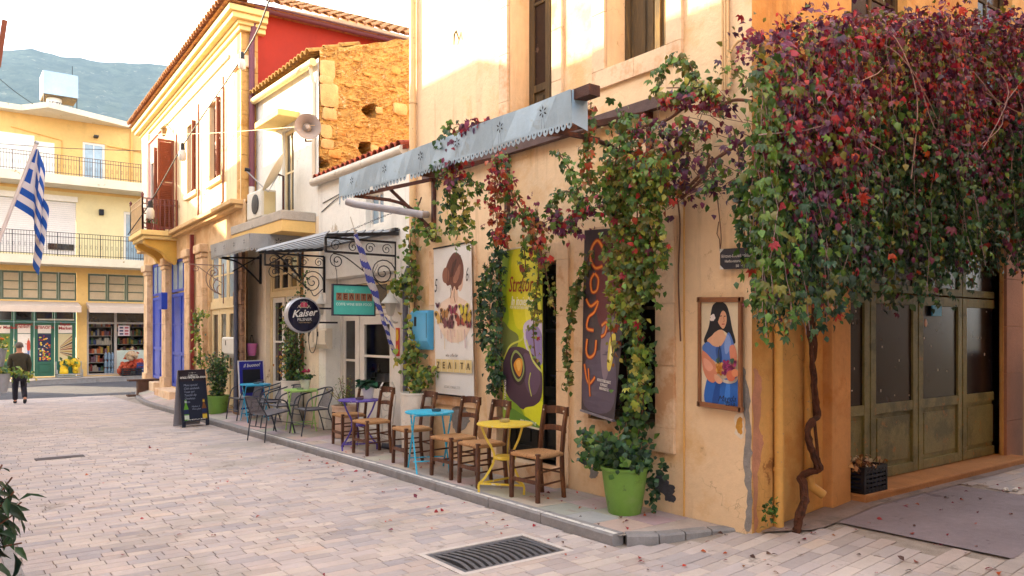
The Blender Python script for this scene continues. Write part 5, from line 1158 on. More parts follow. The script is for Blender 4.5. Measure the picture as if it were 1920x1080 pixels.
# cast fan bracket on the stone pier
fb = MB(); yy = 17.9; X0 = 5.3
fb.bar((X0, yy, 3.35), (X0, yy, 2.45), .03, .02); fb.bar((X0, yy, 3.3), (X0 - .75, yy, 3.3), .02, .02)
for r_ in (.14, .22, .30, .38): fb.tube([(X0 - r_ * math.sin(a), yy, 2.62 + r_ * 1.0 - r_ * math.cos(a) * .9) for a in lsp(.2, 2.6, 9)], .012, 4)
fb.tube(spiral((X0 - .22, yy, 3.14), .12, 1.5, (-1, 0, 0), a0=1.5), .012, 4); fb.tube(spiral((X0 - .6, yy, 3.2), .07, 1.3, (-1, 0, 0), a0=1.5), .012, 4); fb.tube(spline([(X0 - .55, yy, 3.26), (X0 - .4, yy, 3.15), (X0 - .15, yy, 2.98), (X0, yy, 2.9)], False), .012, 4)
tag(fb.build('sign_bracket', mat('bracket_rosy', '#8a6d62', .7, .15, 9)), 'empty fan shaped wrought iron sign bracket on the rough stone pier', 'bracket')

# ================================================================== SIGNS AND BANNERS
W3 = Vector((0, 0, 1))
# round beer sign
ks = T('round_sign', 'round dark blue beer sign with silver rim reading Kaiser Pilsner', 'sign', (5.0, 12.5, 2.08)); c = PY(567, 591, 12.5); r_ = .285
Mx = Matrix.Rotation(R(90), 3, 'X'); q = MB(); q.lathe(c + Vector((0, .07, 0)), [(r_ * .9, -.0), (r_ + .015, .015), (r_ + .015, .125), (r_ - .01, .14), (r_ - .01, .13)], 40, Mx); q.build('rim', mat('rim_silver', '#b9bac2', .35, .05, 6, metal=.5), ks, smooth=True)
q = MB(); q.lathe(c + Vector((0, -.056, 0)), [(r_ - .012, 0), (r_ - .012, .012)], 40, Mx); fc = q.build('face', mat('sign_navy', '#0f1230', .12, .05, 4, coat=.4), ks)
yf = c.y - .0695
sw, red, gold = ink('#e6e3df'), ink('#b5405c'), ink('#c7a97a')
text('Kaiser', (c.x + .005, yf, c.z + .03), (1, 0, .10), (0, 0, 1), .165, sw, ks, shear=.32, bold=.0035); text('PILSNER', (c.x + .01, yf, c.z - .075), (1, 0, .04), (0, 0, 1), .07, sw, ks); text('100% PURE MALT', (c.x + .01, yf, c.z - .125), (1, 0, .02), (0, 0, 1), .028, gold, ks)
pr = Print((c.x - .12, yf + .002, c.z + .105), (.24, 0, 0), (0, 0, .14), (0, -1, 0))
pr.shape('#b5405c', [(.32, .2), (.68, .2), (.76, .6), (.6, .8), (.5, .72), (.4, .8), (.24, .6)])
for k in range(5): pr.disc('#d9c9b4', (.28 + .11 * k, .82 + .06 * (k == 2)), .025)
pr.line('#d9c9b4', [(.26, .18), (.74, .18)], .03, False); pr.line('#d9c9b4', [(.5, .2), (.5, .95)], .03, False)
for s_ in (-1, 1): pr.line('#d9c9b4', [(.5 + s_ * .3, .12), (.5 + s_ * .36, .42), (.5 + s_ * .42, .2), (.5 + s_ * .48, .08)], .03); pr.line('#d9c9b4', [(.5 + s_ * .22, .05), (.5 + s_ * .3, .3), (.5 + s_ * .24, .55)], .03)
pr.build(ks, 'crown'); q = MB(); q.bar(c + Vector((.28, .0, .12)), (XF, c.y, c.z + .12), .03, .03); q.bar(c + Vector((.28, .0, -.12)), (XF, c.y, c.z - .12), .03, .03); q.build('arm', iron_dark, ks)
# teal hanging sign
zs = T('hanging_sign', 'teal framed hanging sign with six brown letter tiles spelling ΖΕΛΙΤΑ', 'sign', (4.94, 10.42, 2.26)); x0, x1, z0, z1, ys_ = 4.62, 5.26, 2.055, 2.47, 10.42
q = MB(); q.box(x0, x1, ys_ - .012, ys_ + .012, z0, z1); q.build('board', mat('sign_teal', '#4cb0a6', .5, .08, 5, stain=('#7fc8bd', .10, 7)), zs)
q = MB()
for a in ((x0 - .02, x1 + .02, z0 - .02, z0), (x0 - .02, x1 + .02, z1, z1 + .02), (x0 - .02, x0, z0, z1), (x1, x1 + .02, z0, z1)): q.box(a[0], a[1], ys_ - .02, ys_ + .02, a[2], a[3])
q.build('frame', mat('frame_navy', '#2a2838', .5, .05), zs)
for k, ch in enumerate('ΖΕΛΙΤΑ'):
    xc = x0 + .083 + k * .096; q = MB(); q.box(xc - .043, xc + .043, ys_ - .018, ys_ - .0125, 2.255, 2.365); tl = q.build('letter_tile', mat('tile_brown', '#8d6248', .7, .12, 12), zs)
    text(ch, (xc, ys_ - .0205, 2.31), (1, 0, 0), (0, 0, 1), .088, ink('#4b1d1a'), tl, bold=.0025)
text('COFFE WINE BEER FOOD', ((x0 + x1) / 2, ys_ - .0145, 2.20), (1, 0, 0), (0, 0, 1), .058, ink('#d8e8e4'), zs, wide=.86)
q = MB(); q.tube([(4.68, ys_, 2.49), (4.66, ys_ - .03, 2.66), (4.6, ys_ - .06, 2.83)], .004, 4); q.tube([(5.2, ys_, 2.49), (5.24, ys_ - .03, 2.66), (5.3, ys_ - .06, 2.80)], .004, 4); q.build('chain', iron_dark, zs)
# banners and painting: printed panels hung on the facade
def panel(name, label, cat, c4, m, thick=.006, grp=None):
    """four world corners bl, br, tr, tl"""
    t = T(name, label, cat, c4[0], grp); bl, br, tr, tl = [Vector(p) for p in c4]; n = (br - bl).cross(tl - bl).normalized(); q = MB(); f = bil(c4); K = 10
    G = [[f(i / K, j / K) for i in range(K + 1)] for j in range(K + 1)]
    for o in (0, thick):
        for j in range(K):
            for i in range(K): q.poly([G[j][i] - n * o, G[j][i + 1] - n * o, G[j + 1][i + 1] - n * o, G[j + 1][i] - n * o][::1 if o == 0 else -1])
    R_ = [G[0][i] for i in range(K)] + [G[j][K] for j in range(K)] + [G[K][i] for i in range(K, 0, -1)] + [G[j][0] for j in range(K, 0, -1)]
    for a_, b_ in zip(R_, R_[1:] + R_[:1]): q.poly([a_, a_ - n * thick, b_ - n * thick, b_])
    q.build('sheet', m, t); return t, n
def bil(c4): 
    bl, br, tr, tl = [Vector(p) for p in c4]
    return lambda s_, t_: bl.lerp(br, s_).lerp(tl.lerp(tr, s_), t_)
class PrintQ(Print):
    def __init__(s, c4, n): bl, br, tr, tl = [Vector(p) for p in c4]; Print.__init__(s, bl, br - bl, tl - bl, n); s.f = bil(c4)
    def P(s, a, b): return s.f(min(max(a, 0), 1), min(max(b, 0), 1)) + s.n * (.0015 + .0002 * s.k)
banner_white = mat('banner_white', '#e2dedb', .5, .04, 4)
c4 = [PX(817, 738, 5.55), PX(889, 746, 5.53), PX(883, 455, 5.55), PX(813, 468, 5.57)]
wb, n = panel('wall_banner', 'white hanging banner with woman seen from behind and ΖΕΛΙΤΑ lettering', 'banner', c4, banner_white); pr = PrintQ(c4, n)
pr.shape('#e8d0bd', [(.12, .60), (.25, .635), (.42, .66), (.5, .70), (.6, .70), (.66, .66), (.8, .635), (.93, .60), (.98, .52), (.9, .42), (.7, .36), (.4, .36), (.2, .42), (.1, .5)])
pr.shape('#e2c2aa', [(.44, .62), (.5, .72), (.62, .73), (.63, .63)])
pr.shape('#6d4238', [(.36, .74), (.30, .80), (.34, .86), (.44, .92), (.58, .955), (.72, .93), (.80, .86), (.79, .78), (.72, .73), (.62, .70), (.56, .73), (.5, .70), (.46, .74)])
pr.shape('#d9b59e', [(.66, .72), (.74, .74), (.79, .78), (.77, .72), (.70, .69)])
pr.shape('#8a5a48', [(.26, .77), (.24, .82), (.30, .86), (.40, .85), (.43, .79), (.36, .755)]); pr.shape('#4a2a26', [(.45, .80), (.52, .88), (.64, .91), (.58, .86), (.52, .80)]); pr.shape('#a87460', [(.52, .77), (.62, .83), (.72, .87), (.70, .80), (.60, .75)])
for k in range(7): pr.line('#5a342c', [(.38 + .05 * k, .76), (.40 + .05 * k, .86), (.5 + .04 * k, .93)], .012)
pr.line('#5a342c', [(.46, .72), (.47, .68), (.44, .65)], .012); pr.line('#5a342c', [(.56, .71), (.55, .66), (.58, .62)], .012)
for bx, by, s_, h in ((.18, .52, .17, '#c9a45a'), (.36, .49, .17, '#7a4a4e'), (.30, .55, .13, '#a8784a'), (.52, .57, .12, '#8c3a52'), (.72, .50, .16, '#9a4a3c'), (.88, .52, .15, '#b89a3a'), (.80, .57, .13, '#c8b83e'), (.46, .47, .10, '#6a3a48'), (.93, .47, .09, '#7c3844'), (.12, .61, .06, '#6a3a50')):
    for sg in (-1, 1):
        pr.shape(h, [(bx, by - .01), (bx + sg * s_ * .5, by + s_ * .28), (bx + sg * s_, by + s_ * .26), (bx + sg * s_ * .8, by + .0), (bx + sg * s_ * .2, by - .02)]); pr.shape('#3b2328', [(bx + sg * s_ * .55, by + s_ * .2), (bx + sg * s_ * .95, by + s_ * .24), (bx + sg * s_ * .8, by + s_ * .06)]); pr.shape(h, [(bx, by - .015), (bx + sg * s_ * .6, by - s_ * .08), (bx + sg * s_ * .5, by - s_ * .24), (bx + sg * s_ * .1, by - s_ * .16)])
    pr.line('#2b1a1e', [(bx, by - s_ * .2), (bx, by + s_ * .22)], .02, False)
for k in range(8): x = .2 + .09 * k; pr.line(rg.choice(['#c99a92', '#d8c2a2', '#b58a94']), [(x, .44), (x + .01, .44 - rg.uniform(.04, .14))], .015, False)
for k in range(6): x = .06 + k * .157; pr.rect('#dcc48e', x, x + .148, .155, .24)
pr.build(wb); f = bil(c4); ex = (c4[1] - c4[0]).normalized(); W_ = (c4[1] - c4[0]).length
for k, ch in enumerate('ΖΕΛΙΤΑ'): text(ch, f(.13 + k * .157, .197) + n * .030, ex, (0, 0, 1), .115, ink('#4a3a28'), wb, bold=.002)
text('5', f(.1, .74) + n * .03, ex, W3, .26, ink('#3a3434'), wb, wide=.6, shear=.2); text('6', f(.93, .79) + n * .03, ex, W3, .26, ink('#3a3434'), wb, wide=.55, shear=.2)
text('wine coffee bar', f(.5, .268) + n * .03, ex, W3, .062, ink('#5a4a44'), wb, shear=.3, wide=.8); text('ΚΟΖΑΝΗΣ, ΡΟΜΒΑΚΗΣ ΤΟΖΩ', f(.5, .055) + n * .03, ex, W3, .045, ink('#9a9694'), wb, wide=.62)
q = MB(); q.bar(c4[3] + W3 * .01, c4[2] + W3 * .01, .02, .02); q.bar(c4[0], c4[1], .02, .02); q.build('rod', iron_dark, wb)
# yellow-green banner
c4 = [PX(943, 788, 5.50), PX(1018, 806, 5.49), PX(1016, 458, 5.52), PX(941, 472, 5.53)]
yb, n = panel('wall_banner', 'tall yellow green wine banner with grapes hanging over the dark door', 'banner', c4, mat('banner_lime', '#b9c51e', .4, .08, 3)); pr = PrintQ(c4, n)
pr.shape('#d6d32a', [(.3, .99), (.75, .99), (.7, .75), (.6, .56), (.35, .56), (.25, .75)]); pr.shape('#e6e04a', [(.55, .98), (.78, .98), (.95, .7), (.98, .56), (.62, .58)]); pr.shape('#8fae22', [(.01, .98), (.2, .98), (.12, .75), (.18, .6), (.01, .56)])
pr.shape('#6d7a3e', [(.0, .58), (.2, .54), (.42, .5), (.35, .42), (.1, .38), (0, .4)]); pr.shape('#c9bfd8', [(.55, .56), (.8, .60), (1, .57), (1, .42), (.8, .38), (.6, .44)]); pr.shape('#8f7fb0', [(.6, .52), (.85, .56), (1, .5), (1, .36), (.78, .36)])
pr.shape('#4a3344', [(.02, .36), (.14, .42), (.4, .44), (.66, .42), (.92, .36), (1, .26), (.95, .16), (.72, .10), (.5, .09), (.25, .12), (.05, .2)]); pr.shape('#5d4660', [(.55, .40), (.85, .36), (.95, .26), (.8, .18), (.6, .22)]); pr.shape('#33222e', [(.2, .38), (.36, .42), (.56, .38), (.6, .28), (.45, .22), (.25, .26)])
pr.shape('#8a9a5a', [(.22, .36), (.34, .42), (.52, .38), (.56, .30), (.42, .24), (.28, .28)]); pr.shape('#3a2630', [(.25, .355), (.35, .405), (.5, .37), (.53, .30), (.42, .255), (.3, .29)])
pr.shape('#d08c2e', [(.30, .34), (.42, .375), (.52, .36), (.50, .30), (.44, .27), (.34, .30)]); pr.shape('#e3b05a', [(.36, .35), (.45, .365), (.48, .33), (.42, .30)])
pr.line('#c9cf5a', [(.0, .34), (.2, .44), (.5, .48), (.55, .52)], .03); pr.line('#c3c96a', [(.62, .48), (.7, .42), (.8, .36), (1, .31)], .035); pr.line('#b8bf5a', [(.72, .30), (.68, .24), (.74, .17)], .02)
pr.shape('#7fa028', [(.05, .14), (.3, .12), (.5, .08), (.6, .0), (.05, .0)]); pr.shape('#d9dc2a', [(.55, .09), (.8, .12), (1, .15), (1, .03), (.7, .02)]); pr.shape('#5f8a2c', [(.2, .08), (.5, .06), (.9, .02), (.9, 0), (.2, 0)])
pr.shape('#7a2a1e', [(.46, .905), (.56, .90), (.6, .87), (.72, .865), (.56, .855), (.48, .868)])
pr.build(yb); f = bil(c4); ex = (c4[1] - c4[0]).normalized()
text('Strator', f(.52, .79) + n * .03, ex + W3 * .02, W3, .26, ink('#8a2f16'), yb, shear=.3, wide=.62, bold=.002); text('In inoieriko', f(.56, .695) + n * .03, ex, W3, .15, ink('#eceadb'), yb, shear=.35, wide=.62, bold=.002); text('FOR THE SOUTHERN VINEYARDS', f(.55, .66) + n * .03, ex, W3, .05, ink('#eceadb'), yb, wide=.6)
text('www.strataridakis.gr', f(.7, .03) + n * .03, ex, W3, .06, ink('#e6e6da'), yb, wide=.6); text('ΣΤΡΑΤΑΡΙΔΑΚΗ', f(.12, .16) + n * .03, W3, -ex, .05, ink('#e0d9dc'), yb, bold=.001)
q = MB(); q.bar(c4[3] + W3 * .008, c4[2] + W3 * .008, .022, .016); q.bar(c4[0], c4[1], .03, .02); q.build('rod', plastic_cream, yb)
# dark wine banner, swung out
c4 = [PX(1090, 769, 5.50), PX(1151, 789, 5.30), PX(1186, 425, 5.46), PX(1096, 432, 5.52)]
rb, n = panel('wall_banner', 'dark violet banner with glowing orange letters swinging out behind the vine', 'banner', c4, mat('banner_plum', '#3a3038', .45, .1, 3)); pr = PrintQ(c4, n)
pr.shape('#5a2028', [(.3, .95), (.9, .9), (.95, .6), (.7, .45), (.4, .5), (.3, .7)]); pr.shape('#54485a', [(.05, .25), (.5, .35), (.9, .3), (.9, .05), (.1, .03)]); pr.shape('#7a6a78', [(.55, .5), (.8, .52), (.75, .25), (.62, .2), (.5, .35)])
pr.shape('#c9b84a', [(.72, .42), (.86, .43), (.8, .26), (.70, .27)]); pr.shape('#e3dc9a', [(.75, .38), (.82, .38), (.79, .30), (.73, .31)], False)
FI = ['#d8641e', '#e08a2a', '#b8401a']
def fire(pts, w_):
    for k, (h, s_) in enumerate((('#7a2a1c', 1.1), ('#c45a1c', .7), ('#dc9038', .3))): pr.line(h, pts, w_ * s_)
fire([(.42, .90), (.3, .94), (.18, .90), (.16, .84), (.28, .79), (.44, .80)], .07); fire([(.26, .76), (.18, .72), (.22, .66), (.34, .67), (.36, .73), (.27, .76)], .06)
fire([(.08, .62), (.2, .58), (.38, .61), (.3, .55), (.16, .52), (.12, .46), (.3, .45)], .06); fire([(.5, .48), (.62, .5), (.6, .44), (.5, .42)], .06); fire([(.14, .40), (.12, .33), (.22, .30), (.36, .33), (.38, .4)], .065); fire([(.08, .26), (.16, .18), (.26, .16), (.40, .20)], .06); fire([(.2, .24), (.24, .16), (.28, .09)], .05)
pr.build(rb); f = bil(c4); ex = (c4[1] - c4[0]).normalized()
text('ΤΑΒΕΡΝΑ', f(.72, .935) + n * .03, ex, W3, .07, ink('#cbb9a0'), rb, wide=.8); text('ΚΑΒΑΛΑΡΗ', f(.74, .905) + n * .03, ex, W3, .045, ink('#cbb9a0'), rb, wide=.8)
text('ΜΟΝΟΠΟΙΚΙΛΙΑΚΟΣ\nΚΟΝΙΑΚΟΣ\nΑΝΑΛΛΕΚΤΟΣ', f(.72, .17) + n * .03, ex, W3, .04, ink('#d8d2cc'), rb, wide=.75)
q = MB(); q.bar(c4[0], c4[1], .035, .02); q.build('rod', mat('rod_grey', '#8d8794', .4, .05, metal=.4), rb)
# painting of a woman with fruit
c4 = [PX(1313, 757, 5.575), PX(1389, 768, 5.575), PX(1389, 562, 5.575), PX(1313, 562, 5.575)]
pt, n = panel('framed_painting', 'framed painting of dark haired woman in blue holding fruit', 'painting', c4, mat('canvas', '#dccbb0', .7, .06, 6)); pr = PrintQ(c4, n)
pr.shape('#d8c8ac', [(.02, .98), (.98, .98), (.98, .3), (.02, .3)], False)
pr.shape('#2a63b8', [(.16, .01), (.94, .01), (.95, .26), (.84, .30), (.5, .25), (.3, .28), (.16, .22)]); pr.shape('#1d4a96', [(.3, .01), (.45, .01), (.5, .2), (.42, .24)]); pr.shape('#3d7ad0', [(.6, .02), (.72, .02), (.75, .22), (.66, .22)])
pr.shape('#1b1d26', [(.10, .62), (.22, .74), (.27, .86), (.33, .95), (.5, .985), (.66, .95), (.74, .86), (.80, .74), (.88, .62), (.82, .60), (.70, .68), (.5, .72), (.3, .66), (.16, .585)])
pr.shape('#d9a888', [(.40, .70), (.55, .72), (.62, .68), (.70, .63), (.56, .56), (.34, .56), (.18, .61), (.3, .66)])
pr.shape('#d6a080', [(.46, .86), (.55, .90), (.64, .88), (.67, .82), (.64, .76), (.58, .73), (.50, .76), (.45, .80)]); pr.shape('#1b1d26', [(.42, .88), (.52, .945), (.64, .93), (.7, .88), (.62, .90), (.54, .885), (.46, .80), (.42, .80)])
pr.line('#3a2a2a', [(.49, .845), (.55, .85)], .018, False); pr.line('#3a2a2a', [(.60, .845), (.645, .848)], .018, False); pr.line('#b0684e', [(.59, .84), (.61, .80), (.58, .795)], .012); pr.line('#a8383a', [(.55, .772), (.62, .774)], .02, False)
for a, b in ((.30, .84), (.34, .85), (.33, .815), (.29, .815), (.36, .83)): pr.disc('#e8dcd8', (a, b), .035)
pr.shape('#4f74bc', [(.06, .55), (.2, .60), (.34, .565), (.5, .56), (.62, .62), (.72, .70), (.84, .60), (.86, .50), (.7, .42), (.5, .40), (.3, .44), (.12, .48)]); pr.shape('#7f9ad4', [(.62, .60), (.70, .68), (.78, .60), (.72, .52), (.64, .50)]); pr.shape('#36589c', [(.4, .54), (.52, .55), (.56, .44), (.46, .42)])
pr.shape('#d08468', [(.05, .50), (.14, .50), (.3, .44), (.42, .38), (.44, .30), (.36, .22), (.2, .24), (.08, .34)]); pr.shape('#e0a088', [(.10, .44), (.24, .42), (.34, .36), (.24, .32), (.12, .36)]); pr.shape('#d08468', [(.74, .56), (.86, .58), (.92, .48), (.88, .38), (.78, .42)])
pr.shape('#c9c2ba', [(.44, .30), (.6, .26), (.86, .27), (.97, .33), (.9, .25), (.7, .225), (.5, .25)])
for _ in range(34): x, y = rg.uniform(.42, .62), rg.uniform(.30, .42); pr.disc(rg.choice(['#c98a3a', '#b87428', '#d8a656']), (x, y), .03)
for _ in range(44): x, y = rg.uniform(.60, .90), rg.uniform(.31, .43); pr.disc(rg.choice(['#8a2a5e', '#6e1f4c', '#a83c74']), (x, y), .032)
pr.disc('#c96a4e', (.80, .30), .11); pr.disc('#d98a62', (.9, .33), .08); pr.shape('#d8a284', [(.40, .30), (.54, .28), (.60, .24), (.52, .215), (.42, .24)])
pr.shape('#3c5a4a', [(.44, .44), (.54, .46), (.5, .40)]); pr.shape('#3c5a4a', [(.78, .45), (.88, .46), (.84, .41)]); pr.line('#2b3c5a', [(.52, .42), (.5, .5), (.54, .57)], .03)
pr.build(pt); f = bil(c4); ex = (c4[1] - c4[0]).normalized(); text('Magda', f(.72, .085) + n * .035, ex + W3 * .1, W3, .075, ink('#141a3a'), pt, shear=.4); text('2010', f(.8, .04) + n * .035, ex, W3, .05, ink('#141a3a'), pt, shear=.3)
fmid = [(c4[i], c4[(i + 1) % 4]) for i in range(4)]; wf = mat('frame_wood', '#8a5a3a', .6, .15, 9, .2, 60)
for a, b in fmid:
    d = (b - a).normalized(); q = MB(); q.bar(a - d * .025 - n * -.005, b + d * .025 - n * -.005, .035 if abs(d.z) < .5 else .03, .045 if abs(d.z) < .5 else .035, up=W3 if abs(d.z) < .5 else n); q.build('frame_bar', wf, pt, bevel=.004)
# dark shop sign half under the creeper
c4 = [PX(1350, 505, 5.56), PX(1416, 503, 5.56), PX(1416, 463, 5.56), PX(1350, 467, 5.56)]
ds, n = panel('direction_sign', 'dark slate sign for herbs and natural cosmetics with small arrow', 'sign', c4, mat('sign_slate', '#34333c', .6, .08, 6), .02); f = bil(c4); ex = (c4[1] - c4[0]).normalized(); iw = ink('#d6d2cc')
text('Βότανα-Φυσικά καλλυντικά', f(.56, .62) + n * .004, ex, W3, .036, iw, ds, wide=.78); text('Herbs-natural cosmetics', f(.55, .38) + n * .004, ex, W3, .036, iw, ds, wide=.82); text('50  →', f(.58, .14) + n * .004, ex, W3, .034, iw, ds)
for t_ in (1, 0): q = MB(); q.poly([f(0, t_) + n * .002, f(.12, t_) + n * .002, f(0, .78 if t_ else .22) + n * .002]); q.build('corner_mark', iw, ds)
q = MB(); q.tube([f(.0, 1), f(-.08, 1.5) - n * .03, f(-.2, 1.8) - n * .05, f(-.15, 2.4) - n * .05], .004, 4); q.build('wire', twig, ds)
# house number
q = MB(); a, z = F.uv(1089, 604); q.pbox(F, a - .035, a + .035, z - .035, z + .035, -.012, 0); hn = tag(q.build('house_number', mat('enamel', '#e0dad4', .3, .03)), 'small white enamel house number 7 plate', 'number plate'); text('7', F.p(a, z, -.0135), -F.e, W3, .06, iron_black, hn, bold=.002)
# meter cabinets and lamps
def cabinet(name, label, P, u0, u1, v0, v1, m, d=.16, taper=True):
    a1, zt = P.uv(u0, v0, -d); a0, zb = P.uv(u1, v1, -d); t = T(name, label, 'meter box', P.p(a0, zb, 0)); q = MB(); h = zt - zb
    pr_ = [(-d * .55, zb), (-d, zb + h * (.22 if taper else .03)), (-d, zt - .03), (-d + .03, zt), (0, zt), (0, zb)]
    A1 = [P.p(a0, z, x) for x, z in pr_]; A2 = [P.p(a1, z, x) for x, z in pr_]; q.ngon(A1); q.ngon(A2[::-1])
    for i in range(len(pr_)): j = (i + 1) % len(pr_); q.poly([A1[i], A1[j], A2[j], A2[i]])
    q.build('case', m, t, bevel=.015); q = MB(); am = (a0 + a1) / 2 + (a1 - a0) * .18; q.pbox(P, am - .025, am + .035, zb + h * .60, zb + h * .84, -d - .004, -d + .01); q.build('meter_window', plastic_black, t)
    q = MB(); q.pbox(P, a0 + .02, a0 + .028, zb + h * .3, zt - .04, -d - .003, -d + .006); q.build('seam', plastic_black, t); return t
cabinet('meter_cabinet', 'sky blue plastic meter cabinet with sloping base on the peach wall', F, 769, 801, 583, 656, plastic_blue, .14)
cabinet('meter_box', 'left of two cream meter boxes behind the round beer sign', F, 575, 588, 617, 652, plastic_cream, .1, False); cabinet('meter_box', 'right and larger cream meter box with looping black cable', F, 589, 611, 616, 654, plastic_cream, .12)
cabinet('meter_box', 'white rounded meter box above the leafy green pot', N, 416, 439, 632, 672, plastic_white, .14)
q = MB(); b = [F.p(*F.uv(608, 600), -.14)]; q.tube(spline([F.p(*F.uv(603, 580), -.03), F.p(*F.uv(605, 600), -.1), F.p(*F.uv(609, 640), -.15), F.p(*F.uv(604, 660), -.16), F.p(*F.uv(597, 656), -.16), F.p(*F.uv(594, 630), -.15), F.p(*F.uv(598, 612), -.1)], False), .008, 5); tag(q.build('cable', iron_black), 'black cable looping down from the lantern to the meter boxes', 'cable')
def lantern(label, c, wallp):
    t = T('wall_lantern', label, 'lantern', c); q = MB(); q.lathe(c, [(.03, -.02), (.055, 0), (.10, .16), (.10, .17)], 6); q.build('glass', mat('lantern_glass', '#b9b2a6', .15, .05, 4), t)
    q = MB(); q.lathe(c, [(.135, .17), (.12, .20), (.06, .27), (.05, .30), (.02, .33), (.015, .38)], 12); q.build('cap', plastic_white, t, smooth=True); q = MB(); w_ = Vector(wallp); q.tube(spline([c + Vector((0, 0, -.02)), c + Vector((.02, 0, -.09)), c.lerp(w_, .6) + Vector((0, 0, -.06)), w_], False), .016, 6); q.lathe(w_ + Vector((-.0, 0, 0)), [(.06, 0), (.06, .02)], 10, Matrix.Rotation(R(-90), 3, 'Y')); q.build('arm', plastic_white, t, smooth=True); return t
for k in range(6): pass
c = PY(732, 590, 10.3); lantern('white wall lantern beside the flag over the shop door', c, (XF, 10.3, c.z - .1))
c = PY(603, 588, 13.15); lantern('white wall lantern right of the round beer sign', c, (XF, 13.2, c.z + .02))
# ================================================================== FLAGS
def greek(u_, v_):            # u along the fly 0..1 from the hoist, v up 0..1; canton of five stripes with white cross
    s_ = int((1 - v_) * 9 - 1e-6)
    if u_ < .37 and s_ < 5:
        x, y = u_ / .37, (1 - v_) / (5 / 9)
        return 1 if abs(x - .5) < .1 or abs(y - .5) < .1 else 0
    return s_ % 2
fl_b, fl_w = mat('flag_blue', '#2557b0', .8, .06, 6, trans=.3), mat('flag_white', '#d8d3da', .8, .05, 6, trans=.3)
top = PY(67, 272, 11.9); low = PY(0, 446, 11.9); d = (low - top).normalized()
fg = T('flag', 'blue and white striped flag hanging from a tilted white pole at the left edge', 'flag', low + d * .9)
q = MB(); q.tube([top + d * -.03, low + d * .6], .022, 10); q.build('pole', mat('pole_white', '#cfc6c8', .4, .08, 6), fg, smooth=True); q = MB(); q.ball(top - d * .03, .03, 6); q.build('knob', galv, fg)
e_ = low + d * .6; q = MB(); q.bar(e_ + Vector((0, 0, .03)), Vector((-.1, e_.y, e_.z - .1)), .04, .04); q.build('bracket', iron_dark, fg)
mb = MB(); nu, nv = 50, 36; H_ = .80
def flagpt(u_, v_):
    h0 = top + d * (.05 + (1 - v_) * H_)                                     # tilted hoist; the cloth swings under the pole head and hangs in folds
    k = min(1, u_ / .30); g0 = k * k * (3 - 2 * k); line = Vector((top.x + .01 + .05 * v_, top.y - .06, 0)); r_ = max(0, u_ - .22)
    x = h0.x + (line.x - h0.x) * g0 + .035 * math.sin(u_ * 13 + 1.2 * v_) * g0 + .06 * r_ * v_; y = h0.y + .12 * math.sin(u_ * 10 + v_ * 1.5) * g0
    return Vector((x, y, h0.z - .16 * g0 * (1 - v_) - 1.0 * r_ * (.95 + .1 * v_)))
G = [[flagpt(i / nu, j / nv) for i in range(nu + 1)] for j in range(nv + 1)]
for j in range(nv):
    for i in range(nu): mb.k = greek((i + .5) / nu, (j + .5) / nv); mb.poly([G[j][i], G[j][i + 1], G[j + 1][i + 1], G[j + 1][i]])
mb.build('cloth', [fl_b, fl_w], fg, smooth=2)
# flag wound round its pole at the entrance
p0 = F.p(10.3, 1.42, -.06); p1 = PY(665, 432, 10.0); d = (p1 - p0).normalized(); Lp = (p1 - p0).length
f2 = T('flag', 'blue and white flag wound tightly round a slanting pole by the shop door', 'flag', p0); q = MB(); q.tube([p0, p1 + d * .02], .014, 8); q.tube([p1 + d * .02, p1 + d * .2], .005, 4); q.build('pole', mat('pole_cream', '#cfc6bc', .5), f2)
x_ = d.orthogonal().normalized(); y_ = d.cross(x_); mb = MB(); n_, m_ = 90, 12
def wpt(t, a): r_ = .028 + .028 * math.sin(math.pi * min(1, max(0, (t - .36) / .6))) + .006 * math.sin(t * 40 + a); a2 = a; return p0 + d * (t * Lp) + x_ * r_ * math.cos(a2) + y_ * r_ * math.sin(a2) + Vector((0, 0, -.012))
for i in range(n_):
    for k in range(m_):
        t0, t1, a0_, a1_ = .03 + .95 * i / n_, .03 + .95 * (i + 1) / n_, 2 * math.pi * k / m_, 2 * math.pi * (k + 1) / m_
        ph = (t0 * (9 if t0 > .36 else 13) + a0_ / (2 * math.pi) * 1.0); mb.k = int(ph * 2) % 2; mb.poly([wpt(t0, a0_), wpt(t0, a1_), wpt(t1, a1_), wpt(t1, a0_)])
mb.build('cloth', [mat('flag_violet', '#4a52a8', .8, .08, 6), fl_w], f2, smooth=2)
mb = MB(); c = p0 + d * (.36 * Lp)                              # loose knotted end
for k in range(3):
    aa = [-.6, .25, 1.0][k]; w0 = Vector((math.cos(aa) * .8, -.3, math.sin(aa) * .2 - .2)).normalized()
    for i in range(6):
        a_, b_ = c + w0 * .03 * i + Vector((0, 0, -.018 * i * (1 + k * .4))), c + w0 * .03 * (i + 1) + Vector((0, 0, -.018 * (i + 1) * (1 + k * .4))); s_ = Vector((.0, .02, .02)) * (1 + i * .25); mb.k = i % 2; mb.poly([a_ - s_, b_ - s_, b_ + s_, a_ + s_])
mb.build('knot', [MATS['flag_violet'], fl_w], f2)
q = MB(); a, z = F.uv(750, 640); q.pbox(F, a - .05, a + .05, z - .22, z + .2, -.045, -.032); nb = tag(q.build('notice', ink('#c8382a')), 'small red and yellow notice on the white door trim', 'notice'); pr = Print(F.p(a + .05, z - .22, -.046), -F.e * .1, (0, 0, .42), -F.i); pr.shape('#e0b02a', [(.15, .55), (.85, .6), (.8, .9), (.2, .92)]); pr.shape('#d8a028', [(.2, .1), (.8, .12), (.6, .4), (.3, .35)]); pr.build(nb, 'print')
# ================================================================== FURNITURE
def LB(): return MB()
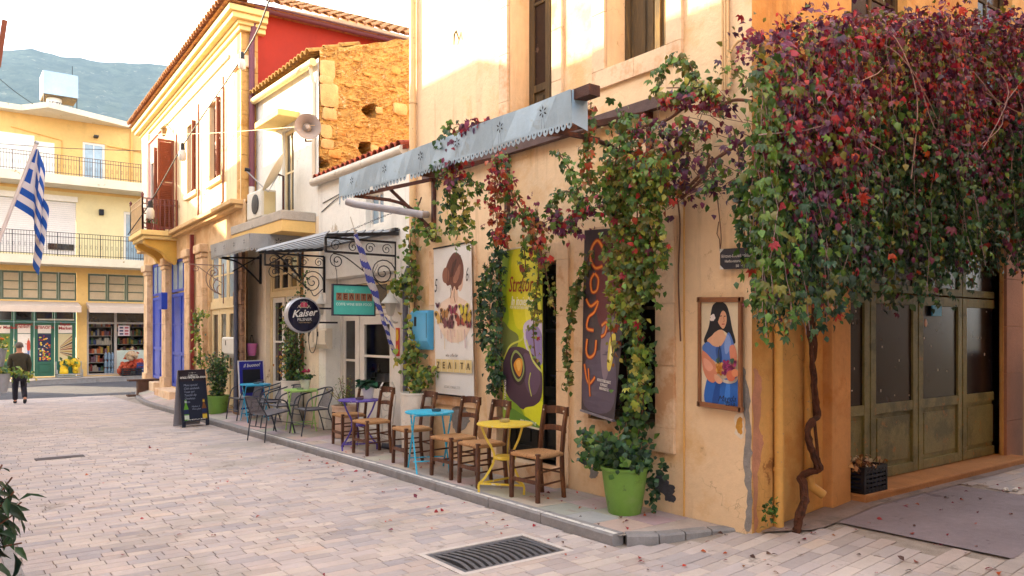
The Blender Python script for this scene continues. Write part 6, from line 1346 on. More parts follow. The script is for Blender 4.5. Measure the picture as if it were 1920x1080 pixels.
# --- brown taverna chair, local frame: faces -x, floor at z=0
def make_chair(label):
    t = T('taverna_chair', label, 'chair', (0, 0, 0), 'brown rush seated chairs along the cafe wall', local=True)
    for sy in (-1, 1):
        q = MB(); q.hexa([(-.215, sy * .20 - .019, 0), (-.177, sy * .20 - .019, 0), (-.177, sy * .20 + .019, 0), (-.215, sy * .20 + .019, 0), (-.212, sy * .195 - .022, .49), (-.168, sy * .195 - .022, .49), (-.168, sy * .195 + .022, .49), (-.212, sy * .195 + .022, .49)]); q.build('leg', wood_brown, t, bevel=.005)
        q = MB(); y = sy * .165; pts = [(.205, 0), (.18, .25), (.175, .46), (.20, .70), (.245, .93)]
        for (x0, z0), (x1, z1) in zip(pts, pts[1:]): q.hexa([(x0 - .018, y - .017, z0), (x0 + .018, y - .017, z0), (x0 + .018, y + .017, z0), (x0 - .018, y + .017, z0), (x1 - .018, y - .017, z1), (x1 + .018, y - .017, z1), (x1 + .018, y + .017, z1), (x1 - .018, y + .017, z1)])
        q.build('back_post', wood_brown, t)
        for z in (.17, .30):
            q = MB(); q.tube([(-.19, sy * .198, z), (.18, sy * .166, z + .01)], .0105, 8); q.build('stretcher', wood_brown, t)
    q = MB(); q.bar((-.195, -.2, .20), (-.195, .2, .20), .022, .038); q.build('stretcher', wood_brown, t)
    q = MB(); q.tube([(.18, -.165, .26), (.18, .165, .26)], .0105, 8); q.build('stretcher', wood_brown, t)
    for z, x, h in ((.69, .19, .055), (.875, .225, .08)):
        q = MB(); P_ = [(x + .045 * math.cos(a), .185 * math.sin(a) / math.sin(1.1), z + .018 * math.cos(a * 1.4)) for a in lsp(-1.1, 1.1, 9)]
        for a, b in zip(P_, P_[1:]): q.hexa([(a[0] - .012, a[1], a[2] - h / 2), (a[0] + .012, a[1], a[2] - h / 2), (b[0] + .012, b[1], b[2] - h / 2), (b[0] - .012, b[1], b[2] - h / 2), (a[0] - .012, a[1], a[2] + h / 2), (a[0] + .012, a[1], a[2] + h / 2), (b[0] + .012, b[1], b[2] + h / 2), (b[0] - .012, b[1], b[2] + h / 2)])
        sl = q.build('back_slat', wood_brown, t)
    q = MB(); n_ = 14                                         # woven seat: four triangles of cord, rounded rim
    def sp(i, j):
        u, v = i / n_ * 2 - 1, j / n_ * 2 - 1; w_ = .205 + (.17 - .205) * (u + 1) / 2; rr = max(abs(u), abs(v)); z = .475 - .014 * (1 - rr) + .010 * math.sin(rr * 60) * .35 - (.012 if rr > .97 else 0); return (u * .205 - .005, v * w_, z)
    for j in range(n_ + 1):
        for i in range(n_ + 1): q.v.append(sp(i, j))
    for j in range(n_):
        for i in range(n_): a = j * (n_ + 1) + i; q.f.append((a, a + 1, a + n_ + 2, a + n_ + 1)); q.m.append(0)
    for p, s_ in (((-.195, -.19), (-.195, .19)), ((.178, -.16), (.178, .16)), ((-.19, -.198), (.175, -.165)), ((-.19, .198), (.175, .165))): q.tube([(*p, .455), (*s_, .455)], .024, 8)
    q.build('seat', rush, t, smooth=True)
    for sy in (-1, 1):
        q = MB(); q.ball((.213 + .0, sy * .15, .885), .009, 5); q.build('rivet', mat('rivet', '#cfc3b2', .4, 0, metal=.5), t)
    return t
pos = [((5.03, 6.25), 4, 'brown rush seated chair right of the yellow table, nearest the camera'), ((4.99, 7.19), -3, 'brown rush seated chair just left of the yellow table'), ((5.0, 7.80), 3, 'brown rush seated chair right of the cyan table'), ((5.03, 8.84), -5, 'brown rush seated chair left of the cyan table before the cream pot'), ((5.03, 10.0), 2, 'brown rush seated chair right of the purple table'), ((5.16, 11.02), -4, 'brown rush seated chair left of the purple table, farthest of its kind')]
ch0 = make_chair(pos[0][2])
for k, ((x, y), a, lab) in enumerate(pos):
    if k: copy_thing(ch0, (x, y, hs(x, y)), R(a), lab)
ch0.location = (*pos[0][0], hs(*pos[0][0])); ch0.rotation_euler.z = R(pos[0][1])
# --- grey metal armchair with woven seat
gmetal = mat('steel_graphite', '#3f424c', .4, .08, 9, metal=.5); gweave = mat('weave_grey', '#77737a', .8, .1, 40, .6, 160)
def make_arm(label):
    t = T('metal_armchair', label, 'chair', (0, 0, 0), 'grey metal armchairs at the far tables', local=True); q = MB()
    half = [(-.30, .26, 0), (-.26, .265, .25), (-.22, .27, .48), (-.17, .275, .60), (-.05, .275, .655), (.10, .27, .69), (.24, .235, .735), (.30, .13, .765), (.315, 0, .775)]
    q.tube(spline(half + [(x, -y, z) for x, y, z in half[-2::-1]], False, 3), .0125, 8); q.build('arm_frame', gmetal, t, smooth=True)
    for s_ in (-1, 1):
        q = MB(); q.tube(spline([(.31, s_ * .235, 0), (.24, s_ * .225, .25), (.19, s_ * .215, .42), (.26, s_ * .19, .60), (.30, s_ * .15, .755)], False, 3), .011, 8); q.build('leg', gmetal, t, smooth=True)
        q = MB(); q.tube([(-.245, s_ * .262, .42), (.19, s_ * .216, .42)], .011, 8); q.build('seat_rail', gmetal, t, smooth=True)
    q = MB(); q.tube([(-.245, -.262, .425), (-.245, .262, .425)], .011, 8); q.tube([(-.275, -.262, .2), (-.275, .262, .2)], .008, 6); q.tube([(.24, -.22, .24), (.24, .22, .24)], .008, 6); q.build('cross_bar', gmetal, t, smooth=True)
    q = MB(); n_ = 26
    for i in range(n_): x = -.235 + .42 * i / n_; q.box(x, x + .0125, -.25 + .03 * i / n_, .25 - .03 * i / n_, .430 - .012 * math.sin(math.pi * i / n_), .436 - .012 * math.sin(math.pi * i / n_))
    q.build('seat', gweave, t); q = MB()
    for i in range(18):
        f = i / 17; x, z, w_ = .195 + .10 * f, .45 + .29 * f, .20 - .05 * f; q.hexa([(x, -w_, z), (x + .006, -w_, z), (x + .006, w_, z), (x, w_, z), (x + .005, -w_, z + .012), (x + .011, -w_, z + .012), (x + .011, w_, z + .012), (x + .005, w_, z + .012)])
    q.build('backrest', gweave, t); return t
gp = [((5.22, 12.62), 0, 'grey metal armchair nearest the purple table, right of the green table'), ((5.12, 13.75), 6, 'grey metal armchair left of the green table'), ((5.16, 14.62), -4, 'grey metal armchair right of the far blue table'), ((5.12, 15.78), 5, 'grey metal armchair left of the far blue table, farthest of its kind')]
a0c = make_arm(gp[0][2])
for k, ((x, y), a, lab) in enumerate(gp):
    if k: copy_thing(a0c, (x, y, hs(x, y) + .002), R(a), lab)
x, y = 4.68, 13.1; tl = copy_thing(a0c, (x, y, hs(4.9, y) - .045), 0, 'grey metal armchair straddling the kerb, tipped back with hind legs in the street')
tl.rotation_euler = (0, R(8.5), R(197))
a0c.location = (*gp[0][0], hs(*gp[0][0]) + .002)
# --- bistro tables
def table(label, loc, hx, kind, rz=0, r=.30, H=.73, grp='small round cafe tables'):
    m = mat('paint_' + hx, hx, .4, .07, 8, stain=('#8a7f72', .10, 26), c2=('#d8d2c4', .12, 18)); t = T('bistro_table', label, 'table', (0, 0, 0), grp, local=True)
    q = MB(); q.lathe((0, 0, 0), [(r - .01, H - .022), (r, H - .018), (r + .003, H - .008), (r, H), (r - .02, H + .001)], 40); q.build('tabletop', m, t, smooth=True)
    if kind == 'curved':
        for k in range(3):
            a = k * 2 * math.pi / 3 + .5; c, s_ = math.cos(a), math.sin(a); q = MB()
            P_ = spline([(.26, H - .02), (.21, .58), (.135, .45), (.115, .36), (.15, .26), (.23, .14), (.285, .09), (.285, .0)], False, 3); V_ = [Vector((r_ * c, r_ * s_, z)) for r_, z in P_]
            for p, p2 in zip(V_, V_[1:]): q.bar(p, p2, .024, .008, up=(-s_, c, 0))
            q.build('leg', m, t)
            b = (k + 1) * 2 * math.pi / 3 + .5; q = MB(); q.bar((.283 * c, .283 * s_, .095), (.283 * math.cos(b), .283 * math.sin(b), .095), .008, .022); q.build('tie_bar', m, t)
        q = MB(); q.lathe((0, 0, 0), [(.118, .345), (.122, .35), (.122, .375), (.118, .38)], 3 if False else 24); q.build('shelf', m, t)
    else:
        for s_ in (-1, 1):
            q = MB(); q.tube([(-.25, s_ * .20, 0), (.22, s_ * .20, H - .03)], .0105, 8); q.build('leg', m, t); q = MB(); q.tube([(.25, s_ * .225, 0), (-.22, s_ * .225, H - .03)], .0105, 8); q.build('leg', m, t)
        q = MB()
        for x, z in ((-.22, H - .03), (.22, H - .03), (-.16, .14), (.16, .14)): q.tube([(x, -.23, z), (x, .23, z)], .008, 6)
        q.build('cross_bar', m, t)
    t.location = (*loc, hs(*loc)); t.rotation_euler.z = R(rz); return t
table('yellow bistro table with curved legs nearest the camera', (4.95, 6.73), '#e2c244', 'curved', 10)
table('cyan bistro table with crossed folding legs', (4.95, 8.30), '#35b4dc', 'fold', 70)
table('purple bistro table with curved legs and potted plant', (5.06, 10.5), '#5a48a8', 'curved', 40)
table('light green bistro table with crossed legs and white pot', (5.22, 13.1), '#a5cf72', 'fold', 80)
table('far blue bistro table in front of the blue menu board', (5.14, 15.28), '#2aa2cf', 'fold', 85)
for k, (x, y, hx, lab) in enumerate(((5.0, 6.80, '#b8a878', 'small glass ashtray on the yellow table'), (5.0, 8.22, '#4a5f68', 'small dark ashtray on the cyan table'), (5.03, 10.42, '#6a5a6a', 'small ashtray on the purple table'), (5.15, 13.0, '#8fa088', 'small ashtray on the light green table'), (5.14, 15.22, '#6a7f88', 'small ashtray on the far blue table'))):
    z = hs(*[(4.95, 6.73), (4.95, 8.3), (5.06, 10.5), (5.22, 13.1), (5.14, 15.28)][k]) + .732; q = MB(); q.lathe((x, y, z), [(.035, 0), (.055, .004), (.06, .032), (.052, .033), (.045, .012)], 14); tag(q.build('ashtray', mat('ash' + hx, hx, .2, .05, 9), smooth=True), lab, 'ashtray', 'ashtrays')
# --- A-frame boards
ab = T('chalkboard_sign', 'dark A-frame chalkboard with handwritten menu and two beer bottles, standing in the street', 'board', (4.25, 16.2, gs(16.2)))
z0 = gs(16.2); bl, br_ = Vector((3.97, 16.05, z0 + .01)), Vector((4.52, 16.2, z0 + .01)); ex = (br_ - bl).normalized(); nb_ = Vector((ex.y, -ex.x, 0)); back = -nb_ * .16
H_ = 1.12; f4 = [bl + W3 * .11, br_ + W3 * .11, br_ + back + W3 * H_, bl + back + W3 * H_]; n = (f4[1] - f4[0]).cross(f4[3] - f4[0]).normalized()
q = MB(); q.hexa([*f4, *[p - n * .02 for p in f4]]); q.build('board', mat('chalk_navy', '#1b2033', .6, .1, 6), ab)
for s_ in (0, 1):
    b0 = bl if s_ == 0 else br_ - ex * .07; q = MB(); q.hexa([b0, b0 + ex * .07, b0 + ex * .07 + W3 * .109, b0 + W3 * .109, b0 - n * .02, b0 + ex * .07 - n * .02, b0 + ex * .07 + W3 * .109 - n * .02, b0 + W3 * .109 - n * .02]); q.build('foot', MATS['chalk_navy'], ab)
g4 = [bl - nb_ * .34, br_ - nb_ * .34, br_ + back + W3 * H_ - nb_ * .025, bl + back + W3 * H_ - nb_ * .025]; q = MB(); q.hexa([*g4, *[p - nb_ * .02 for p in g4]]); q.build('rear_panel', mat('board_back', '#8f8a90', .7, .06, 5), ab)
pr = PrintQ(f4, n); pr.rect('#2a1e26', .0, 1, .78, 1)
pr.disc('#c9b48a', (.5, .80), .022); pr.line('#b9b2a8', [(.36, .94), (.46, .94)], .008, False); pr.line('#b9b2a8', [(.54, .94), (.64, .94)], .008, False); pr.disc('#c9c2b4', (.5, .94), .02)
for bx, hg_, hl in ((.17, '#5f9a2e', '#c9d0c4'), (.84, '#7a4a22', '#d0b03a')):
    pr.shape(hg_, [(bx - .085, .02), (bx + .085, .02), (bx + .085, .24), (bx + .035, .33), (bx + .035, .42), (bx - .035, .42), (bx - .035, .33), (bx - .085, .24)], False); pr.rect('#1a2450', bx - .085, bx + .085, .14, .23); pr.rect(hl, bx - .085, bx + .085, .04, .12); pr.rect(hl, bx - .037, bx + .037, .36, .40)
pr.build(ab); f = bil(f4)
text('Ο ΦΕΣΤΑ', f(.5, .885) + n * .02, ex, n.cross(ex), .045, sw, ab); text('ΟΠΩΣ ΠΡΕΠΕΙ ΝΑ ΕΙΝΑΙ', f(.5, .845) + n * .02, ex, n.cross(ex), .048, sw, ab, bold=.0015)
ck = ink('#8d93a8')
for k, s_ in enumerate(('Menu special', 'Club sandwich', 'Toast tyri', 'Tzatziki dip', 'Omeletes', 'Pizza')): text(s_, f(.12, .70 - .065 * k) + n * .02, ex, n.cross(ex), .062, ck, ab, shear=.25, align='LEFT', wide=.9)
for k, s_ in enumerate(('Mythos 3', 'Wine glass')): text(s_, f(.36, .28 - .05 * k) + n * .02, ex, n.cross(ex), .045, ck, ab, shear=.25, align='LEFT')
text('στην παρέα μας πάντα', f(.5, .03) + n * .02, ex, n.cross(ex), .036, sw, ab, shear=.2)
mbd = T('menu_board', 'blue framed menu board with white script leaning by the pale doorway', 'board', (5.3, 15.95, .09))
b4 = [Vector((5.03, 15.86, .07)), Vector((5.585, 15.93, .10)), Vector((5.585, 16.09, 1.22)), Vector((5.03, 16.02, 1.22))]; n = (b4[1] - b4[0]).cross(b4[3] - b4[0]).normalized(); ex = (b4[1] - b4[0]).normalized()
q = MB(); q.hexa([*b4, *[p - n * .02 for p in b4]]); q.build('panel', mat('board_white', '#d5d2da', .5, .05, 6), mbd); pr = PrintQ(b4, n); pr.shape('#24268c', [(.04, .42), (.04, .985), (.96, .985), (.96, .36), (.5, .30)], False); pr.rect('#15161e', .16, .84, .42, .84); pr.shape('#3a2a8c', [(.36, .36), (.64, .36), (.64, .30), (.5, .23), (.36, .30)], False); pr.rect('#2a3a9c', .04, .5, .14, .17); pr.shape('#5a2630', [(.25, .02), (.85, .02), (.85, .09), (.25, .09)]); pr.build(mbd); f = bil(b4)
text('il buono!', f(.5, .91) + n * .02, ex, n.cross(ex), .10, sw, mbd, shear=.35, bold=.001); text('ΙΤΑ', f(.5, .325) + n * .02, ex, n.cross(ex), .04, sw, mbd)
# --- pots
def pot(name, label, c, r0, r1, h, m, rim=.012, n_=36):
    t = T(name, label, 'plant', c); q = MB(); q.lathe(c, [(r0 * .96, 0), (r0, .01), (r0 + (r1 - r0) * .6, h * .5), (r1, h - .03), (r1 + rim, h - .025), (r1 + rim, h), (r1 - .015, h), (r1 - .02, h - .05)], n_); q.build('pot', m, t, smooth=True)
    q = MB(); q.lathe(c, [(r1 - .018, h - .06), (r1 - .018, h - .045), (.01, h - .035)], 20); q.build('soil', soil, t); return t
gpz = hs(5.27, 5.24)
gp1 = pot('potted_ivy', 'large glossy green pot of ivy climbing the wall beside the dark banner', Vector((5.26, 5.24, gpz)), .155, .215, .44, plastic_green)
gp2 = pot('potted_shrub', 'leafy shrub in a green pot behind the chalkboard', Vector((5.06, 17.5, .0)), .18, .255, .42, plastic_green)
cp1 = pot('potted_climber', 'tall cream pot with round leaved climber beside the grey downpipe', Vector((5.36, 9.35, .09)), .19, .215, .88, pot_white, .006)
cp2 = pot('potted_climber', 'tall white pot with dense green and orange climber under the beer sign', Vector((5.46, 14.15, .08)), .19, .21, .82, pot_white, .006)
cp3 = pot('potted_herb', 'pinkish round pot with thin yellow green herb left of the purple table', Vector((5.42, 11.78, .09)), .18, .2, .52, terracotta_pot)
sp1 = pot('potted_flower', 'small white pot of crimson flowers on the light green table', Vector((5.27, 13.06, hs(5.22, 13.1) + .732)), .065, .09, .17, plastic_white, .006, 20)
sp2 = pot('potted_plant', 'white pot of broad dark leaves on the purple table by the wall', Vector((5.24, 10.56, hs(5.06, 10.5) + .732)), .065, .09, .17, plastic_white, .006, 20)
C0 = Vector((5.26, 5.24, gpz + .44))
lv = []
for k in range(26):                                             # ivy spilling over and standing up from the green pot
    a = rg.uniform(0, 6.28); l_ = rg.uniform(.25, .55); e = C0 + Vector((math.cos(a) * .30 - .08, math.sin(a) * .34 + (.12 if math.sin(a) > 0 else 0), rg.uniform(-.05, .35))); e.x = min(e.x, 5.55)
    lv += along([C0 + jv(.05), C0.lerp(e, .5) + Vector((0, 0, .12)), e], 26, .035, GREEN + DKGREEN + DKGREEN, .062, (-.7, -.5, .2))
for u0 in (1175, 1190, 1205): lv += along([C0 + Vector((0, 0, .05)), PX(u0, 790, 5.42), PX(u0 + 5, 700, 5.45), PX(u0, 610, 5.4)], 150, .05, GREEN + DKGREEN, .062, (-.8, -.4, .1))
lv += along([PX(1215, 850, 5.4), PX(1222, 900, 5.45), PX(1228, 945, 5.48)], 60, .03, DKGREEN, .06, (-.8, -.4, .1)); lv += along([PX(1100, 810, 5.4), PX(1115, 850, 5.4), PX(1150, 860, 5.35)], 110, .05, GREEN, .06, (-.8, -.4, .1))
lv += along([PX(1240, 860, 5.45), PX(1246, 885, 5.48)], 14, .02, DKGREEN, .06, (-.8, -.4, .1))
foliage(gp1, lv, 'round', 160)
q = MB()
for u0 in (1172, 1186, 1200): q.tube(spline([C0 - Vector((0, 0, .05)), PX(u0, 800, 5.42), PX(u0 + 6, 720, 5.46), PX(u0 - 4, 640, 5.46)], False), .007, 5)
for k in range(10): a = rg.uniform(0, 6.28); q.tube([C0, C0 + Vector((math.cos(a) * .15, math.sin(a) * .2, .2)), C0 + Vector((math.cos(a) * .25 - .03, math.sin(a) * .32, .25))], .004, 4)
q.build('stem', twig, gp1)
C1 = Vector((5.06, 17.5, .42)); lv = []; q = MB()
for k in range(40):
    a, l_ = rg.uniform(0, 6.28), rg.uniform(.3, 1.0); e = C1 + Vector((math.cos(a) * .26 * rg.uniform(.4, 1), math.sin(a) * .28, l_)); e.x = min(e.x, 5.26); lv += along([C1, C1.lerp(e, .5), e], 44, .05, DKGREEN + GREEN + ['#8a8f5a', '#a89a78'], .065, (-.5, -.6, .5), .1, .8); q.tube([C1, e], .004, 4)
q.build('stem', twig, gp2); foliage(gp2, lv, 'oval', 60)
C2 = Vector((5.36, 9.35, .95)); lv = []; q = MB()
for P_ in ([(775, 735), (765, 700), (758, 660)], [(785, 735), (795, 700), (805, 690), (812, 705)], [(780, 735), (782, 680), (776, 640), (768, 600)], [(770, 560), (772, 500), (765, 440)], [(775, 430), (800, 425), (815, 440)], [(760, 520), (750, 540), (745, 525)]):
    W_ = [PX(u, v, 5.45) for u, v in P_]; lv += along(W_, 70 if len(P_) < 4 else 100, .06, GREEN + LIME, .075, (-.7, -.6, .2)); q.tube(spline(W_, False), .007, 5)
W_ = [PX(u, v, 5.52) for u, v in ((790, 735), (775, 640), (778, 540), (770, 440), (790, 370))]; q.tube(spline(W_, False), .01, 5); lv += along(W_, 160, .06, GREEN + LIME + OLIVE, .07, (-.7, -.6, .2))
q.build('stem', twig, cp1); foliage(cp1, lv, 'round', 120)
C3 = Vector((5.46, 14.15, .88)); lv = []; q = MB()
for k in range(34):
    e = Vector((5.42 + rg.gauss(0, .07), 14.05 + rg.gauss(0, .20), rg.uniform(1.2, 2.45))); lv += along([C3, C3.lerp(e, .5) + jv(.05), e], 46, .05, (GREEN + DKGREEN) if e.y < 14.12 else GREEN + ['#b08a2e', '#a8702a', '#c09a38'], .06, (-.6, -.7, .2), .4, .8); q.tube([C3, C3.lerp(e, .5), e], .004, 4)
lv += along([Vector((5.5, 13.95, 2.3)), Vector((5.5, 13.75, 2.7)), Vector((5.5, 13.6, 2.95))], 90, .05, GREEN + DKGREEN, .055, (-.6, -.7, .2)); lv += along([Vector((5.40, 14.3, 1.0)), Vector((5.38, 14.4, 1.35))], 90, .06, ['#b08a2e', '#a8702a', '#c09a38'], .055, (-.6, -.7, .2))
q.build('stem', twig, cp2); foliage(cp2, lv, 'oval', 60)
C4 = Vector((5.42, 11.78, .58)); lv = []; q = MB()
for k in range(16):
    e = C4 + Vector((rg.gauss(0, .12), rg.gauss(0, .14), rg.uniform(.15, .5))); e.x = min(e.x, 5.58); lv += along([C4, e], 20, .02, LIME + GREEN, .045, (-.5, -.6, .5), .0, .8); q.tube([C4, e], .003, 4)
q.build('stem', twig, cp3); foliage(cp3, lv, 'narrow')
for t, c, pal, fl, sz in ((sp1, Vector((5.27, 13.06, hs(5.22, 13.1) + .9)), DKGREEN + GREEN, 1, .075), (sp2, Vector((5.24, 10.56, hs(5.06, 10.5) + .9)), ['#1f4a34', '#2a5a40', '#17392a'], 0, .10)):
    lv = [];
    for k in range(60): a = rg.uniform(0, 6.28); r_ = rg.uniform(.02, .12); p = c + Vector((math.cos(a) * r_, math.sin(a) * r_, rg.uniform(0, .09))); lv.append((p, Vector((math.cos(a), math.sin(a), -.1)) + jv(.2), Vector((0, 0, 1)) + jv(.3), sz * rg.uniform(.7, 1.1), pickc(pal)))
    foliage(t, lv, 'round')
    if fl:
        q = MB(); [q.ball(c + Vector((rg.gauss(0, .035), rg.gauss(0, .035), .13 + rg.random() * .05)), .018, 5) for _ in range(14)]; q.build('flowers', mat('crimson_petal', '#a8214e', .6), t)
# --- small things on walls and balconies
bk = T('pink_bucket', 'pink metal bucket hanging on the pale wall above the menu board', 'bucket', PX(472, 668, 5.5)); c = PX(472, 667, 5.47); q = MB(); q.lathe(c, [(.075, 0), (.078, .005), (.115, .25), (.125, .255), (.12, .262), (.105, .25)], 24); q.build('pail', mat('pink_enamel', '#c06aa0', .4, .06, 9), bk, smooth=True); q = MB(); q.tube([c + Vector((.0, .115 * math.cos(a), .255 + .17 * math.sin(a))) for a in lsp(0, math.pi, 12)], .004, 4); q.tube([c + Vector((0, -.04, .43)), c + Vector((0, .04, .43))], .011, 6); q.build('handle', iron_dark, bk)
ac = T('air_conditioner', 'white air conditioner outdoor unit on the concrete balcony slab', 'air conditioner', (5.2, 15.0, 3.97)); q = MB(); q.box(5.02, 5.32, 14.62, 15.42, 4.0, 4.52); q.build('case', mat('ac_white', '#d0ccc2', .5, .06, 4), ac, bevel=.02); 
for yy in (14.7, 15.3): q = MB(); q.box(5.04, 5.3, yy, yy + .04, 3.972, 3.999); q.build('foot', iron_dark, ac)
q = MB(); q.box(5.08, 5.3, 14.614, 14.619, 4.04, 4.48); q.build('side_panel', mat('ac_panel', '#c9b98c', .5, .06, 4), ac)
q = MB(); q.lathe((5.018, 14.92, 4.26), [(.19, 0), (.19, .012), (.05, .02)], 24, Matrix.Rotation(R(-90), 3, 'Y')); q.build('fan_grille', iron_dark, ac)
dh = T('satellite_dish', 'pale satellite dish seen edge-on on a rusty pole on the slab', 'dish', (5.3, 14.2, 3.97)); c = Vector((5.22, 14.25, 4.75)); Dm = Vector((-.80, .30, .45)).to_track_quat('Z', 'Y').to_matrix(); q = MB(); n_ = 28
pf = [(.02, .0), (.15, .012), (.28, .045), (.40, .09), (.405, .10), (.39, .095), (.27, .055), (.15, .024), (.02, .012)]; q.lathe(c, pf, n_, Dm); q.build('reflector', mat('dish_cream', '#d9cdb2', .5, .06, 5), dh, smooth=True)
q = MB(); q.tube([(5.3, 14.2, 3.97), (5.3, 14.2, 4.72), c], .022, 8); q.tube([(5.3, 14.2, 3.98), (5.15, 14.35, 3.98)], .014, 5); q.build('pole', iron_rust, dh); fe = c + Dm @ Vector((0, -.38, .0)); fo = c + Dm @ Vector((0, -.22, .55)); q = MB(); q.tube([c, fe, fo], .013, 6); q.build('arm', galv, dh); q = MB(); q.tube([fo, fo + (c - fo).normalized() * .1], .035, 8); q.build('receiver', iron_dark, dh)
ls = T('loudspeaker', 'grey horn loudspeaker mounted at the corner of the white house', 'loudspeaker', PX(577, 238, 5.3)); c = PX(577, 238, 5.25); Dm = Vector((-.30, -1, -.10)).to_track_quat('Z', 'Y').to_matrix(); q = MB(); q.lathe(c, [(.04, -.30), (.05, -.2), (.08, -.1), (.14, -.02), (.215, .05), (.222, .055), (.212, .055), (.13, -.01), (.07, -.09), (.045, -.15)], 32, Dm); q.build('horn', mat('horn_grey', '#a09590', .6, .06, 6), ls, smooth=True)
q = MB(); q.lathe(c, [(.03, -.14), (.075, -.13), (.075, -.08), (.045, -.04), (.035, .02), (.01, .025)], 16, Dm); q.build('driver', mat('horn_inner', '#b5aca4', .5), ls, smooth=True); q = MB(); q.tube([c + Dm @ Vector((0, 0, -.25)), Vector((5.45, 13.5, c.z - .1)), Vector((5.62, 13.55, c.z - .06))], .018, 6); q.build('bracket', iron_rust, ls)
wl = MB(); c = N.p(7.05, 7.5, -.2); wl.lathe(c, [(.02, -.1), (.06, -.05), (.09, .1), (.11, .12), (.02, .2)], 8); wl.tube(spline([c + Vector((0, 0, .2)), c + N.i * .08 + Vector((0, 0, .27)), c + N.i * .2 + Vector((0, 0, .1))], False), .012, 5); tag(wl.build('wall_lantern', mat('lamp_bronze', '#8a6a3a', .5, .1)), 'small bronze wall lantern under the eaves above the balcony', 'lantern')
# street lamp cable with hanging bulbs
pts = [PY(530, -60, 11.6), PY(505, 0, 12.6), PY(462, 95, 14.6), PY(345, 270, 19.0), PY(283, 378, 22.0), PY(240, 440, 24.6)]
q = MB(); q.tube(spline(pts, False, 6), .014, 6); lc = tag(q.build('light_cable', iron_black), 'black cable with hanging bulbs strung down the street above the roofs', 'cable')
for k, (u, v, Y) in enumerate(((454, 100, 14.6), (342, 270, 19.0), (282, 378, 22.0))):
    c = PY(u, v, Y); t = T('hanging_bulb', ['caged bulb on the black cable, highest of three', 'caged bulb on the black cable, middle of three', 'caged bulb on the black cable, lowest of three by the balcony'][k], 'bulb', c, 'bulbs on the street cable'); q = MB(); s_ = Y / 14.6 * .9
    q.lathe(c, [(.03 * s_, -.14 * s_), (.05 * s_, -.12 * s_), (.045 * s_, 0), (.015, .03)], 10); q.build('socket', iron_black, t); q = MB(); q.lathe(c, [(.05 * s_, -.33 * s_), (.075 * s_, -.30 * s_), (.075 * s_, -.18 * s_), (.05 * s_, -.125 * s_)], 12); q.build('globe', mat('bulb_glass', '#c9c2ba', .2, .05, 9), t, smooth=True)
for k, (a, b, r_) in enumerate(((PY(274, 252, 24), PX(590, 235, 5.3), .006), (PY(-20, 268, 34), PY(275, 283, 30), .012), (PY(-10, 140, 33), PY(62, 195, 35), .012))):
    q = MB(); m_ = (a + b) / 2 - Vector((0, 0, .05)); q.tube(spline([a, m_, b], False), r_, 4); tag(q.build('wire', pipe_cream if k == 0 else iron_dark), ['thin pale wire crossing the cream facade', 'thin wire crossing before the supermarket top floor', 'thin wire running up to the supermarket roof'][k], 'wire')
# bench of a block and planks by the corner
bz = gs(26) + .06; bn = T('plank_bench', 'rough bench of a wooden block between two planks at the far kerb', 'bench', (5.3, 25.8, bz)); c = Vector((5.25, 25.6, bz))
for nm, a in (('foot_plank', (-.5, .5, -.14, .14, 0, .05)), ('block', (-.22, .22, -.12, .12, .052, .46)), ('seat_plank', (-.48, .52, -.15, .15, .462, .51))):
    q = MB(); q.box(c.x + a[0], c.x + a[1], c.y + a[2], c.y + a[3], c.z + a[4], c.z + a[5]); q.build(nm, mat('bench_wood', '#5a3e30', .8, .2, 6, .3, 50), bn, bevel=.008)
# bottles and box inside the entrance
for k, (u, v) in enumerate(((699, 708), (710, 708))):
    c = PX(u, 704, 6.5); c.z = .92; q = MB(); b = T('wine_bottle', ['left of two wine bottles behind the shop glass', 'right of two wine bottles behind the shop glass'][k], 'bottle', c, 'wine bottles inside the shop'); q.lathe(c, [(.037, 0), (.038, .18), (.03, .215), (.015, .24), (.014, .30)], 14); q.build('bottle', mat('bottle_glass', '#12180f', .1, .05), b, smooth=True); q = MB(); q.lathe(c, [(.0385, .05), (.0385, .15)], 14); q.build('label', ink('#cfc6b8'), b)
q = MB(); c = PX(720, 715, 6.5); q.box(6.4, 6.6, c.y - .2, c.y + .1, .921, 1.06); tag(q.build('carton', ink('#cfcad2')), 'white carton on the counter behind the shop glass', 'box')
# white wrought iron stand by the door trim
q = MB(); x, y = 5.38, 10.22; z = hs(x, y)
for dx in (-.12, .12): q.tube(spline([(x + dx, y, z), (x + dx * .7, y, z + .35), (x + dx * 1.1, y, z + .8), (x + dx * .6, y, z + .98)], False), .012, 6)
for k in range(4): q.tube(spiral((x, y, z + .2 + k * .21), .09, 1.2, (1, 0, 0), a0=k), .008, 4)
q.build('scrolls', plastic_white, tag(bpy.data.objects.new('iron_stand', None), 'white wrought iron scroll stand beside the shop door trim', 'stand')); io = bpy.data.objects['iron_stand']; col.objects.link(io)
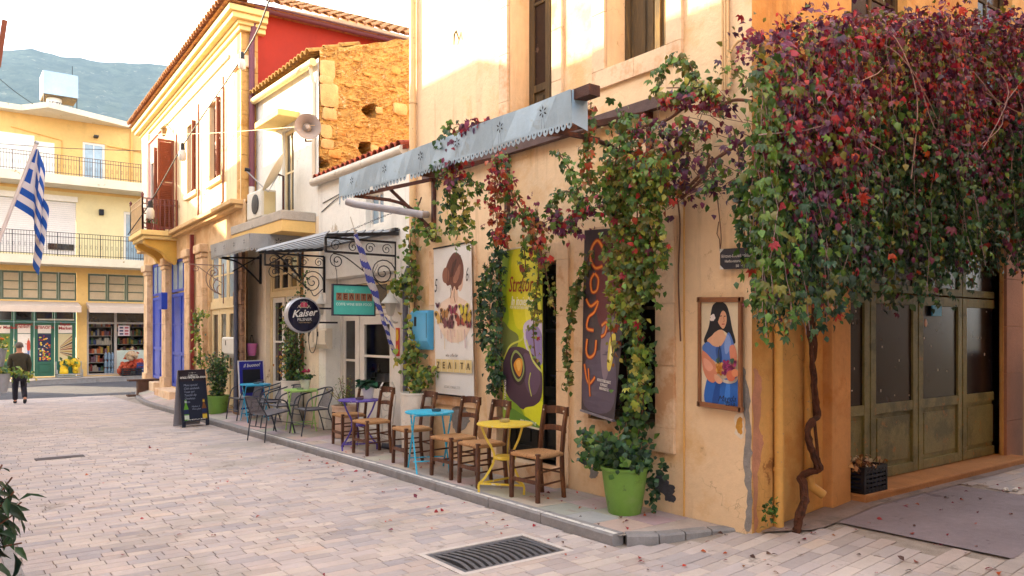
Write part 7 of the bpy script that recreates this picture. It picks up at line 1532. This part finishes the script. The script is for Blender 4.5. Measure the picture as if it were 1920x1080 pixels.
# --- crate with dried cuttings on the alley step
S0 = S.uv(1578, 900, -.25)[0]; c = Vector((6.80 + .42, 3.72, hg(7.2, 3.8) + .02)); c = Vector((6.86, 3.62, hg(6.86, 3.62) + .006))
crate('plastic_crate', 'black plastic crate full of dried cuttings by the green doors', (7.26, 4.0, .264), .42, .27, .25, plastic_black, 5)
q = MB(); cz = .264; q.box(7.08, 7.44, 3.89, 4.11, cz + .02, cz + .2); lt = tag(q.build('blue_liner', mat('liner_blue', '#23305e', .6, .15, 9)), 'dark blue bag lining the black crate', 'bag')
dc = T('dried_cuttings', 'heap of dried tan seed heads and twigs in the black crate', 'cuttings', (7.26, 4.0, cz)); lv = []; q = MB()
for k in range(60):
    a = Vector((7.26 + rg.uniform(-.2, .2), 4.0 + rg.uniform(-.12, .12), cz + .18)); b = a + Vector((rg.gauss(0, .1), rg.gauss(0, .05), rg.uniform(.03, .14))); q.tube([a, b], .004, 4); lv.append((b, jv(1), jv(1) + W3, rg.uniform(.035, .06), pickc(['#c49a6c', '#b5854a', '#d8b48c', '#96683c', '#e0c4a4'])))
    lv.append((a.lerp(b, .5), jv(1), jv(1) + W3, rg.uniform(.03, .05), pickc(['#c49a6c', '#b5854a', '#96683c'])))
q.build('twigs', twig, dc); foliage(dc, lv, 'round')
q = MB(); q.pbox(S, 10.95, 11.5, .3, 1.55, -.30, -.26); q.pbox(S, 11.02, 11.43, .4, 1.45, -.305, -.262); tag(q.build('leaning_panel', mat('panel_russet', '#5c3028', .7, .15, 6), bevel=.006), 'dark russet wooden panel leaning at the right edge beside the doors', 'panel')
for k, u in enumerate((1886, 1904)):
    r = ray(u, 925); t_ = (.17 - CZ) / r[2]; c = Vector((r[0] * t_, r[1] * t_, hg(r[0] * t_, r[1] * t_) + .02)); q = MB(); q.ball(c, .03, 5, (1.6, .8, .7)); q.v = [tuple(Vector(p) + .012 * Vector((noise.noise(Vector(p) * 60), noise.noise(Vector(p) * 55), noise.noise(Vector(p) * 70)))) for p in q.v]; tag(q.build('paper_scrap', ink('#dcd6d2')), ['left of two crumpled white paper scraps in the alley', 'right of two crumpled white paper scraps in the alley'][k], 'litter')
q = MB(); zc = gs(13.2) + .0075; q.hexa([(1.22, 13.0, zc - .02), (1.85, 13.0, zc - .02), (1.85, 13.22, zc - .02), (1.22, 13.22, zc - .02), (1.22, 13.0, zc), (1.85, 13.0, zc), (1.85, 13.22, zc), (1.22, 13.22, zc)])
tag(q.build('drain_cover', mat('cover_iron', '#4a4248', .7, .15, 14, .3, 80)), 'small dark rectangular drain cover in the paving at left', 'cover')
# --- left edge: bucket planters on a post, shrub, wooden louvre
ps = T('planter_post', 'wooden post carrying two hanging metal buckets at the left edge', 'post', (.62, 13.4, gs(13.4))); q = MB(); q.box(.54, .62, 13.42, 13.50, gs(13.4), 1.7); q.build('post', wood_old, ps); q = MB(); q.tube([(.60, 13.45, 1.50), (.74, 13.45, 1.52)], .008, 5); q.tube([(.60, 13.45, 1.12), (.74, 13.45, 1.14)], .008, 5); q.build('hook', iron_dark, ps)
for k, (x, z, h, r1) in enumerate(((.74, 1.30, .26, .17), (.76, .92, .28, .20))):
    c = Vector((x, 13.45, z)); t = T('bucket_planter', ['upper galvanised bucket of orange flowers at the left edge', 'lower galvanised bucket with trailing leaves at the left edge'][k], 'planter', c, 'galvanised bucket planters'); q = MB(); q.lathe(c, [(r1 * .72, 0), (r1 * .74, .01), (r1, h), (r1 + .008, h + .004), (r1 - .005, h), (r1 - .01, h - .03)], 24); q.build('bucket', galv, t, smooth=True)
    lv = [(c + Vector((rg.gauss(0, r1 * .5), rg.gauss(0, r1 * .5), h + rg.uniform(-.02, .16 - .08 * k))), jv(1) + Vector((.3, 0, .2)), jv(.6) + W3, rg.uniform(.04, .07), pickc(GREEN + LIME)) for _ in range(170)]
    if k: lv += along([c + Vector((.15, 0, h)), c + Vector((.32, 0, h + .03)), c + Vector((.46, -.02, h - .05))], 70, .03, GREEN + LIME, .06, (.3, -.7, .3))
    foliage(t, lv, 'oval')
    if not k:
        q = MB(); [q.ball(c + Vector((rg.gauss(-.02, .06), rg.gauss(0, .06), h + .12 + rg.random() * .06)), .025, 5, (1, 1, .7)) for _ in range(12)]; q.build('flowers', mat('orange_petal', '#d8741e', .6), t)
sh = pot('potted_shrub', 'dark glossy long leaved shrub reaching in at the lower left edge', Vector((.10, 5.35, .02)), .15, .2, .4, terracotta_pot); lv = []; q = MB(); C = Vector((.10, 5.35, .42))
for k in range(30):
    e = C + Vector((rg.uniform(-.1, .34), rg.uniform(-.25, .25), rg.uniform(.15, .62))); q.tube([C, C.lerp(e, .5) + W3 * .06, e], .005, 5)
    for _ in range(7): p = C.lerp(e, rg.uniform(.4, 1)); lv.append((p + jv(.02), Vector((rg.uniform(-.3, 1), rg.uniform(-.8, .6), rg.uniform(-1.2, .2))), jv(.5) + Vector((0, -.4, .8)), rg.uniform(.10, .17), pickc(['#27402a', '#1c3222', '#355232', '#2f4c30'])))
q.build('stem', twig, sh); foliage(sh, lv, 'narrow', 120)
wv = T('wooden_louvre', 'two tilted brown boards of a projecting louvre at the upper left edge', 'louvre', (.0, 10, 4.5))
for k, (ua, va, ub, vb) in enumerate(((-4, 26, -14, 120), (9, 38, -4, 125))):
    a, b = PY(ua, va, 10 - .15 * k), PY(ub, vb, 10 - .15 * k); q = MB(); q.bar(a, b, .05, .03, up=(0, 1, 0)); q.build('board', wood_shutter, wv)
q = MB()
for v in (53, 80, 103): q.tube([PY(-8, v, 10.02), PY(4 - (v - 53) * .1, v + 2, 9.85)], .005, 4)
q.tube([PY(-14, 120, 10), Vector((-.1, 10, 4.2))], .015, 5); q.build('link', iron_dark, wv)

# ================================================================== CREEPERS
def strand(p, L_, step=.045, sway=.25, pull=(0, 0, -1), stiff=.8):
    d = (Vector(pull) + jv(sway)).normalized(); pts = [Vector(p)]
    for _ in range(int(L_ / step)):
        d = (d * stiff + Vector(pull) * (1 - stiff) + jv(.10)).normalized(); pts.append(pts[-1] + d * step)
    return pts
# big creeper over the alley doors
bv = T('virginia_creeper', 'huge red and green creeper hanging like a curtain over the green doors', 'vine', (6.4, 4.0, 0))
topz_ = [(4.75, 3.50), (4.95, 3.76), (5.25, 4.0), (5.6, 4.18), (6.55, 4.42), (8.2, 4.84), (9.5, 5.10), (11, 5.25)]
botz = [(4.75, 2.1), (4.88, 1.80), (5.3, 1.86), (5.87, 1.98), (6.15, 2.1), (6.5, 2.42), (6.8, 2.2), (7.1, 1.98), (7.5, 2.1), (8.06, 2.36), (9.46, 2.55), (11, 2.6)]
lv = []; sm_ = MB()
def cz_col(p, base):
    f = (p.z - ramp(p.x, botz)) / (ramp(p.x, topz_) - ramp(p.x, botz)) + .12 * math.sin(p.x * 2.3 + 1); r_ = rg.random()
    if f < .42: pal = {'g': DKGREEN, 'y': GREEN + OLIVE, 'r': DKGREEN + PURPLE, '.': DKGREEN + DKGREEN + GREEN}[base]
    elif f < .62: pal = {'g': DKGREEN + GREEN, 'y': OLIVE + GREEN, 'r': RED + PURPLE, '.': PURPLE + DKGREEN}[base]
    else: pal = {'g': PURPLE + RED + OLIVE + GREEN, 'y': OLIVE + GREEN + PURPLE, 'r': RED + PURPLE + RED, '.': PURPLE + RED + PURPLE + OLIVE}[base]
    if p.x < 5.0: pal = OLIVE + GREEN + GREEN
    if r_ > .95: pal = ORANGE + RED + OLIVE
    return pickc(pal, .35)
for k in range(900):
    x = 4.80 + 6.1 * (k + rg.random()) / 900; zt, zb = ramp(x, topz_), ramp(x, botz); front = rg.random()
    y = 3.42 + .10 * math.sin(x * 3.1) + .42 * (1 - front ** .6) * (x > 5.2) + rg.gauss(0, .03)
    zs_ = zt - (zt - zb) * rg.choice((0, 0, .1, .25, .4, .55)) + rg.gauss(0, .05); L_ = min(zs_ - zb + rg.gauss(0, .12), rg.uniform(.7, 2.3)); base = rg.choice('ggyr.....')
    if L_ < .15: continue
    pts = strand((x, y, zs_), L_, .042, .10, (0, -.02, -1))
    if k % 3 == 0: sm_.tube(pts[::3] + [pts[-1]], .003, 3, cap=False)
    for p in pts:
        side = rg.choice((-1, 1)); q_ = p + Vector((side * rg.uniform(.01, .06), rg.uniform(-.05, .02), rg.uniform(-.02, .02)))
        lv.append((q_, Vector((side * rg.uniform(.1, .8), -.35, -.9)) + jv(.25), Vector((side * .45, -.9, .6)) + jv(.55), .032 + .052 * rg.random() ** 1.5, cz_col(q_, base)))
for k in range(2300):                                          # the crown lying over the canopy top
    x = rg.uniform(4.85, 10.8); zt = ramp(x, topz_); y = rg.uniform(3.3, 4.02); q_ = Vector((x, y, zt + rg.gauss(.0, .09) + .06 * math.sin(x * 5) + .12 * (y - 3.4))); lv.append((q_, jv(.8) + Vector((0, -.5, -.2)), Vector((0, -.6, .8)) + jv(.5), .035 + .05 * rg.random() ** 1.5, cz_col(q_, '.')))
foliage(bv, lv[::3], 'creeper', 120); foliage(bv, [l for i, l in enumerate(lv) if i % 3], 'oval', 180)
for k in range(9):
    x = rg.uniform(5, 10.5); zt = ramp(x, topz_); sm_.tube(spline([(x, 3.9, zt - .1), (x + rg.gauss(0, .3), 3.5, zt - rg.uniform(.1, .4)), (x + rg.gauss(0, .5), 3.34, zt - rg.uniform(.4, 1)), (x + rg.gauss(0, .5), 3.36, zt - rg.uniform(.8, 1.6))], False), .005, 4)
sm_.build('stem', twig_pale, bv)
tr_ = [(1494, 1000, -.22), (1498, 972, -.22), (1508, 940, -.2), (1506, 905, -.14), (1503, 895, -.10), (1516, 885, -.14), (1533, 880, -.16), (1524, 850, -.17), (1515, 815, -.17), (1524, 790, -.16), (1535, 778, -.14), (1528, 745, -.14), (1523, 700, -.15), (1521, 650, -.15), (1517, 615, -.16), (1528, 590, -.18), (1530, 560, -.2), (1524, 520, -.3), (1530, 470, -.35)]
W_ = [S.p(*S.uv(u, v, d_), d_) for u, v, d_ in tr_]; q = MB(); sp_ = spline(W_, False, 4); q.tube(sp_, [.040 - .020 * min(1, i / (len(sp_) * .7)) + .010 * noise.noise(Vector((i * .7, 0, 0))) for i in range(len(sp_))], 9)
W_ = [S.p(*S.uv(u, v, d_), d_) for u, v, d_ in ((1530, 876, -.15), (1532, 840, -.12), (1522, 700, -.11), (1530, 660, -.13), (1526, 600, -.15), (1535, 560, -.2))]; q.tube(spline(W_, False, 4), .014, 7)
b0 = S.p(*S.uv(1496, 968, -.22), -.22)
for k, (du_, ra) in enumerate(((3, .016), (-4, .012), (6, .009))):
    q.tube(spline([S.p(*S.uv(u + du_ * math.sin(i * 1.3 + k), v, d_ - .02), d_ - .02 - .015 * math.cos(i + k)) for i, (u, v, d_) in enumerate(tr_[k:])], False, 4), ra, 6)
q.v = [tuple(Vector(p) * 1 + .012 * Vector((noise.noise(Vector(p) * 28), noise.noise(Vector(p) * 26 + Vector((4, 0, 0))), 0))) for p in q.v]
q.build('trunk', bark, bv, smooth=True)
# creeper climbing through the awning frame and hanging past the banners
ac_ = T('wall_creeper', 'mixed green and red creeper trailing from the awning frame down past the banners', 'vine', (5.5, 6, 3)); lv = []; st = MB()
MIX = GREEN + OLIVE + LIME
def tr(P_, X, n_, w_, pal, size=.062, stem=True, r_=.006):
    global lv
    W_ = [PX(u, v, X if not isinstance(X, (list, tuple)) else X[i]) for i, (u, v) in enumerate(P_)]; lv += along(spline(W_, False, 4), n_, w_, pal, size, (-.75, -.5, .1))
    if stem: st.tube(spline(W_, False, 4), r_, 4)
tr([(1235, 185), (1238, 140), (1262, 112), (1290, 118), (1312, 165)], 5.35, 120, .035, GREEN + OLIVE); tr([(1240, 190), (1290, 185), (1335, 185), (1370, 195)], 5.3, 130, .045, RED + PURPLE + OLIVE)
tr([(1250, 165), (1300, 165), (1350, 175)], 5.3, 110, .05, OLIVE + LIME + GREEN)
tr([(1108, 195), (1105, 260), (1100, 320), (1112, 365)], 4.75, 120, .035, OLIVE + GREEN + ORANGE); tr([(1170, 210), (1165, 260), (1150, 320), (1140, 380)], 5.0, 190, .07, OLIVE + GREEN + GREEN)
tr([(1170, 250), (1220, 240), (1270, 250), (1330, 230)], 5.3, 200, .07, GREEN + OLIVE + PURPLE + RED)
tr([(1150, 290), (1200, 290), (1250, 300)], 5.2, 220, .08, GREEN + OLIVE + ORANGE)
tr([(1330, 300), (1345, 340), (1330, 370)], 5.35, 80, .06, PURPLE + GREEN)
tr([(1045, 285), (1070, 320), (1085, 360), (1100, 390)], 5.35, 90, .035, GREEN, r_=.008); tr([(1050, 400), (1035, 385), (1050, 360), (1075, 362), (1090, 385)], 5.35, 90, .035, GREEN + OLIVE)
tr([(1060, 420), (1090, 400), (1130, 385), (1180, 370)], 5.35, 150, .05, RED + PURPLE + GREEN, r_=.01); tr([(1180, 330), (1220, 320), (1250, 330), (1240, 370)], 5.3, 240, .08, ORANGE + RED + OLIVE + PURPLE); tr([(1255, 270), (1275, 300), (1285, 340), (1270, 370)], 5.35, 130, .07, PURPLE + PURPLE + OLIVE)
tr([(1375, 240), (1385, 290), (1385, 340), (1400, 360)], 5.3, 70, .05, GREEN + PURPLE); tr([(1395, 330), (1385, 370), (1395, 430), (1400, 470)], 5.2, 120, .04, GREEN + DKGREEN)
for u0, v1, n_ in ((1146, 520, 170), (1155, 600, 260), (1168, 600, 280), (1182, 620, 320), (1195, 640, 280), (1210, 560, 280), (1225, 560, 240), (1235, 480, 160)):
    tr([(u0 + rg.uniform(-8, 8), 300), (u0, 400), (u0 + rg.uniform(-6, 6), 490), (u0 + rg.uniform(-4, 4), v1)], [4.95, 5.1, 5.18, 5.22], int(n_ * .85), .042, MIX + (GREEN if u0 > 1180 else OLIVE) + [rg.choice(RED)], .06)
tr([(1195, 640), (1200, 690), (1195, 760)], 5.2, 140, .045, GREEN + LIME); tr([(1165, 470), (1160, 530), (1145, 600), (1150, 670)], 5.18, 70, .035, LIME + OLIVE + ORANGE); tr([(1180, 480), (1170, 560), (1200, 570)], 5.15, 60, .05, LIME + OLIVE)
tr([(1085, 520), (1070, 590), (1062, 650), (1068, 705), (1060, 730)], 5.45, 120, .022, OLIVE + GREEN, .06); tr([(1105, 480), (1090, 520), (1078, 560)], 5.45, 60, .03, OLIVE + GREEN, .06)
tr([(845, 235), (838, 290), (842, 350), (850, 420)], [4.42, 4.5, 4.6, 4.7], 230, .07, GREEN + DKGREEN); tr([(870, 240), (860, 290), (850, 340)], 4.45, 150, .06, RED + PURPLE + OLIVE); tr([(860, 350), (870, 400), (855, 450)], 4.8, 190, .09, LIME + GREEN + LIME); tr([(870, 330), (895, 345), (905, 360)], 4.7, 40, .04, GREEN)
tr([(870, 245), (890, 232), (912, 228)], 4.4, 60, .03, RED + PURPLE)
tr([(935, 280), (945, 330), (975, 390), (1000, 430), (1015, 480)], 5.1, 260, .06, RED + ORANGE + OLIVE + GREEN, r_=.01); tr([(930, 300), (928, 380), (938, 450)], 5.0, 170, .05, RED + ORANGE + ORANGE); tr([(985, 390), (1010, 420), (1040, 410), (1075, 430)], 5.3, 200, .07, RED + PURPLE + GREEN)
for P_, n_ in (([(955, 400), (938, 470), (935, 560), (930, 650), (935, 720)], 300), ([(935, 420), (925, 500), (918, 580), (922, 680), (925, 740)], 260), ([(915, 500), (902, 560), (905, 620), (900, 650)], 140)): tr(P_, 5.42, n_, .035, GREEN + DKGREEN + DKGREEN, .065)
for P_, n_ in (([(1000, 440), (1010, 500), (1005, 560), (1010, 600)], 150), ([(980, 440), (985, 500), (975, 540)], 90), ([(1015, 470), (1030, 540), (1040, 580)], 90), ([(1005, 560), (1000, 620), (1005, 680)], 60)): tr(P_, 5.38, int(n_ * .7), .032, GREEN + OLIVE + LIME + ([RED[0]] if n_ == 60 else []), .05)
foliage(ac_, lv[::3], 'creeper', 120); foliage(ac_, [l for i, l in enumerate(lv) if i % 3], 'oval', 180)
for P_, X, r_ in (([(1410, 190), (1375, 188), (1330, 205), (1290, 200), (1250, 225), (1205, 238), (1165, 262)], 5.42, .014), ([(1420, 250), (1340, 300), (1290, 350), (1240, 370), (1150, 390)], 5.4, .016), ([(1280, 370), (1320, 330), (1330, 290)], 5.4, .012), ([(1268, 360), (1275, 420), (1272, 520), (1276, 640)], 5.57, .008), ([(1345, 370), (1352, 440), (1350, 470)], 5.58, .005)): st.tube(spline([PX(u, v, X) for u, v in P_], False, 5), r_, 6)
for k in range(40): u, v = rg.uniform(1200, 1420), rg.uniform(190, 380); st.tube(spline([PX(u, v, 5.42), PX(u + rg.gauss(0, 25), v + rg.gauss(10, 20), 5.3), PX(u + rg.gauss(0, 50), v + rg.gauss(25, 25), 5.35)], False), .0035, 3)
st.build('stem', twig, ac_)
# berries and young sprays, weed at the pipe foot, ivy on the neoclassical pier
wd = [(PY(1445, 965, 3.9) + jv(.03) + W3 * rg.uniform(-.05, .1), jv(1), jv(.6) + W3, .05, pickc(GREEN)) for _ in range(50)]; wt = T('weed', 'small green weed at the foot of the ochre downpipe', 'weed', PY(1445, 990, 3.9)); foliage(wt, wd, 'oval')
iv = T('climbing_vine', 'small light green climber on the stone pillar above the chalkboard', 'vine', N.p(2.9, .2, -.3)); lv2 = []; q = MB()
W_ = [PX(u, v, 5.05) for u, v in ((378, 700), (375, 660), (370, 620), (366, 580))]; lv2 += along(W_, 170, .06, GREEN + LIME, .085, (-.7, -.6, .2)); q.tube(spline(W_, False), .012, 5); W2 = [PX(u, v, 5.05) for u, v in ((368, 590), (382, 585), (392, 592))]; lv2 += along(W2, 50, .05, GREEN + LIME, .08, (-.7, -.6, .2)); q.tube(W2, .006, 4); q.build('stem', twig, iv); foliage(iv, lv2, 'oval')
# fallen leaves
fl = []
def onz(x, y): return hs(x, y) if (4.72 < x < 5.6 and 4.75 < y < 20) else hg(x, y)
for k in range(330):
    if rg.random() < .45: x, y = rg.uniform(4.3, 9), rg.uniform(2.3, 4.5)
    elif rg.random() < .7: x, y = rg.uniform(4.0, 5.5), rg.uniform(4.6, 11)
    else: x, y = rg.uniform(1, 4.5), rg.uniform(5, 14)
    if GX0 < x < GX1 and GY0 < y < GY1 or (x > 5.55 and y > 3.95): continue
    fl.append((Vector((x, y, onz(x, y) + .012)), Vector((rg.gauss(0, 1), rg.gauss(0, 1), .15)), W3 + jv(.3), rg.uniform(.025, .06), pickc(RED + ORANGE + ['#5a3a34', '#6a4a44', '#4a3230'])))
fo = foliage(None, fl, 'oval', name='fallen_leaves'); tag(fo, 'dry red and brown leaves scattered on paving', 'leaves', kind='stuff')

# ================================================================== PERSON
def skin(name, V_, E_, Rr, m, parent, root=0, sub=2):
    me = bpy.data.meshes.new(name); me.from_pydata(V_, E_, []); me.materials.append(m); o = put(name, me, parent); s_ = o.modifiers.new('skin', 'SKIN')
    lay = me.skin_vertices[0].data if me.skin_vertices else None
    if lay is None:
        bm = bmesh.new(); bm.from_mesh(me); bm.verts.layers.skin.verify(); bm.to_mesh(me); bm.free(); lay = me.skin_vertices[0].data
    for i, r_ in enumerate(Rr): lay[i].radius = (r_, r_) if not isinstance(r_, tuple) else r_; lay[i].use_root = i == root
    u = o.modifiers.new('sub', 'SUBSURF'); u.levels = sub; u.render_levels = sub; s_.use_smooth_shade = True; return o
px, py = 2.02, 25.6; pz = gs(25.6); pe = T('person', 'person in olive coat and dark trousers walking away down the street', 'person', (px, py, pz))
Z = lambda x, y, z: (px + x, py + y, pz + z)
V_ = [Z(0, 0, .84), Z(0, .02, 1.1), Z(0, .06, 1.33), Z(0, .10, 1.42), Z(0, .13, 1.48), Z(0, .14, 1.60), Z(.17, .07, 1.32), Z(.22, .03, 1.08), Z(.21, .08, .82), Z(-.17, .07, 1.32), Z(-.22, .08, 1.08), Z(-.21, .16, .84), Z(.09, 0, .78), Z(.10, .04, .44), Z(.11, -.22, .13), Z(.11, -.12, .05), Z(-.09, 0, .78), Z(-.10, .10, .42), Z(-.10, .06, .07), Z(-.10, .2, .04)]
E_ = [(0, 1), (1, 2), (2, 3), (3, 4), (4, 5), (2, 6), (6, 7), (7, 8), (2, 9), (9, 10), (10, 11), (0, 12), (12, 13), (13, 14), (14, 15), (0, 16), (16, 17), (17, 18), (18, 19)]
Rr = [.13, .13, .14, .06, .07, .085, .065, .05, .035, .065, .05, .035, .085, .055, .04, .03, .085, .055, .04, .03]
bd = skin('body', V_, E_, Rr, skin_mat, pe)
coat = mat('coat_olive', '#3c3626', .9, .15, 12, .3, 60); trs = mat('trousers_dark', '#22202a', .9, .1, 12); shoe = mat('shoe_black', '#131216', .5, .1, 9)
skin('coat', [Z(0, -.01, .66), Z(0, 0, .85), Z(0, .02, 1.1), Z(0, .06, 1.31), Z(.18, .07, 1.30), Z(.23, .03, 1.08), Z(.215, .08, .87), Z(-.18, .07, 1.30), Z(-.23, .08, 1.08), Z(-.215, .15, .89), Z(0, .09, 1.40)], [(0, 1), (1, 2), (2, 3), (3, 4), (4, 5), (5, 6), (3, 7), (7, 8), (8, 9), (3, 10)], [(.20, .17), (.19, .17), (.18, .17), (.17, .16), .10, .075, .06, .10, .075, .06, .075], coat, pe)
skin('trousers', [Z(0, 0, .80), Z(.09, 0, .76), Z(.10, .04, .44), Z(.11, -.20, .15), Z(-.09, 0, .76), Z(-.10, .10, .42), Z(-.10, .06, .08)], [(0, 1), (1, 2), (2, 3), (0, 4), (4, 5), (5, 6)], [.14, .105, .08, .07, .105, .08, .07], trs, pe)
skin('shoe', [Z(.11, -.24, .13), Z(.11, -.16, .06), Z(.11, -.06, .02)], [(0, 1), (1, 2)], [.05, .05, .035], shoe, pe); skin('shoe', [Z(-.10, .04, .05), Z(-.10, .14, .045), Z(-.10, .24, .04)], [(0, 1), (1, 2)], [.05, .05, .035], shoe, pe)
q = MB(); q.ball(Z(0, .12, 1.625), .098, 10, (1, 1.05, .95)); q.v = [p for p in q.v]; q.build('hair', mat('hair_grey', '#6a5f58', .8, .15, 30), pe, smooth=True)
for s_ in (-1, 1):
    q = MB(); q.ball(Z(s_ * .095, .15, 1.585), .025, 6, (.5, .9, 1.3)); q.build('ear', skin_mat, pe)
flush_texts()
# ================================================================== AIR
q = MB(); q.box(-1200, 1500, -400, 1150, -2, 400); hz = q.build('haze', None)
hm = bpy.data.materials.new('haze'); hm.use_nodes = True; hn_ = hm.node_tree; hn_.nodes.remove(hn_.nodes['Principled BSDF']); pvn = hn_.nodes.new('ShaderNodeVolumePrincipled'); pvn.inputs['Color'].default_value = (.40, .65, 1, 1); pvn.inputs['Density'].default_value = .00025; pvn.inputs['Anisotropy'].default_value = .0
hn_.links.new(pvn.outputs[0], hn_.nodes['Material Output'].inputs['Volume']); hz.data.materials.clear(); hz.data.materials.append(hm); tag(hz, 'pale blue air haze over the valley', 'haze', kind='stuff')
